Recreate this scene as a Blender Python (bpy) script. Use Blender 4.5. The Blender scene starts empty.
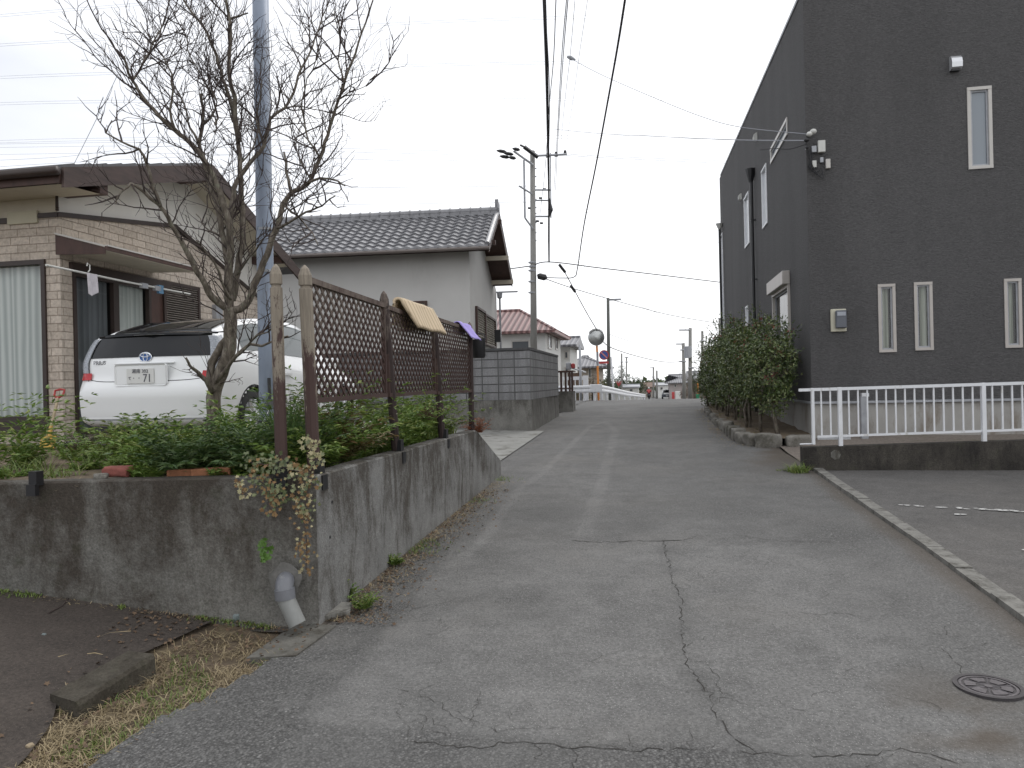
import bpy, bmesh, math, random
import numpy as np
from math import sin, cos, pi, radians as R, sqrt, atan2
from mathutils import Vector, Matrix, Euler
from mathutils import noise as mnoise
SC = bpy.context.scene
COL = SC.collection
rnd = random.Random(7)
nr = np.random.RandomState(5)

# ------------------------------------------------------------------ camera, sky, sun, exposure
FOC, YAW, ROLL, EYE = 740.0, math.atan(138/740.0), R(1.3), 1.6
cam = bpy.data.cameras.new('camera'); camo = bpy.data.objects.new('camera', cam); COL.objects.link(camo)
cam.sensor_width = 36.0; cam.lens = 36.0*FOC/1024.0; cam.clip_start = 0.05; cam.clip_end = 3000
_f = Vector((-sin(YAW), cos(YAW), 0)); _r = Vector((cos(YAW), sin(YAW), 0)); _z = Vector((0, 0, 1))
_cx = _r*cos(ROLL) - _z*sin(ROLL); _cy = _r*sin(ROLL) + _z*cos(ROLL)
camo.matrix_world = Matrix(((_cx.x, _cy.x, -_f.x, 0), (_cx.y, _cy.y, -_f.y, 0), (_cx.z, _cy.z, -_f.z, EYE), (0, 0, 0, 1)))
SC.camera = camo
SUN_EL, SUN_AZ = R(55), R(20)          # azimuth east of +Y (down the road)
w = bpy.data.worlds.new('World'); SC.world = w; w.use_nodes = True
nt = w.node_tree; bg = nt.nodes['Background']
sky = nt.nodes.new('ShaderNodeTexSky'); sky.sky_type = 'NISHITA'; sky.sun_disc = False
sky.sun_elevation = SUN_EL; sky.sun_rotation = SUN_AZ; sky.air_density = 1.0; sky.dust_density = 3.0
tc = nt.nodes.new('ShaderNodeTexCoord')
mp = nt.nodes.new('ShaderNodeMapping'); mp.inputs['Scale'].default_value = (1, 1, 3.5)
cn = nt.nodes.new('ShaderNodeTexNoise'); cn.inputs['Scale'].default_value = 1.6; cn.inputs['Detail'].default_value = 5
cr = nt.nodes.new('ShaderNodeValToRGB')
cr.color_ramp.elements[0].position = 0.12; cr.color_ramp.elements[0].color = (6.7, 6.95, 7.5, 1)
cr.color_ramp.elements[1].position = 0.52; cr.color_ramp.elements[1].color = (10.9, 11.0, 11.25, 1)
mx = nt.nodes.new('ShaderNodeMix'); mx.data_type = 'RGBA'; mx.inputs['Factor'].default_value = 0.93
nt.links.new(tc.outputs['Generated'], mp.inputs['Vector']); nt.links.new(mp.outputs['Vector'], cn.inputs['Vector'])
sx = nt.nodes.new('ShaderNodeSeparateXYZ'); nt.links.new(tc.outputs['Generated'], sx.inputs[0])
ma1 = nt.nodes.new('ShaderNodeMath'); ma1.operation = 'MULTIPLY_ADD'; ma1.inputs[1].default_value = .42; nt.links.new(sx.outputs[0], ma1.inputs[0]); nt.links.new(cn.outputs['Fac'], ma1.inputs[2])
nt.links.new(ma1.outputs[0], cr.inputs['Fac'])   # thicker cloud to the west
nt.links.new(sky.outputs['Color'], mx.inputs['A']); nt.links.new(cr.outputs['Color'], mx.inputs['B'])
nt.links.new(mx.outputs['Result'], bg.inputs['Color']); bg.inputs['Strength'].default_value = 0.1
sl = bpy.data.lights.new('sun', 'SUN'); sl.energy = 0.7; sl.angle = R(25); sl.color = (1, .97, .93)
so = bpy.data.objects.new('sun', sl); COL.objects.link(so)
sd = Vector((sin(SUN_AZ)*cos(SUN_EL), cos(SUN_AZ)*cos(SUN_EL), sin(SUN_EL)))
so.rotation_euler = (-sd).to_track_quat('-Z', 'Y').to_euler(); so.location = (0, 0, 30)
SC.view_settings.view_transform = 'Standard'; SC.view_settings.look = 'None'
SC.view_settings.exposure = 0.38; SC.view_settings.gamma = 1.0; SC.view_settings.use_curve_mapping = False

# ------------------------------------------------------------------ measuring helpers (sight line meets a real plane)
def ray(px, py):
    u = (px-512)/FOC; v = (384-py)/FOC
    xr = u*cos(ROLL)+v*sin(ROLL); yu = -u*sin(ROLL)+v*cos(ROLL)
    return Vector((xr*cos(YAW)-sin(YAW), xr*sin(YAW)+cos(YAW), yu))
E0 = Vector((0, 0, EYE))
def atX(px, py, X): d = ray(px, py); return E0 + d*(X/d.x)
def atY(px, py, Y): d = ray(px, py); return E0 + d*(Y/d.y)
def atZ(px, py, Z): d = ray(px, py); return E0 + d*((Z-EYE)/d.z)
def atD(px, py, D): return E0 + ray(px, py)*D
ZP = [(-30, -.9), (0, -.10), (4.6, .02), (6.3, .10), (9, .2), (11.5, .28), (17.5, .45), (23, .57), (29, .68), (33, .71), (37, .69), (45, .45),
      (60, -.06), (80, -.55), (100, -.98), (135, -1.62), (400, -3.2), (3000, -3.2)]
ZX = np.array([p[0] for p in ZP]); ZZ = np.array([p[1] for p in ZP])
def zr(y): return float(np.interp(y, ZX, ZZ))
def sm(t): t = min(1, max(0, t)); return t*t*(3-2*t)
def zg(x, y):                                   # terrain: the lane, and the drive rising to the left before the wall
    z = zr(y)
    if x < -2.5 and y < 8:
        z = z + .165*(-2.5-x if x > -9 else 6.5)*sm((8-y)/3 if y > 5 else 1)
    return z
def hit(px, py):                                # sight line meets the terrain
    d = ray(px, py); t = 1.0
    while t < 300:
        p = E0 + d*t
        if p.z < zg(p.x, p.y): break
        t += .02 if t < 20 else .2
    return p

# ------------------------------------------------------------------ object helpers
def mesh_obj(name, V, Fc, mat, parent=None, smooth=False, loc=None):
    me = bpy.data.meshes.new(name)
    V = np.asarray(V, dtype=float)
    if parent is not None:
        r_ = parent
        while r_.parent: r_ = r_.parent
        if not r_.get('_local'):
            V = V - np.array(r_.location)
    me.from_pydata(V.tolist(), [], Fc)
    if mat is not None: me.materials.append(mat)
    if smooth:
        me.polygons.foreach_set('use_smooth', [True]*len(me.polygons))
    me.update()
    o = bpy.data.objects.new(name, me); COL.objects.link(o)
    if parent is not None: o.parent = parent
    return o
class MB:
    def __init__(s): s.v = []; s.f = []
    def add(s, V, Fc):
        n = len(s.v); s.v += [tuple(p) for p in V]; s.f += [tuple(i+n for i in f) for f in Fc]; return s
    def box(s, a, b, M=None, bev=0):
        x0, y0, z0 = a; x1, y1, z1 = b
        if x0 > x1: x0, x1 = x1, x0
        if y0 > y1: y0, y1 = y1, y0
        if z0 > z1: z0, z1 = z1, z0
        if bev:
            c = bev; V = []
            for zz, ins in ((z0, c), (z0+c, 0), (z1-c, 0), (z1, c)):
                X0, X1, Y0, Y1 = x0+ins, x1-ins, y0+ins, y1-ins
                V += [(X0+c*(ins == 0), Y0, zz), (X1-c*(ins == 0), Y0, zz), (X1, Y0+c*(ins == 0), zz), (X1, Y1-c*(ins == 0), zz),
                      (X1-c*(ins == 0), Y1, zz), (X0+c*(ins == 0), Y1, zz), (X0, Y1-c*(ins == 0), zz), (X0, Y0+c*(ins == 0), zz)]
            # inset rings use 8 points too (degenerate corners are merged visually)
            Fc = []
            for k in range(3):
                for i in range(8):
                    j = (i+1) % 8
                    Fc.append((k*8+i, k*8+j, (k+1)*8+j, (k+1)*8+i))
            Fc.append(tuple(range(7, -1, -1))); Fc.append(tuple(range(24, 32)))
        else:
            V = [(x0, y0, z0), (x1, y0, z0), (x1, y1, z0), (x0, y1, z0), (x0, y0, z1), (x1, y0, z1), (x1, y1, z1), (x0, y1, z1)]
            Fc = [(3, 2, 1, 0), (4, 5, 6, 7), (0, 1, 5, 4), (1, 2, 6, 5), (2, 3, 7, 6), (3, 0, 4, 7)]
        if M is not None: V = [M @ Vector(p) for p in V]
        return s.add(V, Fc)
    def tube(s, pts, rad, n=8, cap=True):
        pts = [Vector(p) for p in pts]
        if not hasattr(rad, '__len__'): rad = [rad]*len(pts)
        V = []; up = None
        for i, p in enumerate(pts):
            d = (pts[min(i+1, len(pts)-1)] - pts[max(i-1, 0)])
            if d.length < 1e-9: d = Vector((0, 0, 1))
            d.normalize()
            if up is None:
                up = Vector((0, 0, 1)) if abs(d.z) < .9 else Vector((1, 0, 0))
                a = d.cross(up).normalized()
            else:
                a = (a - d*a.dot(d))
                a = a.normalized() if a.length > 1e-6 else d.orthogonal().normalized()
            b = d.cross(a)
            for k in range(n):
                t = 2*pi*k/n
                V.append(p + (a*cos(t)+b*sin(t))*rad[i])
        Fc = []
        for i in range(len(pts)-1):
            for k in range(n):
                j = (k+1) % n
                Fc.append((i*n+k, i*n+j, (i+1)*n+j, (i+1)*n+k))
        if cap:
            Fc.append(tuple(range(n-1, -1, -1))); Fc.append(tuple(range((len(pts)-1)*n, len(pts)*n)))
        return s.add(V, Fc)
    def prism(s, poly, ext):                    # poly: list of 3D points, ext: vector
        ext = Vector(ext); n = len(poly); P = [Vector(p) for p in poly]
        V = P + [p+ext for p in P]
        Fc = [tuple(range(n-1, -1, -1)), tuple(range(n, 2*n))]
        for i in range(n):
            j = (i+1) % n; Fc.append((i, j, n+j, n+i))
        return s.add(V, Fc)
    def disc(s, c, nrm, r, th, n=24, r2=None):
        c = Vector(c); nrm = Vector(nrm).normalized()
        return s.tube([c, c+nrm*th], [r, r2 if r2 is not None else r], n)
    def sphere(s, c, r, n=10, m=7, sc=(1, 1, 1)):
        V = []; Fc = []
        for i in range(m+1):
            a = pi*i/m
            for k in range(n):
                b = 2*pi*k/n
                V.append((c[0]+r*sc[0]*sin(a)*cos(b), c[1]+r*sc[1]*sin(a)*sin(b), c[2]+r*sc[2]*cos(a)))
        for i in range(m):
            for k in range(n):
                j = (k+1) % n; Fc.append((i*n+k, (i+1)*n+k, (i+1)*n+j, i*n+j))
        return s.add(V, Fc)
    def build(s, name, mat, parent=None, smooth=False):
        o = mesh_obj(name, s.v, s.f, mat, parent, smooth)
        bm = bmesh.new(); bm.from_mesh(o.data)
        bmesh.ops.recalc_face_normals(bm, faces=bm.faces); bm.to_mesh(o.data); bm.free()
        return o
def smooth_angle(o, a=40):
    o.data.polygons.foreach_set('use_smooth', [True]*len(o.data.polygons))
    try: o.data.set_sharp_from_angle(angle=R(a))
    except Exception: pass
    return o
def tag(o, label=None, cat=None, group=None, kind=None):
    if label: o['label'] = label
    if cat: o['category'] = cat
    if group: o['group'] = group
    if kind: o['kind'] = kind
    return o
def thing(name, label, cat, loc=(0, 0, 0), rotz=0, group=None, local=False):
    o = bpy.data.objects.new(name, None); COL.objects.link(o); o.location = loc; o.rotation_euler = (0, 0, rotz)
    o.empty_display_size = .2
    if local: o['_local'] = 1
    return tag(o, label, cat, group)
def struct(o): o['kind'] = 'structure'; return o
def copy_tree(o, parent=None):
    c = o.copy(); COL.objects.link(c)
    if parent is not None: c.parent = parent
    for ch in [x for x in bpy.data.objects if x.parent == o]:
        copy_tree(ch, c)
    return c
def Box(a, b, M=None, bev=0): return MB().box(a, b, M, bev)

# ------------------------------------------------------------------ materials
def nmat(name):
    m = bpy.data.materials.new(name); m.use_nodes = True
    t = m.node_tree; b = t.nodes['Principled BSDF']
    return m, t, b
def N(t, k, **kw):
    n = t.nodes.new(k)
    for a, v in kw.items():
        if a in n.inputs: n.inputs[a].default_value = v
        else: setattr(n, a, v)
    return n
def pos(t, scale=(1, 1, 1), rot=(0, 0, 0)):
    g = t.nodes.new('ShaderNodeNewGeometry'); m = t.nodes.new('ShaderNodeMapping')
    m.inputs['Scale'].default_value = scale; m.inputs['Rotation'].default_value = rot
    t.links.new(g.outputs['Position'], m.inputs['Vector']); return m.outputs['Vector']
def noise(t, vec, scale, detail=4, rough=.6, dist=0):
    n = t.nodes.new('ShaderNodeTexNoise'); n.inputs['Scale'].default_value = scale; n.inputs['Detail'].default_value = detail
    n.inputs['Roughness'].default_value = rough; n.inputs['Distortion'].default_value = dist
    t.links.new(vec, n.inputs['Vector']); return n.outputs['Fac']
def ramp(t, fac, stops):
    r_ = t.nodes.new('ShaderNodeValToRGB'); e = r_.color_ramp.elements
    while len(e) < len(stops): e.new(.5)
    for i, (p, c) in enumerate(stops):
        e[i].position = p
        e[i].color = (c, c, c, 1) if not hasattr(c, '__len__') else (c[0], c[1], c[2], 1)
    t.links.new(fac, r_.inputs['Fac']); return r_.outputs['Color']
def mixc(t, fac, a, b, mode='MIX'):
    m = t.nodes.new('ShaderNodeMix'); m.data_type = 'RGBA'; m.blend_type = mode
    for i, v in (('Factor', fac), ('A', a), ('B', b)):
        if hasattr(v, 'is_linked') or isinstance(v, bpy.types.NodeSocket): t.links.new(v, m.inputs[i])
        elif i == 'Factor': m.inputs[i].default_value = v
        else: m.inputs[i].default_value = (v[0], v[1], v[2], 1)
    return m.outputs['Result']
def bump(t, b, h, strength=.5, dist=.01):
    n = t.nodes.new('ShaderNodeBump'); n.inputs['Strength'].default_value = strength; n.inputs['Distance'].default_value = dist
    t.links.new(h, n.inputs['Height']); t.links.new(n.outputs['Normal'], b.inputs['Normal'])
def mathn(t, op, a, b=None):
    m = t.nodes.new('ShaderNodeMath'); m.operation = op
    for i, v in enumerate((a, b)):
        if v is None: continue
        if isinstance(v, bpy.types.NodeSocket): t.links.new(v, m.inputs[i])
        else: m.inputs[i].default_value = v
    return m.outputs[0]
def scl(c, k): return tuple(min(1, x*k) for x in c)
def pmat(name, col, rough=.7, var=.15, scale=8, metal=0, bmp=0, bscale=60, stretch=(1, 1, 1), spec=None, dirt=None):
    m, t, b = nmat(name)
    v = pos(t, stretch)
    f = noise(t, v, scale, 6)
    c = ramp(t, f, [(.3, scl(col, 1-var)), (.7, scl(col, 1+var))])
    if dirt:
        f2 = noise(t, pos(t, (1, 1, .35)), dirt[1], 8, .7)
        c = mixc(t, ramp(t, f2, [(dirt[2], 0), (dirt[2]+.15, 1)]), c, dirt[0])
    t.links.new(c, b.inputs['Base Color'])
    b.inputs['Roughness'].default_value = rough; b.inputs['Metallic'].default_value = metal
    if spec is not None: b.inputs['Specular IOR Level'].default_value = spec
    if bmp: bump(t, b, noise(t, v, bscale, 4), bmp, .01)
    return m
def glass_mat(name, col=(.03, .035, .04), rough=.05):
    m, t, b = nmat(name); b.inputs['Base Color'].default_value = (*col, 1); b.inputs['Roughness'].default_value = rough
    b.inputs['Specular IOR Level'].default_value = .6
    return m
def leaf_mat(name, c1, c2, c3=None, rough=.5, trans=.25):
    m, t, b = nmat(name)
    g = t.nodes.new('ShaderNodeNewGeometry')
    st = [(0, c1), (.6, c2), (1, c3 or c2)]
    c = ramp(t, g.outputs['Random Per Island'], st)
    f = noise(t, pos(t), 2.2, 3)
    c = mixc(t, ramp(t, f, [(.4, 0), (.65, .5)]), c, scl(c2, 1.35))
    t.links.new(c, b.inputs['Base Color']); b.inputs['Roughness'].default_value = rough
    tr = t.nodes.new('ShaderNodeBsdfTranslucent'); t.links.new(c, tr.inputs['Color'])
    ms = t.nodes.new('ShaderNodeMixShader'); ms.inputs[0].default_value = trans
    out = t.nodes['Material Output']
    t.links.new(b.outputs[0], ms.inputs[1]); t.links.new(tr.outputs[0], ms.inputs[2]); t.links.new(ms.outputs[0], out.inputs[0])
    return m

def road_mat(name, base, speck=.5, attr=False, bm=.5):
    m, t, b = nmat(name)
    v = pos(t)
    f = noise(t, v, 1.1, 8, .65, .3)
    c = ramp(t, f, [(.3, scl(base, .80)), (.5, base), (.72, scl(base, 1.16))])
    f2 = noise(t, v, 55, 3, .7)
    c = mixc(t, 1.0, c, ramp(t, f2, [(.3, .62), (.7, 1.38)]), 'MULTIPLY')
    c = mixc(t, 1.0, c, ramp(t, noise(t, v, 6, 6, .75), [(.3, .82), (.7, 1.16)]), 'MULTIPLY')
    # aggregate stones
    vo = t.nodes.new('ShaderNodeTexVoronoi'); vo.inputs['Scale'].default_value = 95; t.links.new(v, vo.inputs['Vector'])
    sr = mathn(t, 'MULTIPLY', ramp(t, vo.outputs['Distance'], [(.18, 1), (.34, 0)]), ramp(t, vo.outputs['Color'], [(.45, 0), (.95, 1)]))
    c = mixc(t, mathn(t, 'MULTIPLY', sr, speck), c, scl(base, 3.0))
    sr2 = ramp(t, noise(t, v, 190, 2, .5), [(.60, 0), (.68, 1)])
    c = mixc(t, mathn(t, 'MULTIPLY', sr2, .5), c, scl(base, .4))
    # brown soil stains
    f3 = noise(t, v, .55, 6, .6)
    c = mixc(t, ramp(t, f3, [(.5, 0), (.75, .25)]), c, (base[0]*1.05, base[1]*.94, base[2]*.80))
    hgt = mathn(t, 'ADD', f2, mathn(t, 'MULTIPLY', sr, .6))
    if attr:
        a = t.nodes.new('ShaderNodeAttribute'); a.attribute_name = 'tone'
        sep = t.nodes.new('ShaderNodeSeparateColor'); t.links.new(a.outputs['Color'], sep.inputs['Color'])
        # r: tone multiplier (0.5 = 1x), g: loose gravel, b: soil
        mult = mathn(t, 'MULTIPLY', sep.outputs[0], 2.0)
        cm = t.nodes.new('ShaderNodeCombineColor')
        for i in range(3): t.links.new(mult, cm.inputs[i])
        c = mixc(t, 1.0, c, cm.outputs[0], 'MULTIPLY')
        vg = t.nodes.new('ShaderNodeTexVoronoi'); vg.inputs['Scale'].default_value = 80; t.links.new(v, vg.inputs['Vector'])
        gc = ramp(t, vg.outputs['Color'], [(.0, scl(base, .55)), (.5, scl(base, .95)), (.85, scl(base, 1.4)), (1, scl(base, 2.4))])
        gc = mixc(t, 1.0, gc, ramp(t, vg.outputs['Distance'], [(.3, 1), (.8, .55)]), 'MULTIPLY')
        c = mixc(t, sep.outputs[1], c, gc)
        c = mixc(t, sep.outputs[2], c, (.075, .058, .042))
        hgt = mathn(t, 'ADD', hgt, mathn(t, 'MULTIPLY', mathn(t, 'MULTIPLY', vg.outputs['Distance'], sep.outputs[1]), -2.0))
    t.links.new(c, b.inputs['Base Color']); b.inputs['Roughness'].default_value = .85
    b.inputs['Specular IOR Level'].default_value = .35
    bump(t, b, hgt, bm, .006)
    return m
def stain_concrete(name, base, dark, lo=.42, hi=.62, streak=1.0, moss=None, top=None):
    m, t, b = nmat(name)
    v = pos(t)
    c = ramp(t, noise(t, v, 3.2, 8, .7), [(.3, scl(base, .75)), (.7, scl(base, 1.2))])
    # vertical runs of grime, broken by blotches
    fs = noise(t, pos(t, (1, 1, .26)), 5.0, 8, .72, .5)
    fb = noise(t, v, 1.5, 6, .65, .5)
    fm = mathn(t, 'ADD', mathn(t, 'MULTIPLY', fs, streak), mathn(t, 'MULTIPLY', fb, 1.0))
    fm = mathn(t, 'MULTIPLY', fm, 1/(1+streak))
    if top:                                      # grime washed down from the coping: a height band in the stain pattern
        g = t.nodes.new('ShaderNodeNewGeometry'); s_ = t.nodes.new('ShaderNodeSeparateXYZ'); t.links.new(g.outputs['Position'], s_.inputs[0])
        hh = mathn(t, 'MULTIPLY', mathn(t, 'SUBTRACT', s_.outputs[2], top[0]), top[1])
        fm = mathn(t, 'ADD', fm, hh)
    fm = mathn(t, 'ADD', fm, mathn(t, 'MULTIPLY', mathn(t, 'SUBTRACT', noise(t, v, 24, 8, .8), .5), .28))
    c = mixc(t, ramp(t, fm, [(lo, 0), (hi, .90)]), c, dark)
    if moss:
        c = mixc(t, ramp(t, noise(t, v, 7, 8, .75), [(.55, 0), (.75, .6)]), c, moss)
    sp = noise(t, v, 70, 3, .7)
    c = mixc(t, 1.0, c, ramp(t, sp, [(.3, .7), (.7, 1.3)]), 'MULTIPLY')
    c = mixc(t, ramp(t, noise(t, v, 30, 5, .8), [(.66, 0), (.74, .5)]), c, (.30, .29, .27))
    t.links.new(c, b.inputs['Base Color']); b.inputs['Roughness'].default_value = .9
    b.inputs['Specular IOR Level'].default_value = .25
    bump(t, b, mathn(t, 'ADD', sp, noise(t, v, 14, 6)), .5, .012)
    return m
def brick_mat(name, c1, c2, mortar, bw, bh, ms=.01, off=.5, axis='x', bmp=.6, streak=None, fine=40, mortar_smooth=.1):
    m, t, b = nmat(name)
    g = t.nodes.new('ShaderNodeNewGeometry'); s_ = t.nodes.new('ShaderNodeSeparateXYZ'); t.links.new(g.outputs['Position'], s_.inputs[0])
    # pick the horizontal coordinate from the face direction so all sides carry the coursing
    ns = t.nodes.new('ShaderNodeSeparateXYZ'); t.links.new(g.outputs['Normal'], ns.inputs[0])
    side = mathn(t, 'GREATER_THAN', mathn(t, 'ABSOLUTE', ns.outputs[0]), .7)
    mixh = t.nodes.new('ShaderNodeMix'); t.links.new(side, mixh.inputs['Factor']); t.links.new(s_.outputs[0], mixh.inputs['A']); t.links.new(s_.outputs[1], mixh.inputs['B'])
    cb = t.nodes.new('ShaderNodeCombineXYZ'); t.links.new(mixh.outputs['Result'], cb.inputs[0]); t.links.new(s_.outputs[2], cb.inputs[1])
    br = t.nodes.new('ShaderNodeTexBrick'); t.links.new(cb.outputs[0], br.inputs['Vector'])
    br.inputs['Scale'].default_value = 1; br.inputs['Brick Width'].default_value = bw; br.inputs['Row Height'].default_value = bh
    br.inputs['Mortar Size'].default_value = ms; br.inputs['Mortar Smooth'].default_value = mortar_smooth; br.offset = off
    br.inputs['Color1'].default_value = (*c1, 1); br.inputs['Color2'].default_value = (*c2, 1); br.inputs['Mortar'].default_value = (*mortar, 1)
    v = pos(t)
    c = mixc(t, 1.0, br.outputs['Color'], ramp(t, noise(t, v, fine, 5, .7), [(.3, .75), (.7, 1.25)]), 'MULTIPLY')
    if streak:
        fs = noise(t, pos(t, (1, 1, .12)), 6, 8, .7)
        c = mixc(t, ramp(t, fs, [(.45, 0), (.65, .75)]), c, streak)
    t.links.new(c, b.inputs['Base Color']); b.inputs['Roughness'].default_value = .85
    h = mathn(t, 'ADD', mathn(t, 'MULTIPLY', br.outputs['Fac'], -1.5), mathn(t, 'MULTIPLY', noise(t, v, fine*.5, 5, .6), .8))
    bump(t, b, h, bmp, .012)
    return m

M = {}
M['road'] = road_mat('asphalt_lane', (.124, .122, .118), 1.15, True, .85)
M['asphalt_old'] = road_mat('asphalt_old', (.124, .123, .121), .7)
M['asphalt_dark'] = road_mat('asphalt_drive', (.056, .046, .039), .8, False, .9)
M['asphalt_park'] = road_mat('asphalt_parking', (.098, .094, .090), .8, False, .9)
M['crack'] = pmat('crack_tar', (.030, .027, .023), .95, .3, 20)
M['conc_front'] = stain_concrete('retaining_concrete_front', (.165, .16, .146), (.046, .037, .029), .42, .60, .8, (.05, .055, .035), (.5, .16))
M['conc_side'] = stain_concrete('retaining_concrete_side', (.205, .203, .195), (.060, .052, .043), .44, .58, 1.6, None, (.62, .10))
M['conc_cap'] = stain_concrete('concrete_coping', (.14, .13, .11), (.04, .035, .025), .42, .6, .5, (.06, .065, .03))
M['conc_clean'] = pmat('concrete_drive', (.24, .24, .225), .9, .15, 2.5, bmp=.3, dirt=((.12, .115, .10), 3, .5))
M['conc_kerb'] = pmat('concrete_kerb', (.17, .165, .15), .9, .3, 9, bmp=.5, dirt=((.06, .055, .045), 7, .5))
M['conc_black'] = stain_concrete('concrete_black_algae', (.075, .068, .058), (.022, .020, .019), .38, .6, 1.2, (.045, .048, .028))
M['conc_base'] = stain_concrete('concrete_block_base', (.20, .195, .18), (.075, .070, .062), .44, .62, 1.6, None, (.85, .20))
M['plinth'] = pmat('plinth_cement', (.34, .33, .31), .85, .1, 2, bmp=.2, bscale=30, dirt=((.20, .17, .14), 2.5, .52))
M['block'] = brick_mat('grey_block', (.19, .19, .195), (.24, .24, .245), (.06, .06, .06), .4, .2, .012, 0, bmp=.9, streak=(.12, .12, .12))
M['cladding'] = brick_mat('stone_cladding', (.43, .37, .31), (.55, .48, .41), (.29, .24, .195), .29, .105, .006, .37, bmp=.9, fine=25)
M['cream'] = pmat('cream_plaster', (.52, .475, .39), .9, .06, 3, bmp=.2, bscale=90)
M['white_wall'] = pmat('white_gable_plaster', (.74, .72, .68), .9, .05, 3, bmp=.2, bscale=90)
M['grey_wall'] = pmat('pale_grey_render', (.56, .55, .53), .9, .04, 1.2, bmp=.25, bscale=70, dirt=((.49, .48, .46), 1.0, .60))
M['brown'] = pmat('brown_metal', (.035, .022, .018), .45, .2, 6)
M['brown_wood'] = pmat('brown_painted_wood', (.060, .030, .023), .6, .3, 10, stretch=(1, 1, .3))
M['fascia'] = pmat('weathered_fascia', (.055, .035, .03), .6, .4, 6, stretch=(1, .4, 2))
M['roof_metal'] = pmat('grey_roof_sheet', (.10, .10, .105), .5, .2, 4)
M['soffit'] = pmat('soffit_board', (.52, .47, .38), .9, .08, 4)
M['curtain'] = None
M['glass'] = glass_mat('window_glass')
M['glass_grey'] = glass_mat('grey_window_glass', (.22, .25, .28), .12)
M['white_metal'] = pmat('white_painted_metal', (.70, .71, .73), .45, .05, 6, dirt=((.42, .40, .36), 9, .6))
M['frame_alu'] = pmat('aluminium_frame', (.50, .48, .45), .4, .05, 6)
M['alu_grey'] = pmat('grey_galvanised', (.33, .34, .36), .5, .15, 7, metal=.3)
M['plastic_white'] = pmat('pale_plastic', (.55, .55, .52), .5, .08, 6)
M['black'] = pmat('black_plastic', (.015, .015, .017), .45, .2, 8)
M['rubber'] = pmat('tyre_rubber', (.02, .02, .02), .8, .2, 20)
M['wire'] = pmat('cable_sheath', (.025, .025, .028), .7, .2, 3)
M['wire_grey'] = pmat('aluminium_strand', (.28, .29, .32), .6, .1, 3)
M['wire_far'] = pmat('far_conductor', (.42, .44, .49), .8, .05, 1)
M['pole_conc'] = pmat('utility_pole_concrete', (.24, .235, .22), .9, .12, 3, stretch=(1, 1, .3), bmp=.2)
M['orange'] = pmat('orange_paint', (.72, .26, .05), .5, .15, 8)
M['red'] = pmat('red_paint', (.42, .05, .05), .45, .1, 8)
M['blue'] = pmat('blue_sign', (.05, .09, .30), .4, .1, 8)
M['soil'] = pmat('garden_soil', (.11, .082, .055), .95, .4, 7, bmp=.9, bscale=30, dirt=((.16, .125, .075), 6, .5))
def curtain_mat(name, a, b_):
    m, t, b = nmat(name)
    wv = t.nodes.new('ShaderNodeTexWave'); wv.inputs['Scale'].default_value = 3.2; wv.inputs['Distortion'].default_value = 3.5
    wv.inputs['Detail'].default_value = 3
    t.links.new(pos(t, (1, 1, .12)), wv.inputs['Vector'])
    t.links.new(ramp(t, wv.outputs['Fac'], [(0, a), (1, b_)]), b.inputs['Base Color']); b.inputs['Roughness'].default_value = .9
    return m

def clear_glass(name, tint=(1, 1, 1), refl=.12):
    m, t, b = nmat(name); t.nodes.remove(b)
    tr = N(t, 'ShaderNodeBsdfTransparent'); tr.inputs[0].default_value = (*tint, 1)
    gl = N(t, 'ShaderNodeBsdfGlossy'); gl.inputs['Roughness'].default_value = .04
    fr = N(t, 'ShaderNodeLayerWeight'); fr.inputs['Blend'].default_value = .5
    fq = mathn(t, 'MULTIPLY', mathn(t, 'POWER', fr.outputs['Facing'], 4.0), .7)
    ms = N(t, 'ShaderNodeMixShader')
    t.links.new(mathn(t, 'ADD', fq, refl), ms.inputs[0]); t.links.new(tr.outputs[0], ms.inputs[1]); t.links.new(gl.outputs[0], ms.inputs[2])
    t.links.new(ms.outputs[0], t.nodes['Material Output'].inputs[0]); return m
M['clear'] = clear_glass('clear_pane', (.86, .88, .87), .07)
M['clear_dark'] = clear_glass('tinted_pane', (.62, .64, .64), .06)
M['curtain'] = curtain_mat('pale_curtain', (.40, .43, .42), (.66, .68, .66))
M['curtain_grey'] = curtain_mat('grey_curtain', (.20, .21, .22), (.36, .37, .39))
M['curtain_cream'] = curtain_mat('cream_curtain', (.30, .32, .26), (.60, .62, .54))

# ================================================================== GROUND
def grid_mesh(name, xs, ys, zf, mat, dz=0):
    V = []; Fc = []
    for y in ys:
        for x in xs: V.append((x, y, zf(x, y)+dz))
    n = len(xs)
    for j in range(len(ys)-1):
        for i in range(n-1):
            Fc.append((j*n+i, j*n+i+1, (j+1)*n+i+1, (j+1)*n+i))
    return mesh_obj(name, V, Fc, mat, smooth=True)
gx = sorted(set([-1500, -700, -300, -120, -60, -40, -25, -18] + [round(-13+i*.5, 2) for i in range(60)] + [20, 30, 50, 90, 200, 500, 1500]))
gy = sorted(set([-60, -30, -15, -8] + [round(-4+i*.5, 2) for i in range(100)] + [48, 52, 56, 60, 70, 80, 100, 120, 135, 180, 250, 400, 900, 2600]))
M['ground'] = pmat('bare_ground', (.12, .10, .075), .95, .35, .8, bmp=.6, bscale=14, dirt=((.07, .09, .035), 1.4, .5))
struct(grid_mesh('ground', gx, gy, zg, M['ground'], -.06))

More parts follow.
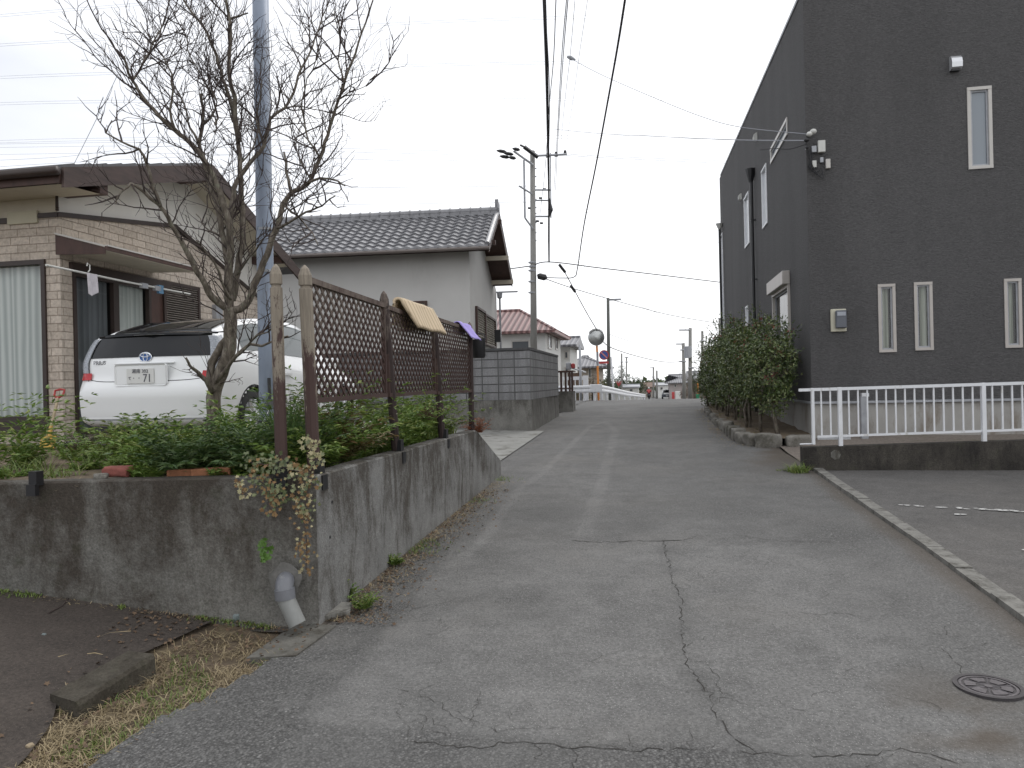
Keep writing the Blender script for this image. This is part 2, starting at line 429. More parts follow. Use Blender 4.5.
# ---- the lane, fine grid near the camera with wear recorded per vertex
L = lambda pts: [tuple(hit(*p))[:2] for p in pts]
F_stripL = L([(604, 422), (590, 427), (566, 450), (545, 470), (517, 492), (497, 522), (478, 545), (450, 566)])
F_stripR = L([(604, 422), (616, 430), (610, 452), (603, 482), (592, 508), (583, 536)])
F_crackM = L([(663, 540), (668, 560), (672, 580), (681, 600), (682, 625), (685, 650), (688, 664), (699, 682), (711, 695), (713, 715), (735, 738), (757, 755)])
F_crackM2 = L([(688, 660), (706, 664), (716, 676), (722, 695)])
F_joint = L([(572, 541), (600, 542.5), (640, 541), (682, 541)])
F_joint2 = L([(682, 541), (700, 534.5), (740, 535), (780, 541), (800, 542), (832, 544)])
F_bot = L([(395, 745), (430, 743), (470, 748), (510, 744), (560, 748), (620, 751), (680, 753), (730, 757), (790, 757), (850, 759), (905, 752), (960, 765)])
F_c4 = L([(405, 612), (430, 606), (455, 601), (490, 596)])
F_c5 = L([(590, 600), (620, 602), (665, 607)])
F_c6 = L([(793, 612), (820, 615), (838, 614), (862, 618)])
F_c7 = L([(455, 712), (478, 722), (500, 733), (530, 730), (560, 728)])
F_c8 = L([(770, 541), (800, 542), (828, 543)])
F_c9 = L([(940, 650), (955, 664), (962, 676)])
F_c10 = L([(395, 690), (430, 700), (450, 712), (470, 730)])
F_c11 = L([(575, 460), (615, 461), (680, 460), (700, 462)])
F_gravelL = L([(486, 486), (470, 520), (440, 552), (412, 585), (400, 610), (375, 640)])
def seg_d(X, Y, pts):
    D = np.full(X.shape, 1e9)
    for (x0, y0), (x1, y1) in zip(pts[:-1], pts[1:]):
        dx, dy = x1-x0, y1-y0; l2 = dx*dx+dy*dy+1e-12
        t = np.clip(((X-x0)*dx+(Y-y0)*dy)/l2, 0, 1)
        D = np.minimum(D, np.hypot(X-x0-t*dx, Y-y0-t*dy))
    return D
def fb(X, Y, s, seed=0.):
    return np.array([mnoise.fractal(Vector((x*s, y*s, seed)), 1, 2, 4) for x, y in zip(X.ravel(), Y.ravel())]).reshape(X.shape)
rx = np.concatenate([np.arange(-3.0, 2.24, .04), [2.245]])
ys_ = [1.0]
while ys_[-1] < 46: ys_.append(ys_[-1] + max(.035, (ys_[-1]-3)*.012))
ry = np.array(ys_)
X, Y = np.meshgrid(rx, ry)
Z = np.interp(Y, ZX, ZZ)
n1 = fb(X, Y, .8, 1.); n2 = fb(X, Y, 2.6, 4.); n3 = fb(X, Y, 9, 9.)
Z = Z + n1*.012 + n2*.003
wob = n2*.10 + n3*.04
g = lambda d, w_: np.clip(1-d/w_, 0, 1)**.6
tone = np.full(X.shape, .5) + n1*.03
gs = lambda d, w_: np.clip((w_-d)/.035, 0, 1)
tone += .13*gs(seg_d(X+wob*.25, Y, F_stripL), .075)*np.clip(.8+n2, 0, 1) + .11*gs(seg_d(X+wob*.35, Y, F_stripR), .10)*np.clip(.85+n2, 0, 1)
# smoother newer surfacing in the middle, below the transverse joint
ymid = float(np.mean([p[1] for p in F_joint]))
lx = np.interp(Y, [p[1] for p in F_gravelL[::-1]], [p[0] for p in F_gravelL[::-1]])
inner = np.clip((X-lx+wob*.8)/.12, 0, 1)
near = np.clip((ymid-Y)/.15, 0, 1)
yb = float(np.mean([p[1] for p in F_bot[2:8]]))
front = np.clip((Y-yb+wob*.5)/.10, 0, 1)
tone += .05*inner*near*front
grav = .8*(1-inner)*np.clip((9.5-Y)/2, 0, 1)*np.clip(.75+n2*1.5, 0, 1) + .5*(1-front)
grav += .35*np.clip((X-1.1+n1*.6)/.8, 0, 1)*np.clip((11-Y)/4, 0, 1)
grav += .25*np.clip(n1*2, 0, 1)
grav += .5*g(seg_d(X, Y, F_crackM), .12)*(.5+n2) + .45*g(seg_d(X, Y, F_c4), .25)
blot = lambda px, py, r_: np.clip(1-np.hypot(X-hit(px, py).x, (Y-hit(px, py).y)*.6)/r_, 0, 1)
tone -= .05*g(seg_d(X+wob*.2, Y, F_crackM), .05) + .04*g(seg_d(X+wob*.2, Y, F_bot), .05)
grav += .7*blot(530, 598, .30) + .6*blot(555, 510, .35) + .5*blot(430, 735, .35) + .5*blot(690, 745, .3)
tone -= .10*blot(545, 515, .8) + .05*blot(560, 500, .9)
tone += .12*blot(420, 625, .35)*np.clip(n2*3+.3, 0, 1) + .09*blot(905, 600, .55)*np.clip(.7+n2*2, 0, 1)
tone -= .05*np.clip(n2*2.5-.15, 0, 1)
soil = .9*np.clip((-2.05-X+wob*1.2)/.15, 0, 1)*np.clip((10.2-Y)/1, 0, 1)*np.clip((Y-4.2)/.5, 0, 1)

soil += .75*blot(990, 740, .5)*np.clip(.6+n2*2, 0, 1) + .55*np.clip((X-2.02+wob*.6)/.15, 0, 1)*np.clip((12-Y)/1.5, 0, 1)
tone -= .035*np.clip((Y-ymid+wob*.5)/.15, 0, 1)*np.clip((X+.55+wob)/.2, 0, 1)
grav += .30*np.clip((Y-ymid)/.3, 0, 1)*np.clip((X+.4+wob)/.3, 0, 1)*np.clip((14-Y)/4, 0, 1)*np.clip(.6+n1*2, 0, 1)
soil += .75*np.clip((X-(1.50+.3*np.sin(Y))+wob*2)/.4, 0, 1)*np.clip((Y-10.5)/2, 0, 1)*np.clip((24-Y)/3, 0, 1)
tone -= .045*(1-inner)*np.clip((9.5-Y)/2, 0, 1)
tone -= .09*np.clip((Y-10)/4, 0, 1)*np.clip((n1+.3)*1.2, 0, 1)
tone += .03*np.clip((Y-22)/8, 0, 1)
# pavement surface stops at the verge near the camera, on the left
edge_px = L([(80, 767), (115, 745), (150, 722), (200, 700), (240, 678), (275, 655), (312, 636)])
ex = np.interp(ry, [p[1] for p in edge_px], [p[0] for p in edge_px], left=edge_px[0][0], right=-3.0)
ex = np.where(ry > 4.55, -3.0, ex) + 0
V = np.stack([X.ravel(), Y.ravel(), Z.ravel()], 1)
n_ = len(rx); Fc = []
for j in range(len(ry)-1):
    for i in range(n_-1):
        if rx[i] < ex[j] + .03*n3[j, i]: continue
        Fc.append((j*n_+i, j*n_+i+1, (j+1)*n_+i+1, (j+1)*n_+i))
road = mesh_obj('road', V, Fc, M['road'], smooth=True); struct(road)
at_ = road.data.color_attributes.new('tone', 'FLOAT_COLOR', 'POINT')
cc = np.stack([np.clip(tone, 0, 1).ravel(), np.clip(grav, 0, 1).ravel(), np.clip(soil, 0, 1).ravel(), np.ones(X.size)], 1)
at_.data.foreach_set('color', cc.ravel().astype(np.float32))
# far asphalt around the crest and the cross street
struct(grid_mesh('cross_street', [-9, -6, -4.6, -3.0], np.arange(25, 41.1, 1), lambda x, y: zr(y)+.012, M['asphalt_old']))
struct(grid_mesh('cross_street', [2.235, 2.6, 4, 7, 12], np.arange(30.5, 41.1, 1), lambda x, y: zr(y)+.012, M['asphalt_old']))
struct(grid_mesh('far_road', [-2.6, 0, 3.0], [45.5, 50, 55, 60, 70, 80, 100, 120, 135, 180, 250, 400], lambda x, y: zr(y)+.012, M['asphalt_old']))
# cracks: open, irregular, tar-dark
def crack(pts, w0, w1, seed, name='road_crack'):
    rr = random.Random(seed); mb = MB(); P = []
    for (x0, y0), (x1, y1) in zip(pts[:-1], pts[1:]):
        l = math.hypot(x1-x0, y1-y0); k = max(2, int(l/.035))
        for i in range(k):
            t = i/k; P.append((x0+(x1-x0)*t+rr.uniform(-1, 1)*.018, y0+(y1-y0)*t+rr.uniform(-1, 1)*.018))
    P.append(pts[-1]); n = len(P); V = []; Fc = []
    for i, (x, y) in enumerate(P):
        a = P[max(i-1, 0)]; b_ = P[min(i+1, n-1)]
        dx, dy = b_[0]-a[0], b_[1]-a[1]; l = math.hypot(dx, dy)+1e-9
        wd = rr.uniform(w0, w1)*.62*(.25 if rr.random() < .25 else 1)
        if i in (0, n-1): wd = .001
        j0 = int(np.clip(np.searchsorted(ry, y)-1, 0, len(ry)-2)); i0 = int(np.clip(round((x+3)/.04), 0, n_-1))
        tt = (y-ry[j0])/(ry[j0+1]-ry[j0])
        z = Z[j0, i0]*(1-tt)+Z[j0+1, i0]*tt + .0025
        V += [(x-dy/l*wd/2, y+dx/l*wd/2, z), (x+dy/l*wd/2, y-dx/l*wd/2, z)]
        if i: Fc.append((2*i-2, 2*i-1, 2*i+1, 2*i))
    o = mesh_obj(name, V, Fc, M['crack']); struct(o)
crack(F_crackM, .004, .013, 1); crack(F_crackM2, .002, .006, 2); crack(F_joint, .014, .03, 3); crack(F_joint2, .004, .012, 4)
crack(F_bot, .004, .012, 5); crack(F_c4, .002, .006, 6); crack(F_c5, .002, .005, 7); crack(F_c6, .003, .007, 8)
crack(F_c7, .003, .007, 9); crack(F_c9, .003, .006, 10); crack(F_c10, .002, .006, 11); crack(F_c11, .008, .018, 12)

rb_ = random.Random(71)
for src, nb in ((F_crackM, 14), (F_bot, 12), (F_joint2, 4), (F_c4, 4)):
    for k in range(nb):
        i = rb_.randrange(len(src)-1); t_ = rb_.random(); x = src[i][0]+(src[i+1][0]-src[i][0])*t_; y = src[i][1]+(src[i+1][1]-src[i][1])*t_
        a = rb_.uniform(0, 2*pi); P = [(x, y)]
        for j in range(rb_.randint(2, 5)): x += cos(a)*.05; y += sin(a)*.05; a += rb_.gauss(0, .6); P.append((x, y))
        if min(p[1] for p in P) > 1.2 and max(abs(p[0]) for p in P) < 2.1: crack(P, .002, .005, 200+k)
for k in range(46):
    px0, py0 = rb_.choice([(545, 512), (640, 520), (700, 565), (790, 600), (430, 720), (480, 600), (600, 650), (850, 700), (760, 545), (900, 660)])
    p = hit(px0+rb_.gauss(0, 32), py0+rb_.gauss(0, 14)); x, y = p.x, p.y; a = rb_.uniform(0, 2*pi); P = [(x, y)]
    for j in range(rb_.randint(3, 8)): x += cos(a)*.06; y += sin(a)*.06; a += rb_.gauss(0, .7); P.append((x, y))
    if min(q[1] for q in P) > 1.3 and -1.9 < min(q[0] for q in P) and max(q[0] for q in P) < 2.1: crack(P, .002, .0045, 400+k)
# ---- drive on the lower left
hx = [round(-9.5+i*.1, 2) for i in range(100)]
def zdrive(x, y): return zg(x, y) + .004 + .012*mnoise.noise(Vector((x*1.3, y*1.3, 3)))
dv = []; df = []
kx0 = L([(20, 767), (52, 725), (60, 690), (150, 650), (215, 622), (262, 607)])
def drive_edge(y): return float(np.interp(y, [p[1] for p in kx0], [p[0] for p in kx0]))
yy = np.arange(.6, 5.35, .1)
for j, y in enumerate(yy):
    xe = drive_edge(y)
    for i in range(40):
        x = -9.6 + (xe+9.6)*(1-(1-i/39)**1.5); dv.append((x, y, zdrive(x, y)))
for j in range(len(yy)-1):
    for i in range(39): df.append((j*40+i, j*40+i+1, (j+1)*40+i+1, (j+1)*40+i))
struct(mesh_obj('driveway', dv, df, M['asphalt_dark'], smooth=True))
# verge between the drive and the lane: soil bank
vv = []; vf = []
yv = np.arange(1.2, 5.2, .08)
for j, y in enumerate(yv):
    a = drive_edge(y)-.15; b_ = float(np.interp(y, [p[1] for p in edge_px], [p[0] for p in edge_px]))+.05
    if y > 4.4: b_ = -1.95
    for i in range(10):
        x = a+(b_-a)*i/9; vv.append((x, y, zg(x, y)+.010*mnoise.noise(Vector((x*8, y*8, 0)))+(-.035+.012*sin(i/9*pi))))
for j in range(len(yv)-1):
    for i in range(9): vf.append((j*10+i, j*10+i+1, (j+1)*10+i+1, (j+1)*10+i))
struct(mesh_obj('verge', vv, vf, M['soil'], smooth=True))

# ---- parking lot on the right, with its kerb
def zp(x, y): return zr(y)+.005
struct(grid_mesh('parking_lot', [2.36]+[2.5+i*.5 for i in range(30)], np.arange(-1, 11.31, .3), lambda x, y: zp(x, y)+.006*mnoise.noise(Vector((x, y, 0))), M['asphalt_park']))
kb = MB(); rr = random.Random(3)
y = 1.2
while y < 11.15:
    l = rr.choice((.6, .6, .6, .45)); y2 = min(y+l, 11.15)
    j = rr.uniform(-.006, .006); hgt = .035+rr.uniform(-.006, .006)
    P = [(2.245+j, y+.004, zr(y)-.1), (2.385+j, y+.004, zr(y)-.1), (2.385+j, y2-.004, zr(y2)-.1), (2.245+j, y2-.004, zr(y2)-.1)]
    T = [(p[0]+(.008 if k in (0, 3) else -.008), p[1], p[2]+.1+hgt) for k, p in enumerate(P)]
    kb.add(P+T, [(3, 2, 1, 0), (4, 5, 6, 7), (0, 1, 5, 4), (1, 2, 6, 5), (2, 3, 7, 6), (3, 0, 4, 7)])
    y = y2
o = kb.build('kerb', M['conc_kerb']); tag(o, 'low worn concrete kerb strip between the lane and the parking lot', 'kerb')
# worn white line
M['paint'] = None
m, t, b = nmat('worn_line_paint'); b.inputs['Base Color'].default_value = (.62, .62, .6, 1); b.inputs['Roughness'].default_value = .8; M['paint'] = m
pl = MB(); rr = random.Random(8)
a = atZ(900, 508, zr(8.2)); b_ = atZ(1030, 514, zr(8.1))
def broken_line(mb, a, b_, wdt, keep, step=.05, seed=1):
    rr = random.Random(seed); n = int((b_-a).length/step); d = (b_-a).normalized(); s = d.cross(Vector((0, 0, 1)))
    for i in range(n):
        if rr.random() > keep(i/n): continue
        for k in range(3):
            if rr.random() < .35: continue
            c = a + d*(i*step+rr.uniform(0, .02)) + s*(wdt*(k/3-.5)+rr.uniform(-.01, .01)); c.z = zp(c.x, c.y)+.012
            pts = [c + d*(cos(q)*rr.uniform(.015, .045)) + s*(sin(q)*rr.uniform(.008, .02)) for q in (0, .9, 1.7, 2.6, 3.6, 4.5, 5.4)]
            mb.add(pts, [tuple(range(7))])
broken_line(pl, a, b_ + (b_-a)*.8, .07, lambda t: .35 + .6*t*2 if t < .5 else .9, seed=4)
for px, py in ((957, 520), (1018, 600), (1010, 598), (1023, 551)):
    p = atZ(px, py, zr(6.5)+.02)
    p.z = zp(p.x, p.y)+.012
    q = p+Vector((.14, .0, 0)); broken_line(pl, p, q, .03, lambda t: .8, seed=int(px))
o = pl.build('parking_line', M['paint']); struct(o)

# ================================================================== RETAINING WALL AND GARDEN LEVEL
GZ = .98
cz = 1.02
c0 = Vector((-2.20, 4.60)); 
fd = Vector((cos(YAW), sin(YAW)))     # front face runs square to the sight axis
FL = c0 - fd*9.0
wall = thing('retaining_wall', 'stained concrete retaining wall with an angled corner holding up the planted garden', 'retaining wall', (c0.x, c0.y, 0))
def wall_piece(name, pts_top, nrm, th, mat, zb, parent, nseg=60, endtaper=None):
    a, b_ = pts_top; V = []; Fc = []
    for i in range(nseg+1):
        t = i/nseg; x = a[0]+(b_[0]-a[0])*t; y = a[1]+(b_[1]-a[1])*t
        zt = cz if endtaper is None else endtaper(y)
        q = .004*mnoise.noise(Vector((x*3, y*3, 0)))
        V += [(x, y, zb), (x, y, zt-.012+q), (x-nrm[0]*.012, y-nrm[1]*.012, zt+q), (x-nrm[0]*th, y-nrm[1]*th, zt+q), (x-nrm[0]*th, y-nrm[1]*th, zb)]
    for i in range(nseg):
        for k in range(4): Fc.append((i*5+k, (i+1)*5+k, (i+1)*5+k+1, i*5+k+1))
    Fc.append((0, 1, 2, 3, 4)); n = nseg*5; Fc.append((n+4, n+3, n+2, n+1, n))
    mb = MB(); mb.add(V, Fc); return mb.build(name, mat, parent)
fn = Vector((fd.y, -fd.x))
wall_piece('front_face', ((FL.x, FL.y), (c0.x-.002, c0.y)), fn, .14, M['conc_front'], -.4, wall)
def tap(y): return cz if y < 9.25 else cz - (y-9.25)*.36 if y < 9.6 else cz-.126-(y-9.6)*.36
wall_piece('side_face', ((c0.x, c0.y), (c0.x, 10.75)), Vector((1, 0)), .14, M['conc_side'], -.4, wall, 60, tap)
wall_piece('end_face', ((c0.x-.14, 10.75), (-8, 10.75)), Vector((0, 1)), .14, M['conc_side'], -.4, wall, 20, lambda y: .52)
# weep holes as dark plugs
wh = MB()
for px, py in ((332, 502), (330, 537)):
    p = atX(px, py, c0.x); wh.tube([p+Vector((.003, 0, 0)), p+Vector((-.02, 0, 0))], .011, 8)
wh.build('weep_hole', M['black'], wall)
# soil of the garden
gv = []; gf = []
ys2 = np.arange(4.3, 13.0, .12); xs2 = np.arange(-16, -2.32, .12)
def zgard(x, y):
    z = GZ - .03 + .03*mnoise.noise(Vector((x*.9, y*.9, 2))) + .012*mnoise.noise(Vector((x*6, y*6, 5)))
    z += .05*sm((-2.8-x)/.8)*sm((6.5-y)/1.2)
    z -= sm((y-9.3)/1.4)*.50*sm((x+5.0)/.8)
    return z
nx2 = len(xs2)
for y in ys2:
    for x in xs2: gv.append((x, y, zgard(x, y)))
for j in range(len(ys2)-1):
    for i in range(nx2-1):
        cxm = xs2[i]; cym = ys2[j]
        # keep behind the front wall
        dd = (Vector((cxm, cym))-c0).dot(fn)
        if dd > -.10: continue
        if cym > 10.5 and cxm > -6.0: continue
        gf.append((j*nx2+i, j*nx2+i+1, (j+1)*nx2+i+1, (j+1)*nx2+i))
struct(mesh_obj('garden_soil', gv, gf, M['soil'], smooth=True))
# plot behind (car stand, second plot)
struct(mesh_obj('car_stand', [(-7.6, 7.9, GZ+.0), (-4.2, 7.9, GZ+.0), (-4.2, 12.9, GZ+.0), (-7.6, 12.9, GZ+.0)], [(0, 1, 2, 3)], M['conc_clean']))

M['slab_conc'] = pmat('weathered_slab', (.11, .105, .092), .9, .3, 9, bmp=.5, dirt=((.05, .045, .035), 5, .48))
# drain pipe through the wall foot
pipe = thing('drain_pipe', 'grey plastic drain elbow coming out of the foot of the stained wall', 'pipe', tuple(hit(300, 622)))
hp = atD(286, 580, 4.86) ; hp = Vector(hp)
fn3 = Vector((fn.x, fn.y, 0)); fd3 = Vector((fd.x, fd.y, 0))
A_ = hp - fn3*.02; pts = [A_, A_+fn3*.03]
for k in range(7):
    a_ = k/6*pi/2*.92
    pts.append(A_ + fn3*(.03+.060*sin(a_)) + Vector((0, 0, -.060*(1-cos(a_)))) + fd3*(.01*k/6))
elb = MB().tube(pts, [.058]*len(pts), 20)
elb.tube([pts[-1]+Vector((0, 0, .015)), pts[-1]+Vector((.006, 0, -.05))], [.065, .065], 20)
M['pvc'] = pmat('grey_pvc', (.155, .16, .175), .45, .12, 9, dirt=((.30, .30, .29), 12, .58))
smooth_angle(elb.build('elbow', M['pvc'], pipe))
e1 = pts[-1]+Vector((.004, 0, -.04)); e2 = e1 + fd3*.085 + fn3*.03 + Vector((0, 0, -.17))
M['pvc_pale'] = pmat('pale_pvc', (.23, .235, .225), .55, .15, 12, stretch=(1, 1, .3))
smooth_angle(MB().tube([e1, e2], .056, 20).build('lower_pipe', M['pvc_pale'], pipe))
ring = MB(); rp = []
for k in range(40):
    a_ = 2*pi*k/40; q = .105+.03*mnoise.noise(Vector((cos(a_), sin(a_), 0))*2)
    rp.append(hp + fd3*(cos(a_)*q) + Vector((0, 0, sin(a_)*q+.01)) + fn3*.001)
ring.prism(rp, fn3*.006); ring.build('mortar_collar', pmat('fresh_mortar', (.15, .146, .136), .9, .3, 14, bmp=.4), pipe)
# concrete drain cover slab at the foot
ca = hit(276, 660); cb_ = hit(345, 630)
sl_ = thing('drain_cover', 'worn flat concrete drain slab lying at the foot of the wall corner', 'drain cover', (ca.x, ca.y, ca.z))
q = [hit(246, 660), hit(296, 658), hit(336, 627), hit(296, 625)]
MB().prism([Vector((p.x, p.y, zr(p.y)-.06)) for p in q], (0, 0, .070)).build('slab', M['slab_conc'], sl_)
q = [hit(322, 622), hit(350, 616), hit(352, 608), hit(330, 606)]
o = MB().prism([Vector((p.x, p.y, zr(p.y)-.04)) for p in q], (0, 0, .075)).build('stone_slab', M['conc_kerb']); tag(o, 'small mossy stone slab wedged beside the wall corner', 'stone')

# concrete edging block in the lower left
def edge_block():
    T = [hit(52, 697), hit(78, 703), hit(156, 655), hit(128, 652)]
    p0 = atZ(50, 694, .10); p1 = atZ(78, 702, .10); p2 = atZ(155, 654, .14); p3 = atZ(128, 651, .14)
    P = [Vector(p) for p in (p0, p1, p2, p3)]
    mb = MB(); V = []; nseg = 16
    for i in range(nseg+1):
        t_ = i/nseg; a_ = P[0].lerp(P[3], t_); b_ = P[1].lerp(P[2], t_)
        jz = .006*mnoise.noise(Vector((i*.9, 0, 0)))
        br_ = .02*max(0, mnoise.noise(Vector((i*.7, 5, 0))))
        V += [(a_.x, a_.y, a_.z-.2), (a_.x, a_.y, a_.z+jz), (b_.x-.012-br_, b_.y, b_.z+jz), (b_.x, b_.y, b_.z-.02-br_+jz), (b_.x+.005, b_.y, b_.z-.25)]
    Fc = []
    for i in range(nseg):
        for k in range(4): Fc.append((i*5+k, (i+1)*5+k, (i+1)*5+k+1, i*5+k+1))
    Fc.append((0, 1, 2, 3, 4)); n = nseg*5; Fc.append((n+4, n+3, n+2, n+1, n))
    mb.add(V, Fc); o = mb.build('edging_block', stain_concrete('mossy_edging', (.085, .076, .06), (.028, .023, .017), .42, .6, .6, (.045, .05, .025)))
    tag(o, 'low mossy concrete edging block beside the dark drive', 'edging block')
edge_block()

# stones and bricks
def rock(name, p, s, seed, mat, label, cat='stone', group=None, flat=.6, sub=2):
    bm = bmesh.new(); bmesh.ops.create_icosphere(bm, subdivisions=sub+1, radius=1)
    for v in bm.verts:
        q = v.co.copy(); n0 = mnoise.noise(q*1.1+Vector((seed*3.1, 0, 0)))
        v.co = Vector((max(-.72, min(.72, q.x*(1+.5*n0))), max(-.72, min(.72, q.y*(1+.5*n0))), max(-.7, min(.7, q.z*(1+.35*n0)))))
        v.co += q*.06*mnoise.noise(q*4+Vector((seed, 0, 0)))
        v.co = Vector((v.co.x*s[0], v.co.y*s[1], v.co.z*s[2]))
    bmesh.ops.rotate(bm, verts=bm.verts, cent=(0, 0, 0), matrix=Matrix.Rotation(seed*1.7, 3, 'Z') if flat else Matrix.Identity(3))
    me = bpy.data.meshes.new(name); bm.to_mesh(me); bm.free(); me.materials.append(mat)
    me.polygons.foreach_set('use_smooth', [True]*len(me.polygons))
    o = bpy.data.objects.new(name, me); COL.objects.link(o); o.location = p
    return tag(o, label, cat, group)
M['stone'] = stain_concrete('grey_stone', (.20, .19, .17), (.07, .065, .05), .45, .6, .3, (.09, .085, .05))
M['stone_red'] = pmat('red_stone', (.22, .07, .055), .9, .25, 12, bmp=.5)
M['stone_blue'] = pmat('blue_grey_stone', (.16, .19, .19), .6, .3, 15, bmp=.4)
M['brick_o'] = pmat('orange_brick', (.28, .12, .06), .9, .25, 12, bmp=.5)
rock('stone', atD(120, 471, 5.15), (.13, .09, .05), 1, M['stone_red'], 'dull red flat stone lying at the top edge of the retaining wall', flat=0)
rock('stone', atD(101, 476, 5.05), (.06, .05, .025), 4, M['stone'], 'tan stone lying left beside the red stone on the wall top')
for k, (px, py, s_) in enumerate(((184, 473, .10), (212, 472, .13))):
    p = atD(px, py, 5.15); mb = MB(); Rm = Matrix.Translation(p) @ Matrix.Rotation(.2+.15*k, 4, 'Z')
    mb.box((-s_, -.05, -.028), (s_, .05, .028), Rm, .006)
    tag(mb.build('brick', M['brick_o']), ('short broken', 'long whole')[k]+' orange brick lying on the soil edge near the tree trunk', 'brick')
p = hit(236, 621); rock('stone', p+Vector((0, 0, .03)), (.07, .045, .04), 9, M['stone_blue'], 'smooth blue grey stone on the drive near the drain pipe')
p = hit(30, 748); rock('stone', p+Vector((0, 0, .01)), (.02, .016, .012), 12, pmat('tan_pebble', (.30, .24, .16), .9), 'small tan pebble on the drive in front of the edging block', 'pebble')
p = hit(44, 636); rock('stone', p+Vector((0, 0, .008)), (.016, .012, .010), 13, M['stone_blue'], 'small pale blue pebble in the middle of the dark drive', 'pebble')
# black post brackets on the wall
def bracket(p, face, label, k=1.0):
    t_ = thing('post_bracket', label, 'bracket', tuple(p))
    mb = MB(); mb.box((-.04*k, -.04*k, -.02), (.04*k, .04*k, .10*k)); mb.v = [tuple(Vector(v)+Vector(p)) for v in mb.v]; mb.build('socket', M['black'], t_)
    mb = MB(); n = face.normalized(); s_ = n.cross(Vector((0, 0, 1)))
    q0 = Vector(p); pts = [q0+s_*.04*k+n*.02, q0-s_*.04*k+n*.02, q0-s_*.04*k+n*.06, q0+s_*.04*k+n*.06]
    mb.prism([a+Vector((0, 0, -.11*k)) for a in pts], (0, 0, .10*k)); mb.build('hook_plate', M['black'], t_)
    return t_

# ================================================================== DARK BUILDING (right)
BX, BY, BD, BW = 2.9, 14.3, 30.0, 14.0
def ripple_mat(name, base):
    m, t, b = nmat(name)
    v = pos(t, (1, 1, 2.6)); f = noise(t, v, 21, 5, .6, .8)
    c = mixc(t, 1.0, ramp(t, noise(t, pos(t, (1, 1, .2)), 1.1, 7), [(.3, scl(base, .88)), (.7, scl(base, 1.10))]), ramp(t, f, [(.3, .72), (.7, 1.28)]), 'MULTIPLY')
    t.links.new(c, b.inputs['Base Color']); b.inputs['Roughness'].default_value = .85; b.inputs['Specular IOR Level'].default_value = .3
    bump(t, b, f, .9, .03); return m
M['dark_render'] = ripple_mat('dark_grey_rippled_render', (.092, .090, .091))
bld = thing('apartment_building', 'tall charcoal rendered building with narrow slit windows on the right of the lane', 'building', (BX, BY, zr(BY)))
ztop_n, ztop_f = 8.9, 9.56
a = atX(798, 0, BX); ztop_n = a.z - .02; sl_r = (ztop_f-ztop_n)/(29.9-a.y); ztn = ztop_n+(BY-a.y)*sl_r; ztf = ztop_n+(BD-a.y)*sl_r
PZ = 1.14
# wall shell with real openings cut out of both visible faces
def wall_with_holes(mb, mapf, u0, u1, vlo, vhi, holes, depth_vec):
    us = sorted(set([u0, u1] + [h[0] for h in holes] + [h[1] for h in holes]))
    dv_ = Vector(depth_vec)
    for i in range(len(us)-1):
        ua, ub = us[i], us[i+1]; um = (ua+ub)/2
        hs = sorted([h for h in holes if h[0] < um < h[1]], key=lambda h: h[2])
        lo = None
        segs = []; cur = None
        prev = ('lo',)
        edges = [None] + hs
        cura = (vlo(ua), vlo(ub))
        for h in hs:
            segs.append((cura, (h[2], h[2]))); cura = (h[3], h[3])
        segs.append((cura, (vhi(ua), vhi(ub))))
        for (la, lb), (ha, hb) in segs:
            if ha-la < 1e-4 and hb-lb < 1e-4: continue
            mb.add([mapf(ua, la), mapf(ub, lb), mapf(ub, hb), mapf(ua, ha)], [(0, 1, 2, 3)])
    for h in holes:
        P = [mapf(h[0], h[2]), mapf(h[1], h[2]), mapf(h[1], h[3]), mapf(h[0], h[3])]
        Q = [Vector(p)+dv_ for p in P]
        mb.add(P+Q, [(0, 1, 5, 4), (1, 2, 6, 5), (2, 3, 7, 6), (3, 0, 4, 7)])
def px_rect(at, K, x0, y0, x1, y1):            # measured corner pair on a wall plane
    a = at(x0, y0, K); b_ = at(x1, y1, K); return a, b_
# front face windows (pixel corners measured on the wall plane)
FW = []
for (x0, x1, yt, yb, m_) in ((877.5, 896.5, 284.5, 352, 'curtain_cream'), (913.5, 933.5, 282.5, 350, 'curtain_cream'), (1003.5, 1022.5, 279, 347.5, 'curtain_cream'), (966.5, 993, 88, 168, None)):
    a = atY(x0, (yt), BY); b_ = atY(x1, yb, BY)
    FW.append((a.x, b_.x, b_.z, a.z, m_))
FW.append((7.9, 8.33, FW[0][2], FW[0][3], 'curtain_cream'))
SWs = []
for (x0, x1, x_, yt, yb, k) in ((762.3, 767.2, 0, 166, 227, 'slit'), (744.7, 749.3, 0, 194, 246.5, 'slit'), (721.8, 723.8, 0, 232, 330, 'slit'), (746, 748.5, 0, 306, 326, 'slit')):
    yc = atX((x0+x1)/2, (yt+yb)/2, BX).y
    zt = atX((x0+x1)/2, yt, BX).z; zb = atX((x0+x1)/2, yb, BX).z
    ya = atX(x1, (yt+yb)/2, BX).y; yb_ = atX(x0, (yt+yb)/2, BX).y
    SWs.append((ya, yb_, zb, zt, k))
za = atX(787.5, 117, BX); zc = atX(771, 156, BX)
SWs.append((za.y, zc.y, atX(787.5, 135, BX).z, za.z, 'wide'))
za = atX(790, 283, BX); zc = atX(774, 295, BX); zb = atX(790, 345, BX)
SWs.append((za.y, zc.y, 1.75, za.z, 'big'))
fw_h = [(h[0], h[1], h[2], h[3]) for h in FW]; sw_h = [(h[0], h[1], h[2], h[3]) for h in SWs]
mb = MB()
wall_with_holes(mb, lambda u, v: (u, BY, v), BX, BX+BW, lambda u: PZ, lambda u: ztn, fw_h, (0, .09, 0))
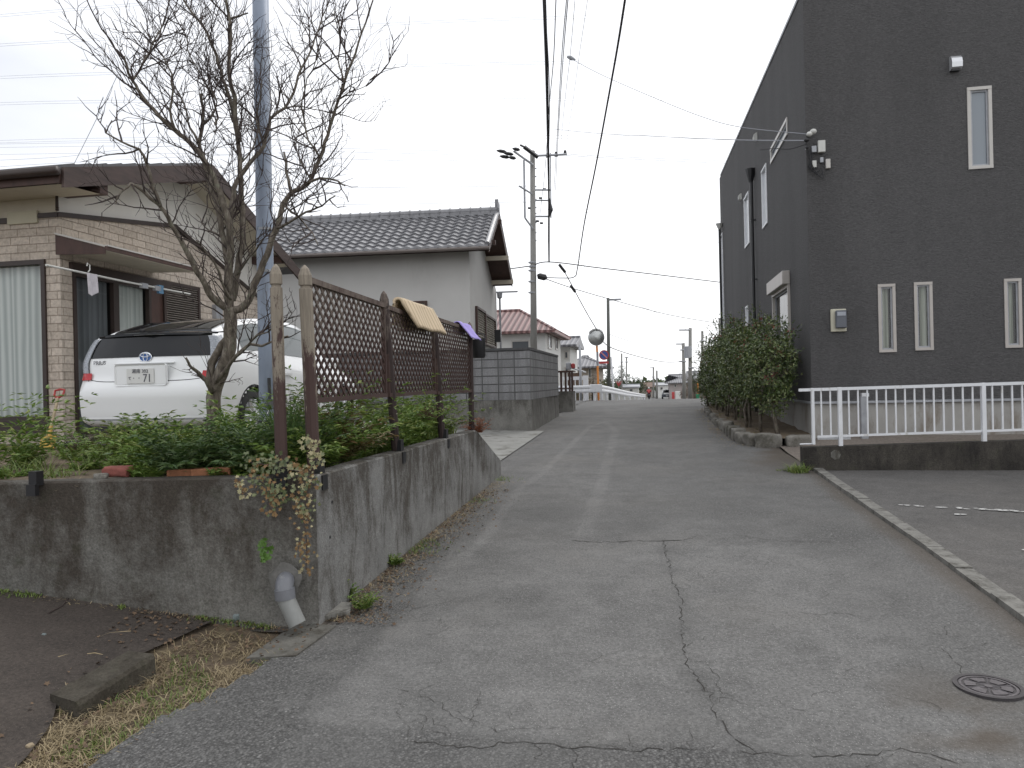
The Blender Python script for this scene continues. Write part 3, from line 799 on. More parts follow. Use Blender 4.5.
wall_with_holes(mb, lambda u, v: (BX, u, v), BY, BD, lambda u: PZ, lambda u: ztn+(u-BY)*(ztf-ztn)/(BD-BY), sw_h, (.09, 0, 0))
mb.add([(BX, BD, PZ), (BX+BW, BD, PZ), (BX+BW, BD, ztf), (BX, BD, ztf)], [(0, 1, 2, 3)])
mb.add([(BX+BW, BY, PZ), (BX+BW, BD, PZ), (BX+BW, BD, ztf), (BX+BW, BY, ztn)], [(0, 1, 2, 3)])
mesh_obj('wall', mb.v, mb.f, M['dark_render'], bld)
mb = MB(); mb.prism([(BX-.02, BY-.02, ztn-.002), (BX-.02, BD+.02, ztf-.002), (BX-.02, BD+.02, ztf+.06), (BX-.02, BY-.02, ztn+.06)], (BW+.04, 0, 0)); mb.build('roof', M['alu_grey'], bld)
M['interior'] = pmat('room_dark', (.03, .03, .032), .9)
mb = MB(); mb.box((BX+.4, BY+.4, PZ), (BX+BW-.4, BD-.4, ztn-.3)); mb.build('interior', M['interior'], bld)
mb = MB(); zb0 = .1
mb.box((BX+.03, BY+.03, zb0), (BX+BW-.03, BD-.03, PZ-.03)); mb.build('plinth', M['plinth'], bld)
mb = MB(); mb.box((BX-.025, BY-.025, PZ-.03), (BX+BW, BY+.05, PZ+.012)); mb.box((BX-.025, BY+.052, PZ-.03), (BX+.05, BD, PZ+.012)); mb.build('drip_strip', M['alu_grey'], bld)
def framed(parent, mapf, u0, u1, v0, v1, out, fw, frame_mat, glass_mat_, curtain=None, proud=.02, inner=True):
    """window: mapf(u,v,w) with w metres outward."""
    def bar(a0, a1, b0, b1, w0, w1, mb):
        P = [mapf(a0, b0, w0), mapf(a1, b0, w0), mapf(a1, b1, w0), mapf(a0, b1, w0), mapf(a0, b0, w1), mapf(a1, b0, w1), mapf(a1, b1, w1), mapf(a0, b1, w1)]
        mb.add(P, [(3, 2, 1, 0), (4, 5, 6, 7), (0, 1, 5, 4), (1, 2, 6, 5), (2, 3, 7, 6), (3, 0, 4, 7)])
    mb = MB()
    bar(u0, u0+fw, v0+fw, v1-fw, -.05, proud, mb); bar(u1-fw, u1, v0+fw, v1-fw, -.05, proud, mb)
    bar(u0, u1, v0, v0+fw, -.05, proud+.004, mb); bar(u0, u1, v1-fw, v1, -.05, proud+.004, mb)
    fr = mb.build('window', frame_mat, parent)
    if inner:
        mb = MB(); g2 = fw*1.0; k = fw*.55
        bar(u0+g2, u0+g2+k, v0+g2+k, v1-g2-k, -.045, -.012, mb); bar(u1-g2-k, u1-g2, v0+g2+k, v1-g2-k, -.045, -.012, mb)
        bar(u0+g2, u1-g2, v0+g2, v0+g2+k, -.045, -.010, mb); bar(u0+g2, u1-g2, v1-g2-k, v1-g2, -.045, -.010, mb)
        mb.build('sash', M['alu_grey'], fr)
    mb = MB(); mb.add([mapf(u0+fw, v0+fw, -.035), mapf(u1-fw, v0+fw, -.035), mapf(u1-fw, v1-fw, -.035), mapf(u0+fw, v1-fw, -.035)], [(0, 1, 2, 3)])
    mb.build('pane', glass_mat_, fr)
    if curtain:
        mb = MB(); n = 24; V = []
        for i in range(n+1):
            part = curtain is M['curtain_cream']
            fa, fb_ = (.10+.25*abs(sin(u0*7)), .80+.15*sin(u0*3)) if part else (0, 1)
            u = u0+fw+(u1-u0-2*fw)*(fa+(fb_-fa)*i/n); wq = -.10+.016*sin(i*1.9)+.010*sin(i*.7+1)
            V += [mapf(u, v0+fw*.5, wq), mapf(u, v1-fw*.5, wq)]
        mb.add(V, [(2*i, 2*i+2, 2*i+3, 2*i+1) for i in range(n)])
        mesh_obj('curtain', mb.v, mb.f, curtain, fr, True)
    return fr
M['curtain_dim'] = curtain_mat('dim_curtain', (.10, .10, .10), (.20, .20, .195))
M['slit_sky_tint'] = glass_mat('sky_tinted_slit_glass', (.70, .72, .74), .1)  # pale base colour stands in for the white sky reflected in the slits
M['frame_bld'] = pmat('beige_aluminium_frame', (.44, .41, .38), .45, .05, 6)
for (u0, u1, v0, v1, k) in FW:
    if k is None:
        framed(bld, lambda u, v, w: (u, BY-w, v), u0, u1, v0, v1, None, .055, M['frame_alu'], M['glass_grey'])
    else:
        framed(bld, lambda u, v, w: (u, BY-w, v), u0, u1, v0, v1, None, .05, M['frame_bld'], M['clear'], M['curtain_cream'])
for (u0, u1, v0, v1, k) in SWs:
    f = lambda u, v, w: (BX-w, u, v)
    if k == 'big':
        # aperture with shutter box
        wd = framed(bld, f, u0, u1, v0, v1-.02, None, .06, M['frame_bld'], M['clear_dark'], M['curtain_dim'], .05)
        mb = MB(); mb.box((BX-.16, u0-.03, v1-.02), (BX-.003, u1+.03, v1+.26), None, .01); mb.build('shutter_box', M['frame_bld'], wd)
    elif k == 'wide': framed(bld, f, u0, u1, v0, v1, None, .07, M['frame_alu'], M['glass_grey'])
    else: framed(bld, f, u0, u1, v0, v1, None, .05, M['white_metal'], M['slit_sky_tint'], None, .02, False)
# vent hoods
def vent(name, p, n, s, mat, parent):
    n = Vector(n); mb = MB(); p = Vector(p); sd_ = n.cross(Vector((0, 0, 1)))
    prof = [(0, -.7), (.35, -.75), (.8, -.55), (.85, 0), (.7, .5), (.35, .8), (0, .85)]
    mb.prism([p+n*(a*s)+Vector((0, 0, b_*s))-sd_*s*.55 for a, b_ in prof], sd_*s*1.1)
    return mb.build(name, mat, parent)
M['vent_alu'] = pmat('brushed_aluminium_hood', (.62, .63, .65), .3, .05, 8, metal=.5)
hd = vent('vent_hood', atY(954.5, 64.5, BY), (0, -1, 0), .155, M['vent_alu'], bld)
p = atY(954, 70, BY); MB().box((p.x-.07, BY-.08, p.z-.04), (p.x+.07, BY-.003, p.z+.01)).build('grille', M['black'], bld)
vent('vent_hood', atX(757, 137, BX), (-1, 0, 0), .12, M['plastic_white'], bld)
vent('vent_hood', atX(741.5, 197, BX), (-1, 0, 0), .12, M['plastic_white'], bld)
# downspouts
def downspout(px, pyt, label_h):
    p = atX(px, pyt, BX-.10); mb = MB(); y = p.y; zt = p.z
    d_ = MB(); d_.tube([(BX-.09, y, zt-.35), (BX-.09, y, .55)], .042, 10); o = d_.build('downspout', M['black'], bld)
    h = MB(); h.tube([(BX-.10, y, zt-.36), (BX-.10, y, zt-.14), (BX-.10, y, zt)], [.05, .11, .14], 8); h.build('hopper', M['black'], o)
    for z in (zt-1.4, zt-3.0, zt-4.6, zt-6.0):
        if z > .8: h = MB(); h.box((BX-.135, y-.05, z), (BX-.002, y+.05, z+.03)); h.build('bracket', M['black'], o)
downspout(750.6, 169, 0)
p = atX(721.4, 219, BX-.12)
d_ = MB(); d_.tube([(BX-.12, BD-.3, p.z-.2), (BX-.12, BD-.3, .6)], .045, 10)
o = d_.build('downspout', M['black'], bld); h = MB(); h.tube([(BX-.12, BD-.3, p.z-.22), (BX-.12, BD-.3, p.z)], [.05, .15], 8); h.build('hopper', M['plastic_white'], o)
# meter box
a = atY(830, 309.5, BY); b_ = atY(846, 331.5, BY)
mt = MB(); mt.box((a.x, BY-.05, b_.z), (b_.x, BY-.002, a.z), None, .01); mt_o = mt.build('meter_box', pmat('cream_plastic', (.50, .48, .38), .6, .05, 8), bld)
mt = MB(); mt.box((a.x+.07, BY-.13, b_.z+.06), (b_.x-.01, BY-.052, a.z-.03), None, .015); mt.build('meter', pmat('meter_grey', (.10, .11, .13), .4, .1, 8), mt_o)
mt = MB(); mt.box((a.x+.09, BY-.14, a.z-.13), (b_.x-.03, BY-.132, a.z-.06)); mt.build('dial', pmat('meter_window', (.30, .32, .36), .2), mt_o)
# cable gear at the corner: brackets, insulators, boxes and loops of cable
ub = []
for k, (x0, y0, x1, y1, mt_, dp) in enumerate(((817, 142, 824.5, 153, 'plastic_white', .09), (811, 147, 816, 153, 'alu_grey', .07), (811.5, 161.5, 816, 168, 'plastic_white', .06), (825, 160, 829.8, 169, 'frame_alu', .07), (819.5, 158, 823, 163, 'alu_grey', .05))):
    a = atY(x0, y0, BY); b_ = atY(x1, y1, BY)
    o = MB().box((a.x, BY-dp, b_.z), (b_.x, BY-.003, a.z), None, .006).build('junction_box', M[mt_], bld)
for px, py, r_ in ((813.3, 131.5, .055), (809.5, 134, .05), (806.5, 140, .045), (807, 147.5, .03)):
    p = atY(px, py, BY-.12); o = MB().sphere(p, r_, 10, 8, (1.1, 1, .9)).build('insulator', M['plastic_white'] if r_ > .046 else M['black'], bld, True)
    MB().tube([p, (p.x, BY-.002, p.z)], .012, 6).build('bolt', M['alu_grey'], o)
cb = MB(); rr = random.Random(4)
for k in range(5):
    p = atY(808+k*.8, 150, BY-.05); q = atY(812+k*3, 166+k*1.2, BY-.04)
    pts = []
    for i in range(13):
        t_ = i/12; s_ = p.lerp(q, t_); s_.z -= .35*sin(pi*t_)*(.3+.15*k); s_.x += .10*sin(pi*t_*2+k)*.5; s_.y = BY-.03-.012*k; pts.append(s_)
    cb.tube(pts, .009, 5)
cb.build('loose_cables', M['wire'], bld)
# short service post behind the white fence
a = atY(863.5, 393, BY-.35); a2 = thing('service_post', 'short grey square post standing before the plinth behind the white railing', 'post', (a.x, a.y, .4))
MB().box((a.x-.06, a.y-.05, .3), (a.x+.06, a.y+.05, a.z-.06), None, .008).build('shaft', M['alu_grey'], a2)
MB().box((a.x-.045, a.y-.06, a.z-.062), (a.x+.075, a.y+.04, a.z)).build('tap_box', M['vent_alu'], a2)
# soil strip behind the fence
struct(grid_mesh('gravel_strip', [2.25]+[2.5+i*.6 for i in range(24)], [11.33, 11.9, 12.5, 13.1, 13.7, 14.2, 14.5], lambda x, y: zr(y)+.02+.25*sm((y-11.3)/.3)*sm((x-2.5)/.4)*.55+.03*mnoise.noise(Vector((x*2, y*2, 0))), pmat('gravel_soil', (.16, .135, .115), .95, .35, 25, bmp=.8, bscale=40, dirt=((.08, .085, .04), 3, .55))))

# ---- white railing on its black concrete base
ZF = .33
rail = thing('white_railing', 'white painted metal railing along the top of the dark low wall beside the parking lot', 'railing', (2.3, 11.2, .6))
bw = atY(812, 447, 11.2)
low = MB(); V = []; x0_, x1_ = 2.12, 12.0
top_ = lambda x: .60+(x-2.12)*.027
bot_ = lambda x: .2
low.prism([(x0_, 11.13, bot_(0)), (x1_, 11.13, bot_(0)), (x1_, 11.13, top_(x1_)), (x0_, 11.13, top_(x0_))], (0, .2, 0))
o = low.build('low_wall', M['conc_black']); tag(o, 'low black algae stained concrete wall under the white railing', 'low wall')
p = atY(836, 452, 11.1); rp = [(p.x+cos(k*.9)*.07, 11.128, .50+.055*sin(k*.9)*(1.2 if sin(k*.9) > 0 else 1.4)) for k in range(7)]
o = MB().prism(rp, (0, -.006, 0)).build('repair_patch', M['conc_kerb']); o.parent = None
o2 = o; tag(o2, 'pale mortar patch on the dark low wall under the second railing post', 'mortar patch')
zt_ = lambda x: 1.42+(x-2.28)*.012
FYc = 11.22
def rbar(x0, x1, z0, z1, th, name):
    MB().prism([(x0, FYc-th/2, z0(x0)), (x1, FYc-th/2, z0(x1)), (x1, FYc-th/2, z1(x1)), (x0, FYc-th/2, z1(x0))], (0, th, 0)).build(name, M['white_metal'], rail)
rbar(2.10, 12, lambda x: zt_(x)-.02, lambda x: zt_(x)+.022, .055, 'top_rail')
rbar(2.34, 12, lambda x: top_(x)+.125, lambda x: top_(x)+.155, .035, 'bottom_rail')
for x in (2.285, 2.65, 4.51, 6.4, 8.3, 10.2):
    wv_ = .027 if x > 2.4 else .02
    MB().box((x-wv_, FYc-.032, top_(x)-(.02 if x != 2.285 else -.03)), (x+wv_, FYc+.032, zt_(x)+.024), None, .004).build('post', M['white_metal'], rail)
x = 2.285+.115; 
while x < 12:
    if min(abs(x-q) for q in (2.285, 2.65, 4.51, 6.4, 8.3, 10.2)) > .05:
        MB().box((x-.0095, FYc-.012, top_(x)+.157), (x+.0095, FYc+.012, zt_(x)-.022)).build('baluster', M['white_metal'], rail)
    x += .1235
MB().tube([(2.10, FYc, .64), (2.29, FYc, .645)], .011, 8).build('loose_tube', M['white_metal'], rail)
o = MB().box((2.36, 11.27, .70), (2.80, 11.31, .735)).build('pipe_end', M['white_metal'], rail)

# ================================================================== BLOCK WALL (middle)
bwx, bwy = -2.80, 17.5
bwall = thing('block_wall', 'grey concrete block wall on a stained concrete base before the tiled house', 'wall', (bwx, bwy, .45))
ze, zt1 = 1.215, 2.47
MB().prism([(bwx, bwy, .1), (bwx, bwy+5.6, .1), (-2.85, bwy+5.6, ze), (bwx, bwy, ze)], (-.28, 0, 0)).build('base', M['conc_base'], bwall)
MB().box((-10, bwy+.002, .1), (bwx-.282, bwy+.26, ze)).build('base', M['conc_base'], bwall)
MB().box((bwx-.17, bwy+.002, ze+.003), (bwx-.02, bwy+5.55, zt1-.06)).build('block_courses', M['block'], bwall)
MB().box((-10, bwy+.02, ze+.003), (bwx-.172, bwy+.16, zt1-.06)).build('block_courses', M['block'], bwall)
M['coping'] = pmat('dark_coping', (.07, .07, .072), .85, .2, 8, bmp=.4)
MB().box((bwx-.18, bwy-.01, zt1-.058), (bwx-.01, bwy+5.58, zt1)).build('coping', M['coping'], bwall)
MB().box((-10, bwy-.012, zt1-.058), (bwx-.182, bwy+.18, zt1)).build('coping', M['coping'], bwall)
# concrete drive between the two walls
struct(grid_mesh('side_drive', [-12, -9, -6, -5, -4, -3.4, -2.98, -2.5], [10.9, 12, 13, 14, 15, 16, 17, 17.45], lambda x, y: zr(y)+.018+.03*max(0, -2.6-x)*.9, M['conc_clean']))

# ================================================================== HOUSE 1 (left, stone cladding)
HX, HY = -7.49, 8.37
h1 = thing('clad_house', 'single storey house with tan stone cladding and dark brown eaves behind the white car', 'house', (HX, HY, .9))
HXL, HYB = -16.0, 13.6
TR = [(8.38, 3.93), (10.75, 4.27), (13.6, 3.30)]        # brown belt on the gable wall
def trz(y): return float(np.interp(y, [t_[0] for t_ in TR], [t_[1] for t_ in TR]))
def gz(y): return float(np.interp(y, [HY-.6, 10.89, 13.81], [4.22, 5.16, 3.93]))
# openings: (y0,y1,z0,z1) on the side wall ; x on the front
door_h = (8.57, 10.52, 1.05, 3.22); louv = (atX(163, 290, HX).y, atX(197, 290, HX).y, 2.45, 3.30)
mb = MB()
wall_with_holes(mb, lambda u, v: (HX, u, v), HY, HYB, lambda u: .6, trz, [door_h, (louv[0]+.02, louv[1], louv[2], louv[3])], (-.12, 0, 0))
win_f = (-9.6, -7.70, 1.26, 3.36)
wall_with_holes(mb, lambda u, v: (u, HY, v), HXL, HX, lambda u: .6, lambda u: 3.92, [win_f], (0, .12, 0))
mesh_obj('clad_wall', mb.v, mb.f, M['cladding'], h1)
# the gable wall above the belt
mb = MB(); ys3 = [HY, 9.6, 10.89, 12.2, HYB]
for a, b_ in zip(ys3[:-1], ys3[1:]):
    mb.add([(HX-.02, a, trz(a)-.01), (HX-.02, b_, trz(b_)-.01), (HX-.02, b_, gz(b_)), (HX-.02, a, gz(a))], [(0, 1, 2, 3)])
mesh_obj('gable_wall', mb.v, mb.f, M['white_wall'], h1)
mb = MB(); mb.add([(HXL, HY+.02, 3.9), (HX-.02, HY+.02, 3.9), (HX-.02, HY+.02, 4.3), (HXL, HY+.02, 4.3)], [(0, 1, 2, 3)]); mesh_obj('eave_wall', mb.v, mb.f, M['cream'], h1)
mb = MB(); mb.prism([(HX+.002, HY-.02, 3.90), (HX+.002, 10.75, 4.24), (HX+.002, 10.75, 4.30), (HX+.002, HY-.02, 3.96)], (.03, 0, 0))
mb.prism([(HX+.004, 10.752, 4.24), (HX+.004, HYB, 3.28), (HX+.004, HYB, 3.34), (HX+.004, 10.752, 4.30)], (.03, 0, 0)); mb.build('belt_trim', M['brown'], h1)
mb = MB(); mb.box((-7.78, HY-.03, 3.90), (HX, HY-.002, 3.96)); mb.box((HXL, HY-.03, 3.86), (-8.25, HY-.002, 3.93)); mb.build('belt_trim', M['brown'], h1)
MB().box((-8.24, HY-.035, 3.84), (-7.79, HY-.004, 4.0)).build('vent_panel', pmat('cream_panel', (.46, .43, .33), .8, .04, 5), h1)
# roof: two slopes of dark sheet with deep fascia
rx1 = HX+.6
ey, rdy, by = HY-.62, 10.89, 13.95
ez, rz, bz = 4.36, 5.28, 3.98
roof = MB()
for (ya, za_, yb_, zb_) in ((ey, ez, rdy, rz), (rdy+.002, rz, by, bz)):
    roof.prism([(HXL-.5, ya, za_-.05), (HXL-.5, yb_, zb_-.05), (HXL-.5, yb_, zb_), (HXL-.5, ya, za_)], (rx1-HXL+.5, 0, 0))
rf = roof.build('roof', M['roof_metal'], h1)
# standing seams
mb = MB(); y = ey+.2
while y < rdy:
    z = ez+(y-ey)/(rdy-ey)*(rz-ez); mb.box((HXL-.5, y, z-.01), (rx1, y+.02, z+.012)); y += .28
mb.build('roof_seams', M['roof_metal'], rf)
mb = MB()
mb.prism([(rx1+.001, ey, ez-.28), (rx1+.001, rdy, rz-.28), (rx1+.001, rdy, rz-.035), (rx1+.001, ey, ez-.035)], (.035, 0, 0))
mb.prism([(rx1+.003, rdy+.002, rz-.28), (rx1+.003, by, bz-.25), (rx1+.003, by, bz-.035), (rx1+.003, rdy+.002, rz-.035)], (.035, 0, 0)); mb.build('barge_board', M['fascia'], rf)
MB().box((HXL-.5, ey-.03, ez-.23), (rx1-.002, ey-.002, ez-.06)).build('fascia', M['brown_wood'], rf)
gt = MB(); gt.tube([(HXL-.5, ey-.09, ez-.10), (rx1+.03, ey-.09, ez-.10)], .055, 10); gt.build('gutter', M['brown'], rf, True)
mb = MB()
mb.add([(HXL, ey, ez-.235), (rx1, ey, ez-.235), (rx1, HY+.02, ez-.20), (HXL, HY+.02, ez-.20)], [(0, 1, 2, 3)])
mb.add([(HX-.02, HY, gz(HY)), (rx1, HY, gz(HY)), (rx1, rdy, gz(rdy)), (HX-.02, rdy, gz(rdy))], [(0, 1, 2, 3)])
mb.add([(HX-.02, rdy, gz(rdy)), (rx1, rdy, gz(rdy)), (rx1, HYB, gz(HYB)), (HX-.02, HYB, gz(HYB))], [(0, 1, 2, 3)])
mesh_obj('soffit', mb.v, mb.f, M['soffit'], h1)
for yq, ph in ((HY+.1, .24), (10.89, .15), (13.2, .15)):
    MB().box((HX-.01, yq-.07, gz(yq)-ph-.01), (rx1-.01, yq+.07, gz(yq)-.02)).build('purlin', M['brown_wood'], h1)
mb = MB(); mb.tube([(HX+.06, HY-.09, 4.0), (HX+.03, HY-.06, 3.97), (HX+.03, HY-.06, 4.2), (HX+.1, ey-.05, 4.24)], .02, 6); mb.build('drain_tube', M['brown'], h1)
MB().box((HXL, HY+.35, .7), (HX-.35, HYB, 3.85)).build('interior', M['interior'], h1)  # dark box added so no sky light passes through the openings
# front window with curtains
f = lambda u, v, w: (u, HY-w, v)
wd = framed(h1, f, win_f[0], win_f[1], win_f[2], win_f[3], None, .06, M['brown'], M['clear'], M['curtain'], .03, False)
MB().box((win_f[0], HY-.06, 1.10), (win_f[1]+.05, HY-.035, 1.27)).build('sill', M['brown'], wd)
MB().box((-8.83, HY+.01, 1.32), (-8.77, HY+.045, 3.30)).build('mullion', M['brown'], wd)
# side doors under the canopy: brown frame, three leaves
f = lambda u, v, w: (HX+w, u, v)
y0, y1, z0, z1 = door_h
for k, (a, b_, cur) in enumerate(((y0, y0+.80, 'curtain_grey'), (y0+.80, y0+1.56, 'curtain'), (y0+1.56, y1, None))):
    if cur: framed(h1, f, a, b_, z0, z1, None, .055, M['brown'], M['clear_dark'] if k == 0 else M['clear'], M[cur], .02, False)
    else: MB().box((HX-.06, a, z0), (HX+.01, b_, z1)).build('door', M['brown_wood'], h1)
mb = MB(); mb.box((HX-.02, y0-.05, z1+.003), (HX+.05, y1+.05, z1+.12)); mb.build('door_lintel', M['brown'], h1)
# canopy
ca0, ca1, cnx = 8.30, 10.20, HX+.72
def cprof(y, za, zb_, zc, zd, X0=HX+.002, X1=cnx): return [(X0, y, za), (X1, y, zb_), (X1, y, zc), (X0, y, zd)]
MB().prism(cprof(ca0+.02, 3.44, 3.41, 3.46, 3.66), (0, ca1-ca0-.02, 0)).build('canopy', M['soffit'], h1)
MB().prism(cprof(ca0, 3.40, 3.37, 3.455, 3.655), (0, .018, 0)).build('canopy_end', M['brown_wood'], h1)
MB().prism([(cnx+.001, ca0, 3.42), (cnx+.001, ca1, 3.42), (cnx+.001, ca1, 3.47), (cnx+.001, ca0, 3.47)], (.02, 0, 0)).build('canopy_fascia', M['brown_wood'], h1)
cp = MB(); cp.prism(cprof(ca0-.015, 3.662, 3.462, 3.482, 3.682), (0, .04, 0)); cp.box((cnx-.02, ca0+.027, 3.472), (cnx+.03, ca1, 3.49)); cp.build('canopy_edge', M['frame_alu'], h1)
# louvred window
y0, y1, z0, z1 = louv
lv = MB(); lv.box((HX-.02, y0, z0-.05), (HX+.04, y1, z0-.002)); lv.box((HX-.02, y0, z1+.002), (HX+.04, y1, z1+.05)); lv.box((HX-.02, y0-.03, z0-.05), (HX+.042, y0+.02, z1+.05)); lv.box((HX-.02, y1-.02, z0-.05), (HX+.042, y1+.03, z1+.05))
lo = lv.build('window', M['brown'], h1); mb = MB(); z = z0
while z < z1:
    mb.prism([(HX-.01, y0+.02, z), (HX+.03, y0+.02, z+.008), (HX+.03, y0+.02, z+.014), (HX-.01, y0+.02, z+.03)], (0, y1-y0-.04, 0)); z += .036
mb.build('louvres', pmat('brown_grey_louvre', (.20, .175, .155), .6, .1, 6), lo)
MB().box((HX-.10, y0, z0), (HX-.06, y1, z1)).build('backing', M['interior'], lo)
for px, py in ((215.5, 312),):
    p = atX(px, py, HX); MB().box((HX+.0, p.y-.1, p.z-.12), (HX+.08, p.y+.1, p.z+.12)).build('meter_box', M['alu_grey'], h1)
# laundry pole, hanger and cloth
a = Vector((-6.95, 7.75, 3.02)); 
pa = atX(46, 265, -6.95); pb = atX(190, 294, -6.95)
lp = thing('laundry_pole', 'long thin laundry pole hung under the canopy of the clad house', 'laundry pole', tuple(pa))
MB().tube([pa, pa.lerp(pb, .5)+Vector((0, 0, -.01)), pb], .014, 8).build('pole', M['plastic_white'], lp)
for t_ in (.62, .72): q = pa.lerp(pb, t_); MB().box((q.x-.03, q.y-.06, q.z-.05), (q.x+.02, q.y+.06, q.z+.02)).build('clip', M['alu_grey'], lp)
q = pa.lerp(pb, .24)
hg = thing('coat_hanger', 'small white wire hanger hooked on the laundry pole', 'hanger', tuple(q))
MB().tube([q+Vector((0, 0, .02)), q+Vector((.0, .03, .05)), q+Vector((0, .03, .11)), q+Vector((0, -.01, .13)), q+Vector((0, -.02, .09))], .008, 6).build('hook', M['plastic_white'], hg)
cl = MB(); V = []; 
for i in range(9):
    for j in range(9):
        u_, v_ = i/8, j/8; V.append((q.x+.03+.02*sin(u_*9), q.y-.06+u_*.17+.02*v_, q.z-.0-.26*v_-.03*sin(u_*5)*v_))
cl.add(V, [(i*9+j, (i+1)*9+j, (i+1)*9+j+1, i*9+j+1) for i in range(8) for j in range(8)])
o = mesh_obj('cloth', cl.v, cl.f, pmat('pale_cloth', (.55, .52, .55), .95, .1, 12), None, True); tag(o, 'small pale cloth drying on the laundry pole', 'cloth')
pb2 = atX(160, 284, -6.95)
o = MB().box((pb2.x-.02, pb2.y-.05, pb2.z-.14), (pb2.x+.02, pb2.y+.05, pb2.z-.02)).build('peg_bundle', pmat('teal_plastic', (.10, .22, .35), .5, .1, 9)); tag(o, 'blue laundry pegs clipped together on the pole end', 'pegs')
# pole hanging arm under canopy
# shovel leaning on the wall corner
sh = thing('shovel', 'shovel with a yellow blade and red grip leaning on the stone clad corner', 'shovel', tuple(atD(45, 448, 8.6)))
s0 = atD(45, 452, 8.65); s1 = atD(58, 398, 8.9)
MB().tube([s0.lerp(s1, .22), s1], .017, 8).build('handle', pmat('pale_wood_shaft', (.42, .34, .22), .6, .2, 20), sh)
dsh = (s1-s0).normalized(); sdv = dsh.cross(Vector((0, 1, 0))).normalized()
bl = MB(); bl.prism([s0+sdv*-.10+dsh*.20, s0+sdv*.10+dsh*.20, s0+sdv*.105+dsh*.04, s0+sdv*.05-dsh*.03, s0-sdv*.05-dsh*.03, s0-sdv*.105+dsh*.04], (0, .012, 0)); bl.build('blade', pmat('yellow_paint', (.55, .33, .05), .5, .2, 10), sh)
MB().tube([s0+dsh*.16+Vector((0, .005, 0)), s0+dsh*.32], [.03, .02], 8).build('socket', pmat('yellow_paint_worn', (.5, .32, .08), .5, .2, 10), sh)
MB().tube([s1, s1+dsh*.03+sdv*.06, s1+dsh*.10+sdv*.065, s1+dsh*.11, s1+dsh*.10-sdv*.065, s1+dsh*.03-sdv*.06, s1], .013, 6).build('grip', M['red'], sh)

# ================================================================== HOUSE 2 (tiled roof)
d592 = ray(592, 382); f2 = Vector((d592.x, d592.y, 0)).normalized(); r2 = Vector((f2.y, -f2.x, 0))
C2 = atD(471, 340, 20.0); C2.z = 0
rz2 = atan2(r2.y, r2.x)
h2 = thing('tiled_house', 'pale grey rendered house with a grey tile gable roof behind the block wall', 'house', tuple(C2), rz2, local=True)
def pl2(px, py, axis, val):       # pixel -> local coords on plane x=val or y=val
    d = ray(px, py); n = r2 if axis == 'x' else f2
    t_ = (val + C2.dot(n) - E0.dot(n))/d.dot(n); p = E0+d*t_ - C2
    return Vector((p.dot(r2), p.dot(f2), p.z))
OV = .62
pe = pl2(488, 246, 'x', OV); pr = pl2(498, 214, 'x', OV); pb_ = pl2(511.5, 282, 'x', OV)
LX = -9.5
yE, zE, yR, zR, yB, zB = pe.y, pe.z, pr.y, pr.z, pb_.y, pb_.z
def h2z(y): return float(np.interp(y, [yE, yR, yB], [zE, zR, zB]))-.16
yfar = pl2(496.5, 300, 'x', 0).y
mb = MB()
mb.add([(LX, 0, 0), (0, 0, 0), (0, 0, h2z(0)), (LX, 0, h2z(0))], [(0, 1, 2, 3)])
mb.add([(0, 0, 0), (0, yfar, 0), (0, yfar, h2z(yfar)), (0, yR, h2z(yR)), (0, 0, h2z(0))], [(0, 1, 2, 3, 4)])
mb.add([(LX, yfar, 0), (0, yfar, 0), (0, yfar, h2z(yfar)), (LX, yfar, h2z(yfar))], [(0, 1, 2, 3)])
mb.add([(LX, 0, 0), (LX, yfar, 0), (LX, yfar, h2z(yfar)), (LX, yR, h2z(yR)), (LX, 0, h2z(0))], [(0, 1, 2, 3, 4)])
mesh_obj('wall', mb.v, mb.f, M['grey_wall'], h2)
def tile_roof(x0, x1, ya, za_, yb_, zb_, parent, mat, pitch=.27, row=.25, amp=.035, name='roof'):
    n = max(2, int(abs(x1-x0)/pitch)*6); L_ = math.hypot(yb_-ya, zb_-za_); rows = int(L_/row)
    V = []; Fc = []
    ny, nz = -(zb_-za_)/L_, (yb_-ya)/L_
    if nz < 0: ny, nz = -ny, -nz
    for r_ in range(rows):
        for e_ in (0, 1):
            t_ = (r_+e_)/rows; lift = .045 if e_ == 0 else 0.0
            for i in range(n+1):
                ph = (i/6.0) % 1.0
                w_ = amp*(1-abs(2*ph-1)**1.5*1.0) if True else 0
                w_ = amp*(sin(2*pi*ph)*.7+.5)
                y = ya+(yb_-ya)*t_+ny*(w_+lift); z = za_+(zb_-za_)*t_+nz*(w_+lift)
                V.append((x0+(x1-x0)*i/n, y, z))
    m_ = n+1
    for r_ in range(rows*2-1):
        for i in range(n): Fc.append((r_*m_+i, r_*m_+i+1, (r_+1)*m_+i+1, (r_+1)*m_+i))
    # eave lip
    k = len(V)
    for i in range(n+1): V.append((V[i][0], V[i][1], V[i][2]-.07))
    for i in range(n): Fc.append((i, i+1, k+i+1, k+i))
    return mesh_obj(name, V, Fc, mat, parent)
M['tile'] = pmat('grey_glazed_tile', (.20, .20, .21), .27, .25, 9)
rf2 = tile_roof(LX-.4, OV, yE, zE, yR, zR, h2, M['tile'])
tile_roof(LX-.4, OV, yB, zB, yR, zR, h2, M['tile'])
rg = MB(); rg.tube([(LX-.4, yR, zR+.10), (OV+.02, yR, zR+.10)], .11, 10); rg.box((LX-.4, yR-.11, zR-.02), (OV, yR+.11, zR+.08))
x = LX
while x < OV: rg.tube([(x, yR, zR+.10), (x+.03, yR, zR+.10)], .135, 10); x += .30
rg.tube([(OV, yR, zR+.15), (OV+.05, yR, zR+.15)], .17, 10); rg.box((OV-.08, yR-.05, zR+.1), (OV+.02, yR+.05, zR+.42))
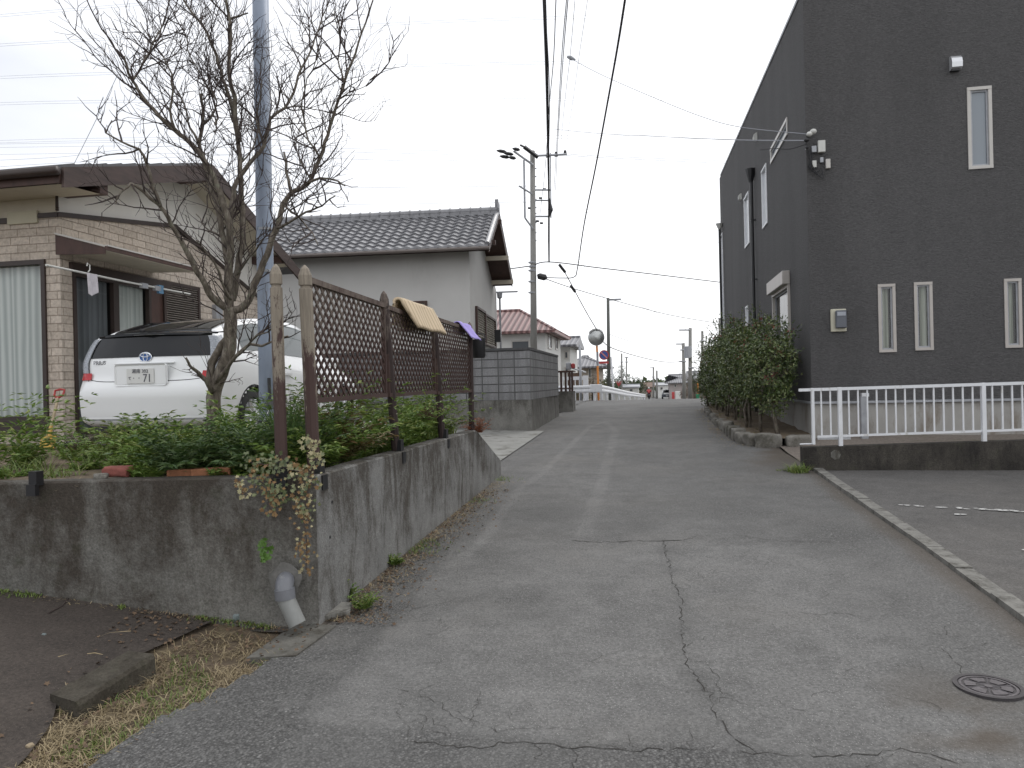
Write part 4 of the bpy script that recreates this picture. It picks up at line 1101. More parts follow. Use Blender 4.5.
rg.build('ridge', M['tile'], rf2)
vb = MB()
for (ya, za_, yb_, zb_) in ((yE, zE, yR, zR), (yB, zB, yR, zR)):
    vb.tube([(OV-.02, ya, za_+.06), (OV-.02, yb_, zb_+.06)], .07, 8)
vb.build('verge_tiles', M['tile'], rf2)
bb = MB()
bb.prism([(OV, yE, zE-.16), (OV, yR, zR-.14), (OV, yR, zR+.02), (OV, yE, zE+.0)], (.03, 0, 0)); bb.prism([(OV+.002, yB, zB-.16), (OV+.002, yR+.002, zR-.14), (OV+.002, yR+.002, zR+.02), (OV+.002, yB, zB)], (.03, 0, 0)); bb.build('barge_board', M['brown_wood'], rf2)
sf = MB()
for (ya, za_, yb_, zb_) in ((yE, zE, yR, zR), (yB, zB, yR, zR)):
    sf.add([(LX-.4, ya, za_-.12), (OV, ya, za_-.12), (OV, yb_, zb_-.12), (LX-.4, yb_, zb_-.12)], [(0, 1, 2, 3)])
mesh_obj('soffit', sf.v, sf.f, M['brown_wood'], rf2)
MB().tube([(LX-.4, yE-.07, zE-.06), (OV+.05, yE-.07, zE-.06)], .05, 8).build('gutter', pmat('brown_grey_gutter', (.12, .10, .09), .5, .1, 5), rf2)
for yq in (yR*.35+yE*.65, yR, yR*.5+yB*.5, yR*.12+yB*.88):
    zq = h2z(yq)+.16; MB().box((-.01, yq-.05, zq-.30), (OV+.1, yq+.05, zq-.17)).build('purlin', M['soffit'] if yq > yR else M['brown_wood'], rf2)
# windows with louvred shutters
M['shutter'] = pmat('beige_louvre', (.40, .37, .32), .7, .1, 5)
def shutter(parent, f, u0, u1, v0, v1):
    mb = MB()
    def bar(a0, a1, b0, b1, w0, w1):
        P = [f(a0, b0, w0), f(a1, b0, w0), f(a1, b1, w0), f(a0, b1, w0), f(a0, b0, w1), f(a1, b0, w1), f(a1, b1, w1), f(a0, b1, w1)]
        mb.add(P, [(3, 2, 1, 0), (4, 5, 6, 7), (0, 1, 5, 4), (1, 2, 6, 5), (2, 3, 7, 6), (3, 0, 4, 7)])
    bar(u0, u0+.05, v0, v1, 0, .07); bar(u1-.05, u1, v0, v1, 0, .07); bar(u0+.05, u1-.05, v1-.06, v1, 0, .068); bar(u0+.05, u1-.05, v0, v0+.05, 0, .068)
    fr = mb.build('window', M['brown_wood'], parent)
    mb = MB(); v = v0+.05
    while v < v1-.08:
        P = [f(u0+.05, v, .01), f(u1-.05, v, .01), f(u1-.05, v+.01, .05), f(u0+.05, v+.01, .05), f(u0+.05, v+.045, .01), f(u1-.05, v+.045, .01)]
        mb.add(P, [(0, 1, 2, 3), (3, 2, 5, 4), (0, 3, 4), (1, 5, 2)]); v += .07
    mb.add([f(u0+.05, v0, .004), f(u1-.05, v0, .004), f(u1-.05, v1, .004), f(u0+.05, v1, .004)], [(0, 1, 2, 3)])
    mesh_obj('louvres', mb.v, mb.f, M['shutter'], fr)
a = pl2(397, 302, 'y', 0); b_ = pl2(428, 330, 'y', 0); shutter(h2, lambda u, v, w: (u, -w-.003, v), a.x, b_.x, b_.z, a.z)
a = pl2(475, 306, 'x', 0); b_ = pl2(484.5, 345, 'x', 0); shutter(h2, lambda u, v, w: (w+.003, u, v), a.y, b_.y, b_.z, a.z)
a2_ = pl2(487, 308, 'x', 0); b2_ = pl2(494.5, 345, 'x', 0); shutter(h2, lambda u, v, w: (w+.003, u, v), b_.y+.02, b2_.y, b_.z, a.z-.05)
yq = yfar-.05; z0 = h2z(yfar)-.1
mb = MB(); mb.tube([(.12, yq, z0), (.12, yq, z0-.16), (.12, yq, z0-.2)], [.10, .09, .04], 8); mb.tube([(.12, yq, z0-.2), (.12, yq, .6)], .035, 8); mb.build('downspout', M['alu_grey'], h2)
mb = MB(); mb.box((.0, yq-.03, z0+.0), (.75, yq+.03, z0+.05)); mb.build('gutter_outlet', M['alu_grey'], h2)
# porch light box at the far corner seen past the wall
p = pl2(498, 336, 'x', .2); MB().box((p.x-.1, p.y-.1, p.z-.2), (p.x+.1, p.y+.1, p.z+.2)).build('meter_box', M['black'], h2)

# ================================================================== LATTICE FENCE
M['post_wood'] = None
def worn_wood(name, paint, bare, lo, hi):
    m, t, b = nmat(name); v = pos(t, (1, 1, .25)); f = noise(t, v, 13, 9, .8, .3)
    wood = ramp(t, noise(t, pos(t, (1, 1, .06)), 45, 5, .7), [(.3, scl(bare, .6)), (.7, scl(bare, 1.25))])
    g_ = t.nodes.new('ShaderNodeNewGeometry'); s_ = t.nodes.new('ShaderNodeSeparateXYZ'); t.links.new(g_.outputs['Position'], s_.inputs[0])
    c = mixc(t, ramp(t, mathn(t, 'ADD', f, mathn(t, 'MULTIPLY', mathn(t, 'SUBTRACT', s_.outputs[2], 1.72), .30)), [(lo, 0), (hi, 1)]), paint, wood)
    t.links.new(c, b.inputs['Base Color']); b.inputs['Roughness'].default_value = .8; bump(t, b, f, .5, .006); return m
M['post_wood'] = worn_wood('peeling_brown_post', (.060, .034, .029), (.25, .215, .17), .49, .54)
M['post_dark'] = worn_wood('dark_brown_post', (.035, .022, .020), (.15, .12, .10), .62, .74)
M['lattice'] = worn_wood('brown_lattice_slat', (.055, .030, .025), (.14, .11, .09), .56, .72)
def wpost(p0, p1, w_, mat, parent, name='post'):
    p0 = Vector(p0); p1 = Vector(p1); d = (p1-p0).normalized(); x_ = Vector((1, 0, 0)); x_ = (x_-d*x_.dot(d)).normalized(); y_ = d.cross(x_)
    L_ = (p1-p0).length; mb = MB(); V = []; prof = [(0, 1), (L_-.16, 1), (L_-.155, .78), (L_-.14, .78), (L_-.135, 1.02), (L_-.07, 1.0), (L_-.025, .62), (L_, .12)]
    n = 8
    for (h_, k) in prof:
        for i in range(n):
            a_ = 2*pi*(i+.5)/n; c_, s_ = cos(a_), sin(a_); q = max(abs(c_), abs(s_)); c_, s_ = c_/q*.96**(1), s_/q*.96
            if h_ < L_-.1: pass
            V.append(p0+d*h_+(x_*c_+y_*s_)*w_/2*k)
    Fc = []
    for j in range(len(prof)-1):
        for i in range(n): Fc.append((j*n+i, j*n+(i+1) % n, (j+1)*n+(i+1) % n, (j+1)*n+i))
    Fc.append(tuple(range((len(prof)-1)*n, len(prof)*n))); mb.add(V, Fc)
    return mb.build(name, mat, parent)
FXf = -2.27
# (py top, py base) measured; posts stand in sockets on the wall top
fence = thing('lattice_fence', 'weathered brown wooden lattice fence in three panels along the garden wall', 'fence', (FXf, 4.66, cz))
posts = []
for (px, pyt, pyb_px, pyb, w_, mt_) in ((304.5, 265, 314, 470, .085, 'post_wood'), (383.5, 291, 396, 452, .075, 'post_dark'), (433, 311, 441.5, 430, .075, 'post_dark'), (469.5, 322, 471.5, 415, .07, 'post_dark')):
    a = atX(px, pyt, FXf); b_ = atX(pyb_px, pyb, FXf)
    b2 = Vector((FXf, b_.y, cz-.03)); dz = (cz-.03-a.z)/(b_.z-a.z) if abs(b_.z-a.z) > .01 else 1
    b2.y = a.y + (b_.y-a.y)*min(1.1, dz)
    posts.append((a, b2)); wpost(b2, a, w_, M[mt_], fence)
def lattice(p0, p1, z0a, z1a, z0b, z1b, parent, drop=0):
    # frame + two layers of diagonal slats between posts p0 and p1 (y positions)
    y0, y1 = p0, p1; W = y1-y0
    bot = lambda y: z0a+(z0b-z0a)*(y-y0)/W
    top = lambda y: z1a+(z1b-z1a)*(y-y0)/W
    mb = MB()
    def rail_(za_, zb_, h_):
        mb.prism([(FXf-.022, y0, za_), (FXf-.022, y1, zb_), (FXf-.022, y1, zb_+h_), (FXf-.022, y0, za_+h_)], (.044, 0, 0))
    rail_(z0a-.0, z0b, .035); rail_(z1a-.035, z1b-.035, .04); 
    mb.box((FXf-.018, y0+.001, z0a+.036), (FXf+.018, y0+.022, z1a-.036)); mb.box((FXf-.018, y1-.022, z0b+.036), (FXf+.018, y1-.001, z1b-.036))
    zmin, zmax = bot(y0)+.02, top(y0)-.02; wsl = .021; step = .094; H_ = zmax-zmin
    ca = 1.0
    for layer, sgn in ((0, 1), (1, -1)):
        xo = FXf + (.004 if layer else -.004) ; k = -H_/ca
        c = y0 - H_/ca if sgn > 0 else y0
        cs = np.arange(y0-H_, y1+H_, step)
        for c in cs:
            # slat line: y = c + sgn*(z-zmin)
            pts = []
            za_, zb_ = zmin, zmax
            ya, yb_ = c, c+sgn*H_
            # clip to y0..y1
            lo, hi = 0.0, 1.0
            for lim, s_ in ((y0+.01, 1), (y1-.01, -1)):
                fa = (ya-lim)*s_; fb_ = (yb_-lim)*s_
                if fa < 0 and fb_ < 0: lo = 2; break
                if fa < 0: lo = max(lo, fa/(fa-fb_))
                elif fb_ < 0: hi = min(hi, fa/(fa-fb_))
            if hi-lo < .03: continue
            q0 = (ya+(yb_-ya)*lo, zmin+H_*lo); q1 = (ya+(yb_-ya)*hi, zmin+H_*hi)
            L_ = math.hypot(q1[0]-q0[0], q1[1]-q0[1]); ny_, nz_ = -(q1[1]-q0[1])/L_, (q1[0]-q0[0])/L_
            hw = wsl/2
            mb.prism([(xo-.0038, q0[0]-ny_*hw, q0[1]-nz_*hw), (xo-.0038, q1[0]-ny_*hw, q1[1]-nz_*hw), (xo-.0038, q1[0]+ny_*hw, q1[1]+nz_*hw), (xo-.0038, q0[0]+ny_*hw, q0[1]+nz_*hw)], (.0076, 0, 0))
    mesh_obj('lattice_panel', mb.v, mb.f, M['lattice'], parent)
ztp = lambda px, py: atX(px, py, FXf).z
lat = [((315, 280, 403), (380, 303, 397.5)), ((388, 306, 397), (430, 322, 394)), ((437, 318, 394.5), (467, 328, 392.5))]
for k, (A_, B_) in enumerate(lat):
    yA = atX(A_[0], A_[1], FXf).y; yB_ = atX(B_[0], B_[1], FXf).y
    lattice(posts[k][0].y+.05, posts[k+1][0].y-.01, ztp(A_[0], A_[2])-.0, ztp(A_[0], A_[1]), ztp(B_[0], B_[2]), ztp(B_[0], B_[1]), fence)
# lone post on the front wall
a = atD(275.5, 264, 4.95); b_ = atD(281.5, 462, 4.95)
lpst = thing('wooden_post', 'lone peeling wooden post with a pointed cap left of the lattice fence', 'post', tuple(b_))
wpost(b_+Vector((0, 0, -.04)), a, .078, M['post_wood'], lpst, 'shaft')
bracket(Vector((b_.x, b_.y-.0, cz)), Vector((fn.x, fn.y, 0)), 'black post socket hooked over the wall top under the lone wooden post')
for k, lb in enumerate(('black post socket at the wall corner under the first lattice post', 'black post socket under the second post of the lattice fence', 'black post socket under the third post of the lattice fence')):
    bracket(Vector((FXf+.02, posts[k][1].y, cz)), Vector((1, 0, 0)), lb)
p = atD(30, 484, 4.85); bracket(Vector((p.x, p.y+.05, cz)), Vector((fn.x, fn.y, 0)), 'empty black post socket at the far left on the retaining wall', .75)
# things on the fence
def drape(name, ya, yb_, zt, lf, lb, mat, label, cat, th=.02, seed=0, xo=0, skew=0):
    V = []; Fc = []; n = 14; prof = []
    for i in range(9): prof.append((-.035-.09*(1-i/8)*.5, -lb*(1-i/8)))
    for i in range(7): a_ = pi*i/6; prof.append((-.035*cos(a_), .03*sin(a_)))
    for i in range(1, 10): prof.append((.035+.10*(i/9), -lf*(i/9)))
    m_ = len(prof)
    for j in range(n+1):
        t_ = j/n; y = ya+(yb_-ya)*t_
        for k_, (x, z) in enumerate(prof):
            sk = skew*max(0, -z)
            V.append((FXf+x+xo+.006*sin(t_*9+k_*.3+seed), y+sk+.006*sin(k_*.6), zt+z+.004*sin(t_*11)))
    for j in range(n):
        for k_ in range(m_-1): Fc.append((j*m_+k_, (j+1)*m_+k_, (j+1)*m_+k_+1, j*m_+k_+1))
    o = mesh_obj(name, V, Fc, mat, None, True)
    sdm = o.modifiers.new('thickness', 'SOLIDIFY'); sdm.thickness = th
    return tag(o, label, cat)
def stripe_mat(name, a, b_, sc):
    m, t, b = nmat(name); wv = t.nodes.new('ShaderNodeTexWave'); wv.bands_direction = 'Y'; wv.inputs['Scale'].default_value = sc; wv.inputs['Distortion'].default_value = .6
    t.links.new(pos(t), wv.inputs['Vector']); t.links.new(ramp(t, wv.outputs['Fac'], [(0, a), (.3, b_), (1, b_)]), b.inputs['Base Color']); b.inputs['Roughness'].default_value = .8
    bump(t, b, wv.outputs['Fac'], .4, .01); return m
ma = atX(398, 306, FXf); mb_ = atX(432, 318, FXf)
drape('mat', ma.y, atX(429, 320, FXf).y, ma.z+.03, .23, .2, stripe_mat('tan_pad', (.36, .28, .18), (.55, .44, .30), 3.2), 'tan quilted pad draped over the middle panel of the lattice fence', 'mat', .025, skew=.55)
ma = atX(457, 326, FXf); 
drape('cloth', ma.y, ma.y+.55, ma.z+.02, .16, .1, pmat('lilac_cloth', (.36, .30, .66), .9, .1, 9), 'lilac cloth folded over the far end of the lattice fence', 'cloth', .01, 2, skew=.9)
p = atX(478, 349, FXf+.05)
bk = thing('bucket', 'small black bucket hung on the last post of the lattice fence', 'bucket', tuple(p))
mb = MB(); mb.tube([p+Vector((-.02, -.02, .13)), p+Vector((0, 0, -.10)), p+Vector((0, .0, -.12))], [.125, .10, .085], 16); smooth_angle(mb.build('body', M['black'], bk))
MB().tube([p+Vector((-.11, 0, .13)), p+Vector((-.09, 0, .19)), p+Vector((0, 0, .21)), p+Vector((.09, 0, .19)), p+Vector((.10, 0, .13))], .008, 6).build('handle', M['black'], bk)

# ================================================================== STEEL POLE IN THE GARDEN
D_ = 7.4
pt = atD(260.5, 0, D_); pb0 = atD(268, 425, D_)
dirp = (pt-pb0); pt2 = pb0+dirp*1.75; pb1 = pb0 - dirp*.05
M['steel_blue'] = pmat('blue_grey_steel', (.23, .27, .34), .5, .14, 7, metal=.15, stretch=(1, 1, .3), dirt=((.17, .19, .22), 5, .52))
sp = thing('steel_pole', 'tall blue grey steel pole standing in the garden behind the bare tree', 'pole', tuple(pb1))
MB().tube([pb1, pb0.lerp(pt2, .0), pb0.lerp(pt2, .95)], [.083, .083, .075], 20).build('shaft', M['steel_blue'], sp, True)
for px, py in ((268, 273), (266, 231)):
    q = atD(px, py, D_); MB().tube([q, q+Vector((0, 0, .025))], .088, 20).build('band', M['alu_grey'], sp)
MB().tube([pb0+Vector((0, 0, -.02)), pb0+Vector((0, 0, .05))], .10, 20).build('foot_collar', M['black'], sp)
q = atD(270, 405, D_-.12); mb = MB(); mb.tube([q+Vector((0, 0, .06)), q], [.02, .075], 4); mb.tube([atD(269, 378, D_-.1), q+Vector((0, 0, .05))], .016, 6); mb.build('step_bracket', M['black'], sp)
q0 = atD(271, 406, D_-.1); q1 = atD(244, 462, D_-2.0)
o = MB().tube([q0, q1], .006, 5).build('guy_rod', M['alu_grey'], sp)

# ================================================================== BARE TREE
TD = 6.7
def tp(pts, d0=0, d1=None):
    n = len(pts); d1 = d0 if d1 is None else d1; out = []
    for i, (x, y) in enumerate(pts): out.append(atD(x, y, TD+d0+(d1-d0)*i/max(1, n-1)))
    return out
M['bark'] = None
m, t, b = nmat('grey_lichen_bark'); v = pos(t, (1, 1, .35))
f = noise(t, v, 26, 8, .75, .4); c = ramp(t, f, [(.32, (.035, .027, .020)), (.5, (.12, .10, .078)), (.64, (.24, .21, .175))])
c = mixc(t, ramp(t, noise(t, pos(t), 14, 6, .7), [(.55, 0), (.68, .7)]), c, (.20, .21, .15))
t.links.new(c, b.inputs['Base Color']); b.inputs['Roughness'].default_value = .9; bump(t, b, f, .9, .012); M['bark'] = m
M['twig'] = pmat('dark_twig_bark', (.055, .040, .036), .85, .35, 20)
tree = thing('bare_tree', 'leafless grey barked fruit tree with spreading twigs before the white car', 'tree', tuple(atD(215, 448, TD)))
SEG = []   # (points, r0, r1)
rt = random.Random(21)
def wig(P, amp):
    out = [P[0]]
    for a, b_ in zip(P[:-1], P[1:]):
        l = (b_-a).length; k = max(2, int(l/.07))
        for i in range(1, k+1):
            q = a.lerp(b_, i/k)
            if i < k: q = q+Vector((rt.uniform(-1, 1), rt.uniform(-1, 1), rt.uniform(-.6, .6)))*amp
            out.append(q)
    return out
limbs = [
 ([(215, 452), (214, 430), (213.5, 405), (215, 390), (221, 374), (228, 356), (230, 338), (231, 322), (230, 308)], 0, 0, .075, .062),
 ([(214, 392), (210, 378), (212, 362), (219, 350), (226, 340)], -.03, .02, .045, .035),
 ([(213, 392), (208, 384), (201, 376), (195, 370), (190, 366), (186, 358)], -.05, -.35, .030, .010),
 ([(230, 310), (219, 303), (212, 297), (206, 286), (197, 272), (187, 252), (176, 232), (168, 217), (158, 204), (145, 193), (131, 183)], 0, -.55, .042, .012),
 ([(160, 206), (152, 186), (147, 165), (139, 149), (122, 142), (106, 133)], -.45, -.6, .018, .006),
 ([(229, 312), (228, 290), (229, 268), (231, 250), (230, 232), (226, 212), (220, 192), (209, 168), (197, 150), (185, 138), (175, 130), (160, 117), (148, 104), (138, 90), (132, 80), (127, 66), (124, 56)], 0, -.35, .048, .010),
 ([(229, 268), (224, 240), (219, 214), (214, 196), (208, 178), (203, 156), (199, 142), (203, 124), (203, 108), (201, 94)], -.05, .3, .034, .014),
 ([(232, 300), (238, 270), (243, 240), (243, 212), (241, 188), (240, 164), (238, 140), (234, 120), (230, 100), (222, 78), (217, 56), (207, 32), (190, 10), (178, -10)], .05, .45, .040, .010),
 ([(239, 142), (235, 118), (235, 97), (230, 80), (229, 62), (231, 40), (230, 20), (226, -6)], .2, .05, .026, .012),
 ([(231, 232), (232, 205), (234, 187), (244, 171), (254, 158), (264, 146), (268, 130), (270, 119), (285, 108), (294, 92), (298, 76), (305, 62), (311, 50), (320, 25), (329, 2)], 0, .75, .030, .006),
 ([(264, 146), (259, 130), (257, 112), (261, 96), (262, 80)], .35, .2, .012, .005),
 ([(230, 312), (240, 309), (249, 300), (254, 284), (263, 263), (270, 245), (277, 228), (283, 204), (292, 192), (302, 188), (311, 180), (320, 158), (328, 135), (333, 117), (339, 98), (345, 80), (352, 62), (358, 44), (366, 22), (373, 0)], 0, -.3, .042, .007),
 ([(292, 194), (286, 172), (284, 152)], -.2, -.1, .016, .009),
 ([(303, 186), (320, 178), (338, 181), (345, 186)], -.25, -.5, .014, .005),
 ([(277, 228), (290, 222), (306, 212), (322, 206), (335, 196)], -.15, -.8, .013, .005),
 ([(285, 206), (300, 218), (312, 232), (318, 245)], -.2, -.6, .010, .004),
 ([(214, 386), (226, 370), (238, 354), (250, 344), (262, 346), (275, 340), (288, 336)], -.03, -.4, .022, .007),
 ([(237, 356), (246, 348), (256, 336), (268, 332), (282, 322)], -.15, -.55, .012, .004),
 ([(175, 130), (170, 110), (173, 90), (172, 74), (163, 56), (150, 38), (140, 22)], -.25, -.3, .012, .004),
 ([(133, 80), (140, 70), (150, 52), (158, 34), (166, 18), (170, 0)], -.3, 0, .010, .004),
 ([(198, 142), (190, 128), (186, 110), (178, 92), (170, 76), (160, 60)], .1, .5, .012, .004),
 ([(216, 124), (218, 118), (212, 96), (202, 76), (190, 56), (186, 36), (180, 20)], .2, .6, .011, .004),
 ([(285, 108), (300, 106), (318, 110), (336, 114)], .5, .2, .008, .003),
 ([(240, 164), (252, 150), (258, 132), (254, 114)], .2, .5, .010, .004),
 ([(204, 124), (214, 112), (217, 102), (210, 88)], .2, .1, .012, .004),
 ([(228, 20), (240, 16), (248, 13)], .1, 0, .012, .006),
 ([(131, 183), (124, 190), (118, 196), (116, 204)], -.55, -.7, .010, .004),
 ([(106, 133), (112, 120)], -.6, -.6, .006, .003),
 ([(231, 300), (222, 282), (214, 262), (204, 250), (196, 240)], -.1, -.5, .014, .004),
 ([(232, 280), (246, 262), (256, 250), (262, 240)], .1, -.3, .014, .004),
 ([(229, 250), (220, 236), (206, 228), (196, 214)], -.05, .4, .012, .004),
 ([(344, 82), (338, 60), (340, 40), (334, 15), (336, -8)], -.3, -.1, .008, .003),
 ([(320, 158), (308, 140), (304, 118), (302, 100), (307, 78), (316, 60), (322, 44)], -.25, -.6, .009, .003),
 ([(311, 180), (300, 160), (296, 145), (300, 128)], -.25, 0, .009, .003),
 ([(338, 100), (350, 92), (366, 86), (376, 74)], -.3, -.5, .005, .002),
]
tw = MB(); tr = MB(); br = MB(); bases = []
for k, (P, d0, d1, r0, r1) in enumerate(limbs):
    Q = wig(tp(P, d0, d1), .008 if r0 > .02 else .010)
    n = len(Q); rad = [r0+(r1-r0)*(i/(n-1))**.8 for i in range(n)]
    rad = [q*(1.0 if r0 < .03 else .88)*(1+.10*mnoise.noise(Vector((i*.6, k*3, 0)))) for i, q in enumerate(rad)]
    if k == 0: rad[0] *= 1.35; rad[1] *= 1.2; rad[2] *= 1.1; tr.tube(Q, rad, 12)
    elif r0 >= .02: br.tube(Q, rad, 9)
    else: br.tube(Q, rad, 6)
    for i in range(n-1):
        if k == 0 and i < n*.5: continue
        bases.append((Q[i], (Q[i+1]-Q[i]).normalized(), rad[i], i/n, k))
# procedural twigs growing from the traced limbs
ntw = 0
def grow(p, d, r_, L_, lvl):
    global ntw
    ntw += 1
    steps = max(3, int(L_/.055)); pts = [p]; q = p.copy(); dd = d.copy()
    for i in range(steps):
        dd = (dd + Vector((rt.gauss(0, .16), rt.gauss(0, .16), rt.gauss(.05, .13)))).normalized()
        q = q+dd*(L_/steps); pts.append(q.copy())
        if lvl < 3 and i > 0 and rt.random() < (.62 if lvl == 1 else .38):
            a = dd.orthogonal().normalized(); a = Matrix.Rotation(rt.uniform(0, 2*pi), 3, dd) @ a
            nd = (dd*cos(.75)+a*sin(.75)+Vector((0, 0, .25))).normalized()
            grow(q.copy(), nd, r_*.6, L_*rt.uniform(.28, .6), lvl+1)
    tw.tube(pts, [max(.0017, r_*(1-.75*i/steps)) for i in range(len(pts))], 4 if lvl < 2 else 3, cap=False)
rt2 = random.Random(5)
for (p, d, r_, t_, k) in bases:
    z = p.z
    pr_ = .75 if r_ < .02 else (.75 if z > 2.6 else .60)
    if k == 2: pr_ = .8
    if rt2.random() > pr_: continue
    a = Matrix.Rotation(rt2.uniform(0, 2*pi), 3, d) @ d.orthogonal().normalized()
    ang = rt2.uniform(.5, 1.1); nd = (d*cos(ang)+a*sin(ang)+Vector((0, 0, .28))).normalized()
    L_ = rt2.uniform(.22, .75)*(1.15 if z > 3 else .75)
    if k == 2: L_ *= .5
    if k in (3, 4, 26, 27, 34, 13, 14): L_ *= .55
    if k in (11, 9, 31): L_ *= .72
    grow(p.copy(), nd, rt2.uniform(.0052, .0095), L_, 1)
o = tr.build('trunk', M['bark'], tree, True); br.build('branches', M['bark'], tree, True)
mesh_obj('twigs', tw.v, tw.f, M['twig'], tree, True)
print('twigs', ntw, len(tw.f))

# ================================================================== CAR
def catmull(P, t):                               # P: (n, ...) array, t in 0..n-1
    n = len(P); i = min(int(t), n-2); u = t-i
    p0 = P[max(i-1, 0)]; p1 = P[i]; p2 = P[i+1]; p3 = P[min(i+2, n-1)]
    return .5*((2*p1)+(-p0+p2)*u+(2*p0-5*p1+4*p2-p3)*u*u+(-p0+3*p1-3*p2+p3)*u**3)
# half sections: rows of (x, z) with own y, bottom to top. columns: 0 sill-under,1 sill,2 lower flank,3 widest,4 shoulder,5 beltline,6 cantrail,7 roof side,8 roof centre
def sec(y, zb, w, zs, wb, zbelt, wr, zc, zrf, dy=(0,)*9):
    return [(w*.86, y+dy[0], zb), (w*.975, y+dy[1], zb+.07), (w*1.0, y+dy[2], zb+.24), (w*1.0, y+dy[3], (zb+zbelt)*.5+.04), (w*.985, y+dy[4], zs), (wb, y+dy[5], zbelt), (wr, y+dy[6], zc), (wr*.72, y+dy[7], zc+(zrf-zc)*.80), (0, y+dy[8], zrf)]
ST = np.array([
 sec(.05, .24, .80, .80, .815, .98, .725, 1.235, 1.255, (.10, .02, .0, .0, .07, .11, .20, .17, .14)),
 sec(.16, .24, .862, .82, .825, 1.0, .71, 1.25, 1.275, (.06, .02, .0, .0, .04, .10, .19, .20, .20)),
 sec(.45, .23, .872, .84, .82, 1.01, .675, 1.30, 1.335, (0,)*9),
 sec(.95, .22, .872, .84, .81, 1.02, .63, 1.415, 1.475, (0,)*9),
 sec(1.5, .20, .872, .83, .81, 1.01, .61, 1.470, 1.540, (0,)*9),
 sec(2.1, .19, .872, .82, .80, .99, .60, 1.490, 1.565, (0,)*9),
 sec(2.7, .19, .872, .80, .79, .97, .60, 1.430, 1.505, (0,)*9),
 sec(3.15, .19, .872, .78, .79, .94, .66, 1.16, 1.22, (0,)*9),
 sec(3.5, .20, .872, .76, .78, .90, .70, .98, 1.03, (0,)*9),
 sec(3.95, .20, .865, .70, .74, .82, .66, .87, .91, (0,)*9),
 sec(4.3, .21, .78, .62, .66, .72, .56, .76, .79, (0,)*9),
 sec(4.44, .24, .62, .52, .52, .58, .42, .60, .62, (0,)*9),
], dtype=float)
CAR = thing('white_car', 'white hatchback car parked beside the clad house behind the bare tree', 'car', tuple((-5.42, 7.16, GZ+.0)), R(1.0), local=True)
NS, NI = len(ST)-1, 8
def cbody(s, i):                                  # s along, i around 0..8
    col = np.array([catmull(ST[:, k, :], s) for k in range(9)]); return catmull(col, i)
def cpatch(s0, s1, ns, i0, i1, ni, off=0, side=1):
    P = np.array([[cbody(s0+(s1-s0)*a/ns, i0+(i1-i0)*b_/ni) for b_ in range(ni+1)] for a in range(ns+1)])
    if off:
        da = np.gradient(P, axis=0); db = np.gradient(P, axis=1); n = np.cross(da, db); n /= (np.linalg.norm(n, axis=2, keepdims=True)+1e-9)
        if n[..., 0].mean()+n[..., 2].mean() < 0: n = -n
        P = P+n*off
    P = P.copy(); P[..., 0] *= side
    V = P.reshape(-1, 3); m_ = ni+1
    Fc = [(a*m_+b_, (a+1)*m_+b_, (a+1)*m_+b_+1, a*m_+b_+1) for a in range(ns) for b_ in range(ni)]
    return V, Fc
def cap_pt(i, s):                                 # rear face: s -1..1 across, i around
    p = cbody(0, i); x = p[0]*s; bulge = .085*(1-abs(s)**2.6)
    if i > 7: x = p[0]*s
    return np.array((x, p[1]-bulge, p[2]))
m, t, b = nmat('pearl_white_car_paint'); b.inputs['Base Color'].default_value = (.80, .81, .81, 1); b.inputs['Roughness'].default_value = .28; b.inputs['Coat Weight'].default_value = .8; b.inputs['Coat Roughness'].default_value = .04
M['car_white'] = m
WC = [(.80, .315), (3.50, .315)]
body = MB()
for side in (1, -1):
    V, Fc = cpatch(0, NS, 88, 0, NI, 40, 0, side)
    keep = []
    for f_ in Fc:
        c_ = np.mean([V[k] for k in f_], axis=0)
        if abs(c_[0]) > .6 and any((c_[1]-wy)**2+(c_[2]-wz)**2 < .355**2 for wy, wz in WC): continue
        keep.append(f_)
    body.add(V, keep)
NX = 24
capV = []; NIc = 40; ics = [NI*k/NIc for k in range(NIc+1)]
for i in ics:
    for k in range(NX+1): capV.append(cap_pt(min(i, 7.999), -1+2*k/NX))
body.add(capV, [(a*(NX+1)+k, a*(NX+1)+k+1, (a+1)*(NX+1)+k+1, (a+1)*(NX+1)+k) for a in range(NIc) for k in range(NX)])
bo = mesh_obj('body', body.v, body.f, M['car_white'], CAR)
bm = bmesh.new(); bm.from_mesh(bo.data); bmesh.ops.remove_doubles(bm, verts=bm.verts, dist=.0015); bmesh.ops.recalc_face_normals(bm, faces=bm.faces); bm.to_mesh(bo.data); bm.free(); smooth_angle(bo, 38)
def cap_patch(name, i0, i1, s0, s1, off, mat, ni=10, ns=16, parent=None, inset=None):
    V = []
    for a in range(ni+1):
        for k in range(ns+1):
            i = i0+(i1-i0)*a/ni; s = s0+(s1-s0)*k/ns
            if inset: s *= 1-inset*(1-a/ni)
            p = cap_pt(i, s).copy(); p[1] -= off; V.append(p)
    o = mesh_obj(name, V, [(a*(ns+1)+k, a*(ns+1)+k+1, (a+1)*(ns+1)+k+1, (a+1)*(ns+1)+k) for a in range(ni) for k in range(ns)], mat, parent or CAR, True)
    return o
M['car_glass'] = glass_mat('dark_car_glass', (.012, .013, .015), .03); M['car_glass'].node_tree.nodes['Principled BSDF'].inputs['Specular IOR Level'].default_value = .35
M['car_glass2'] = glass_mat('side_car_glass', (.05, .065, .065), .04)
cap_patch('lower_rear_window', 5.12, 6.0, -.90, .90, .006, M['car_glass'])
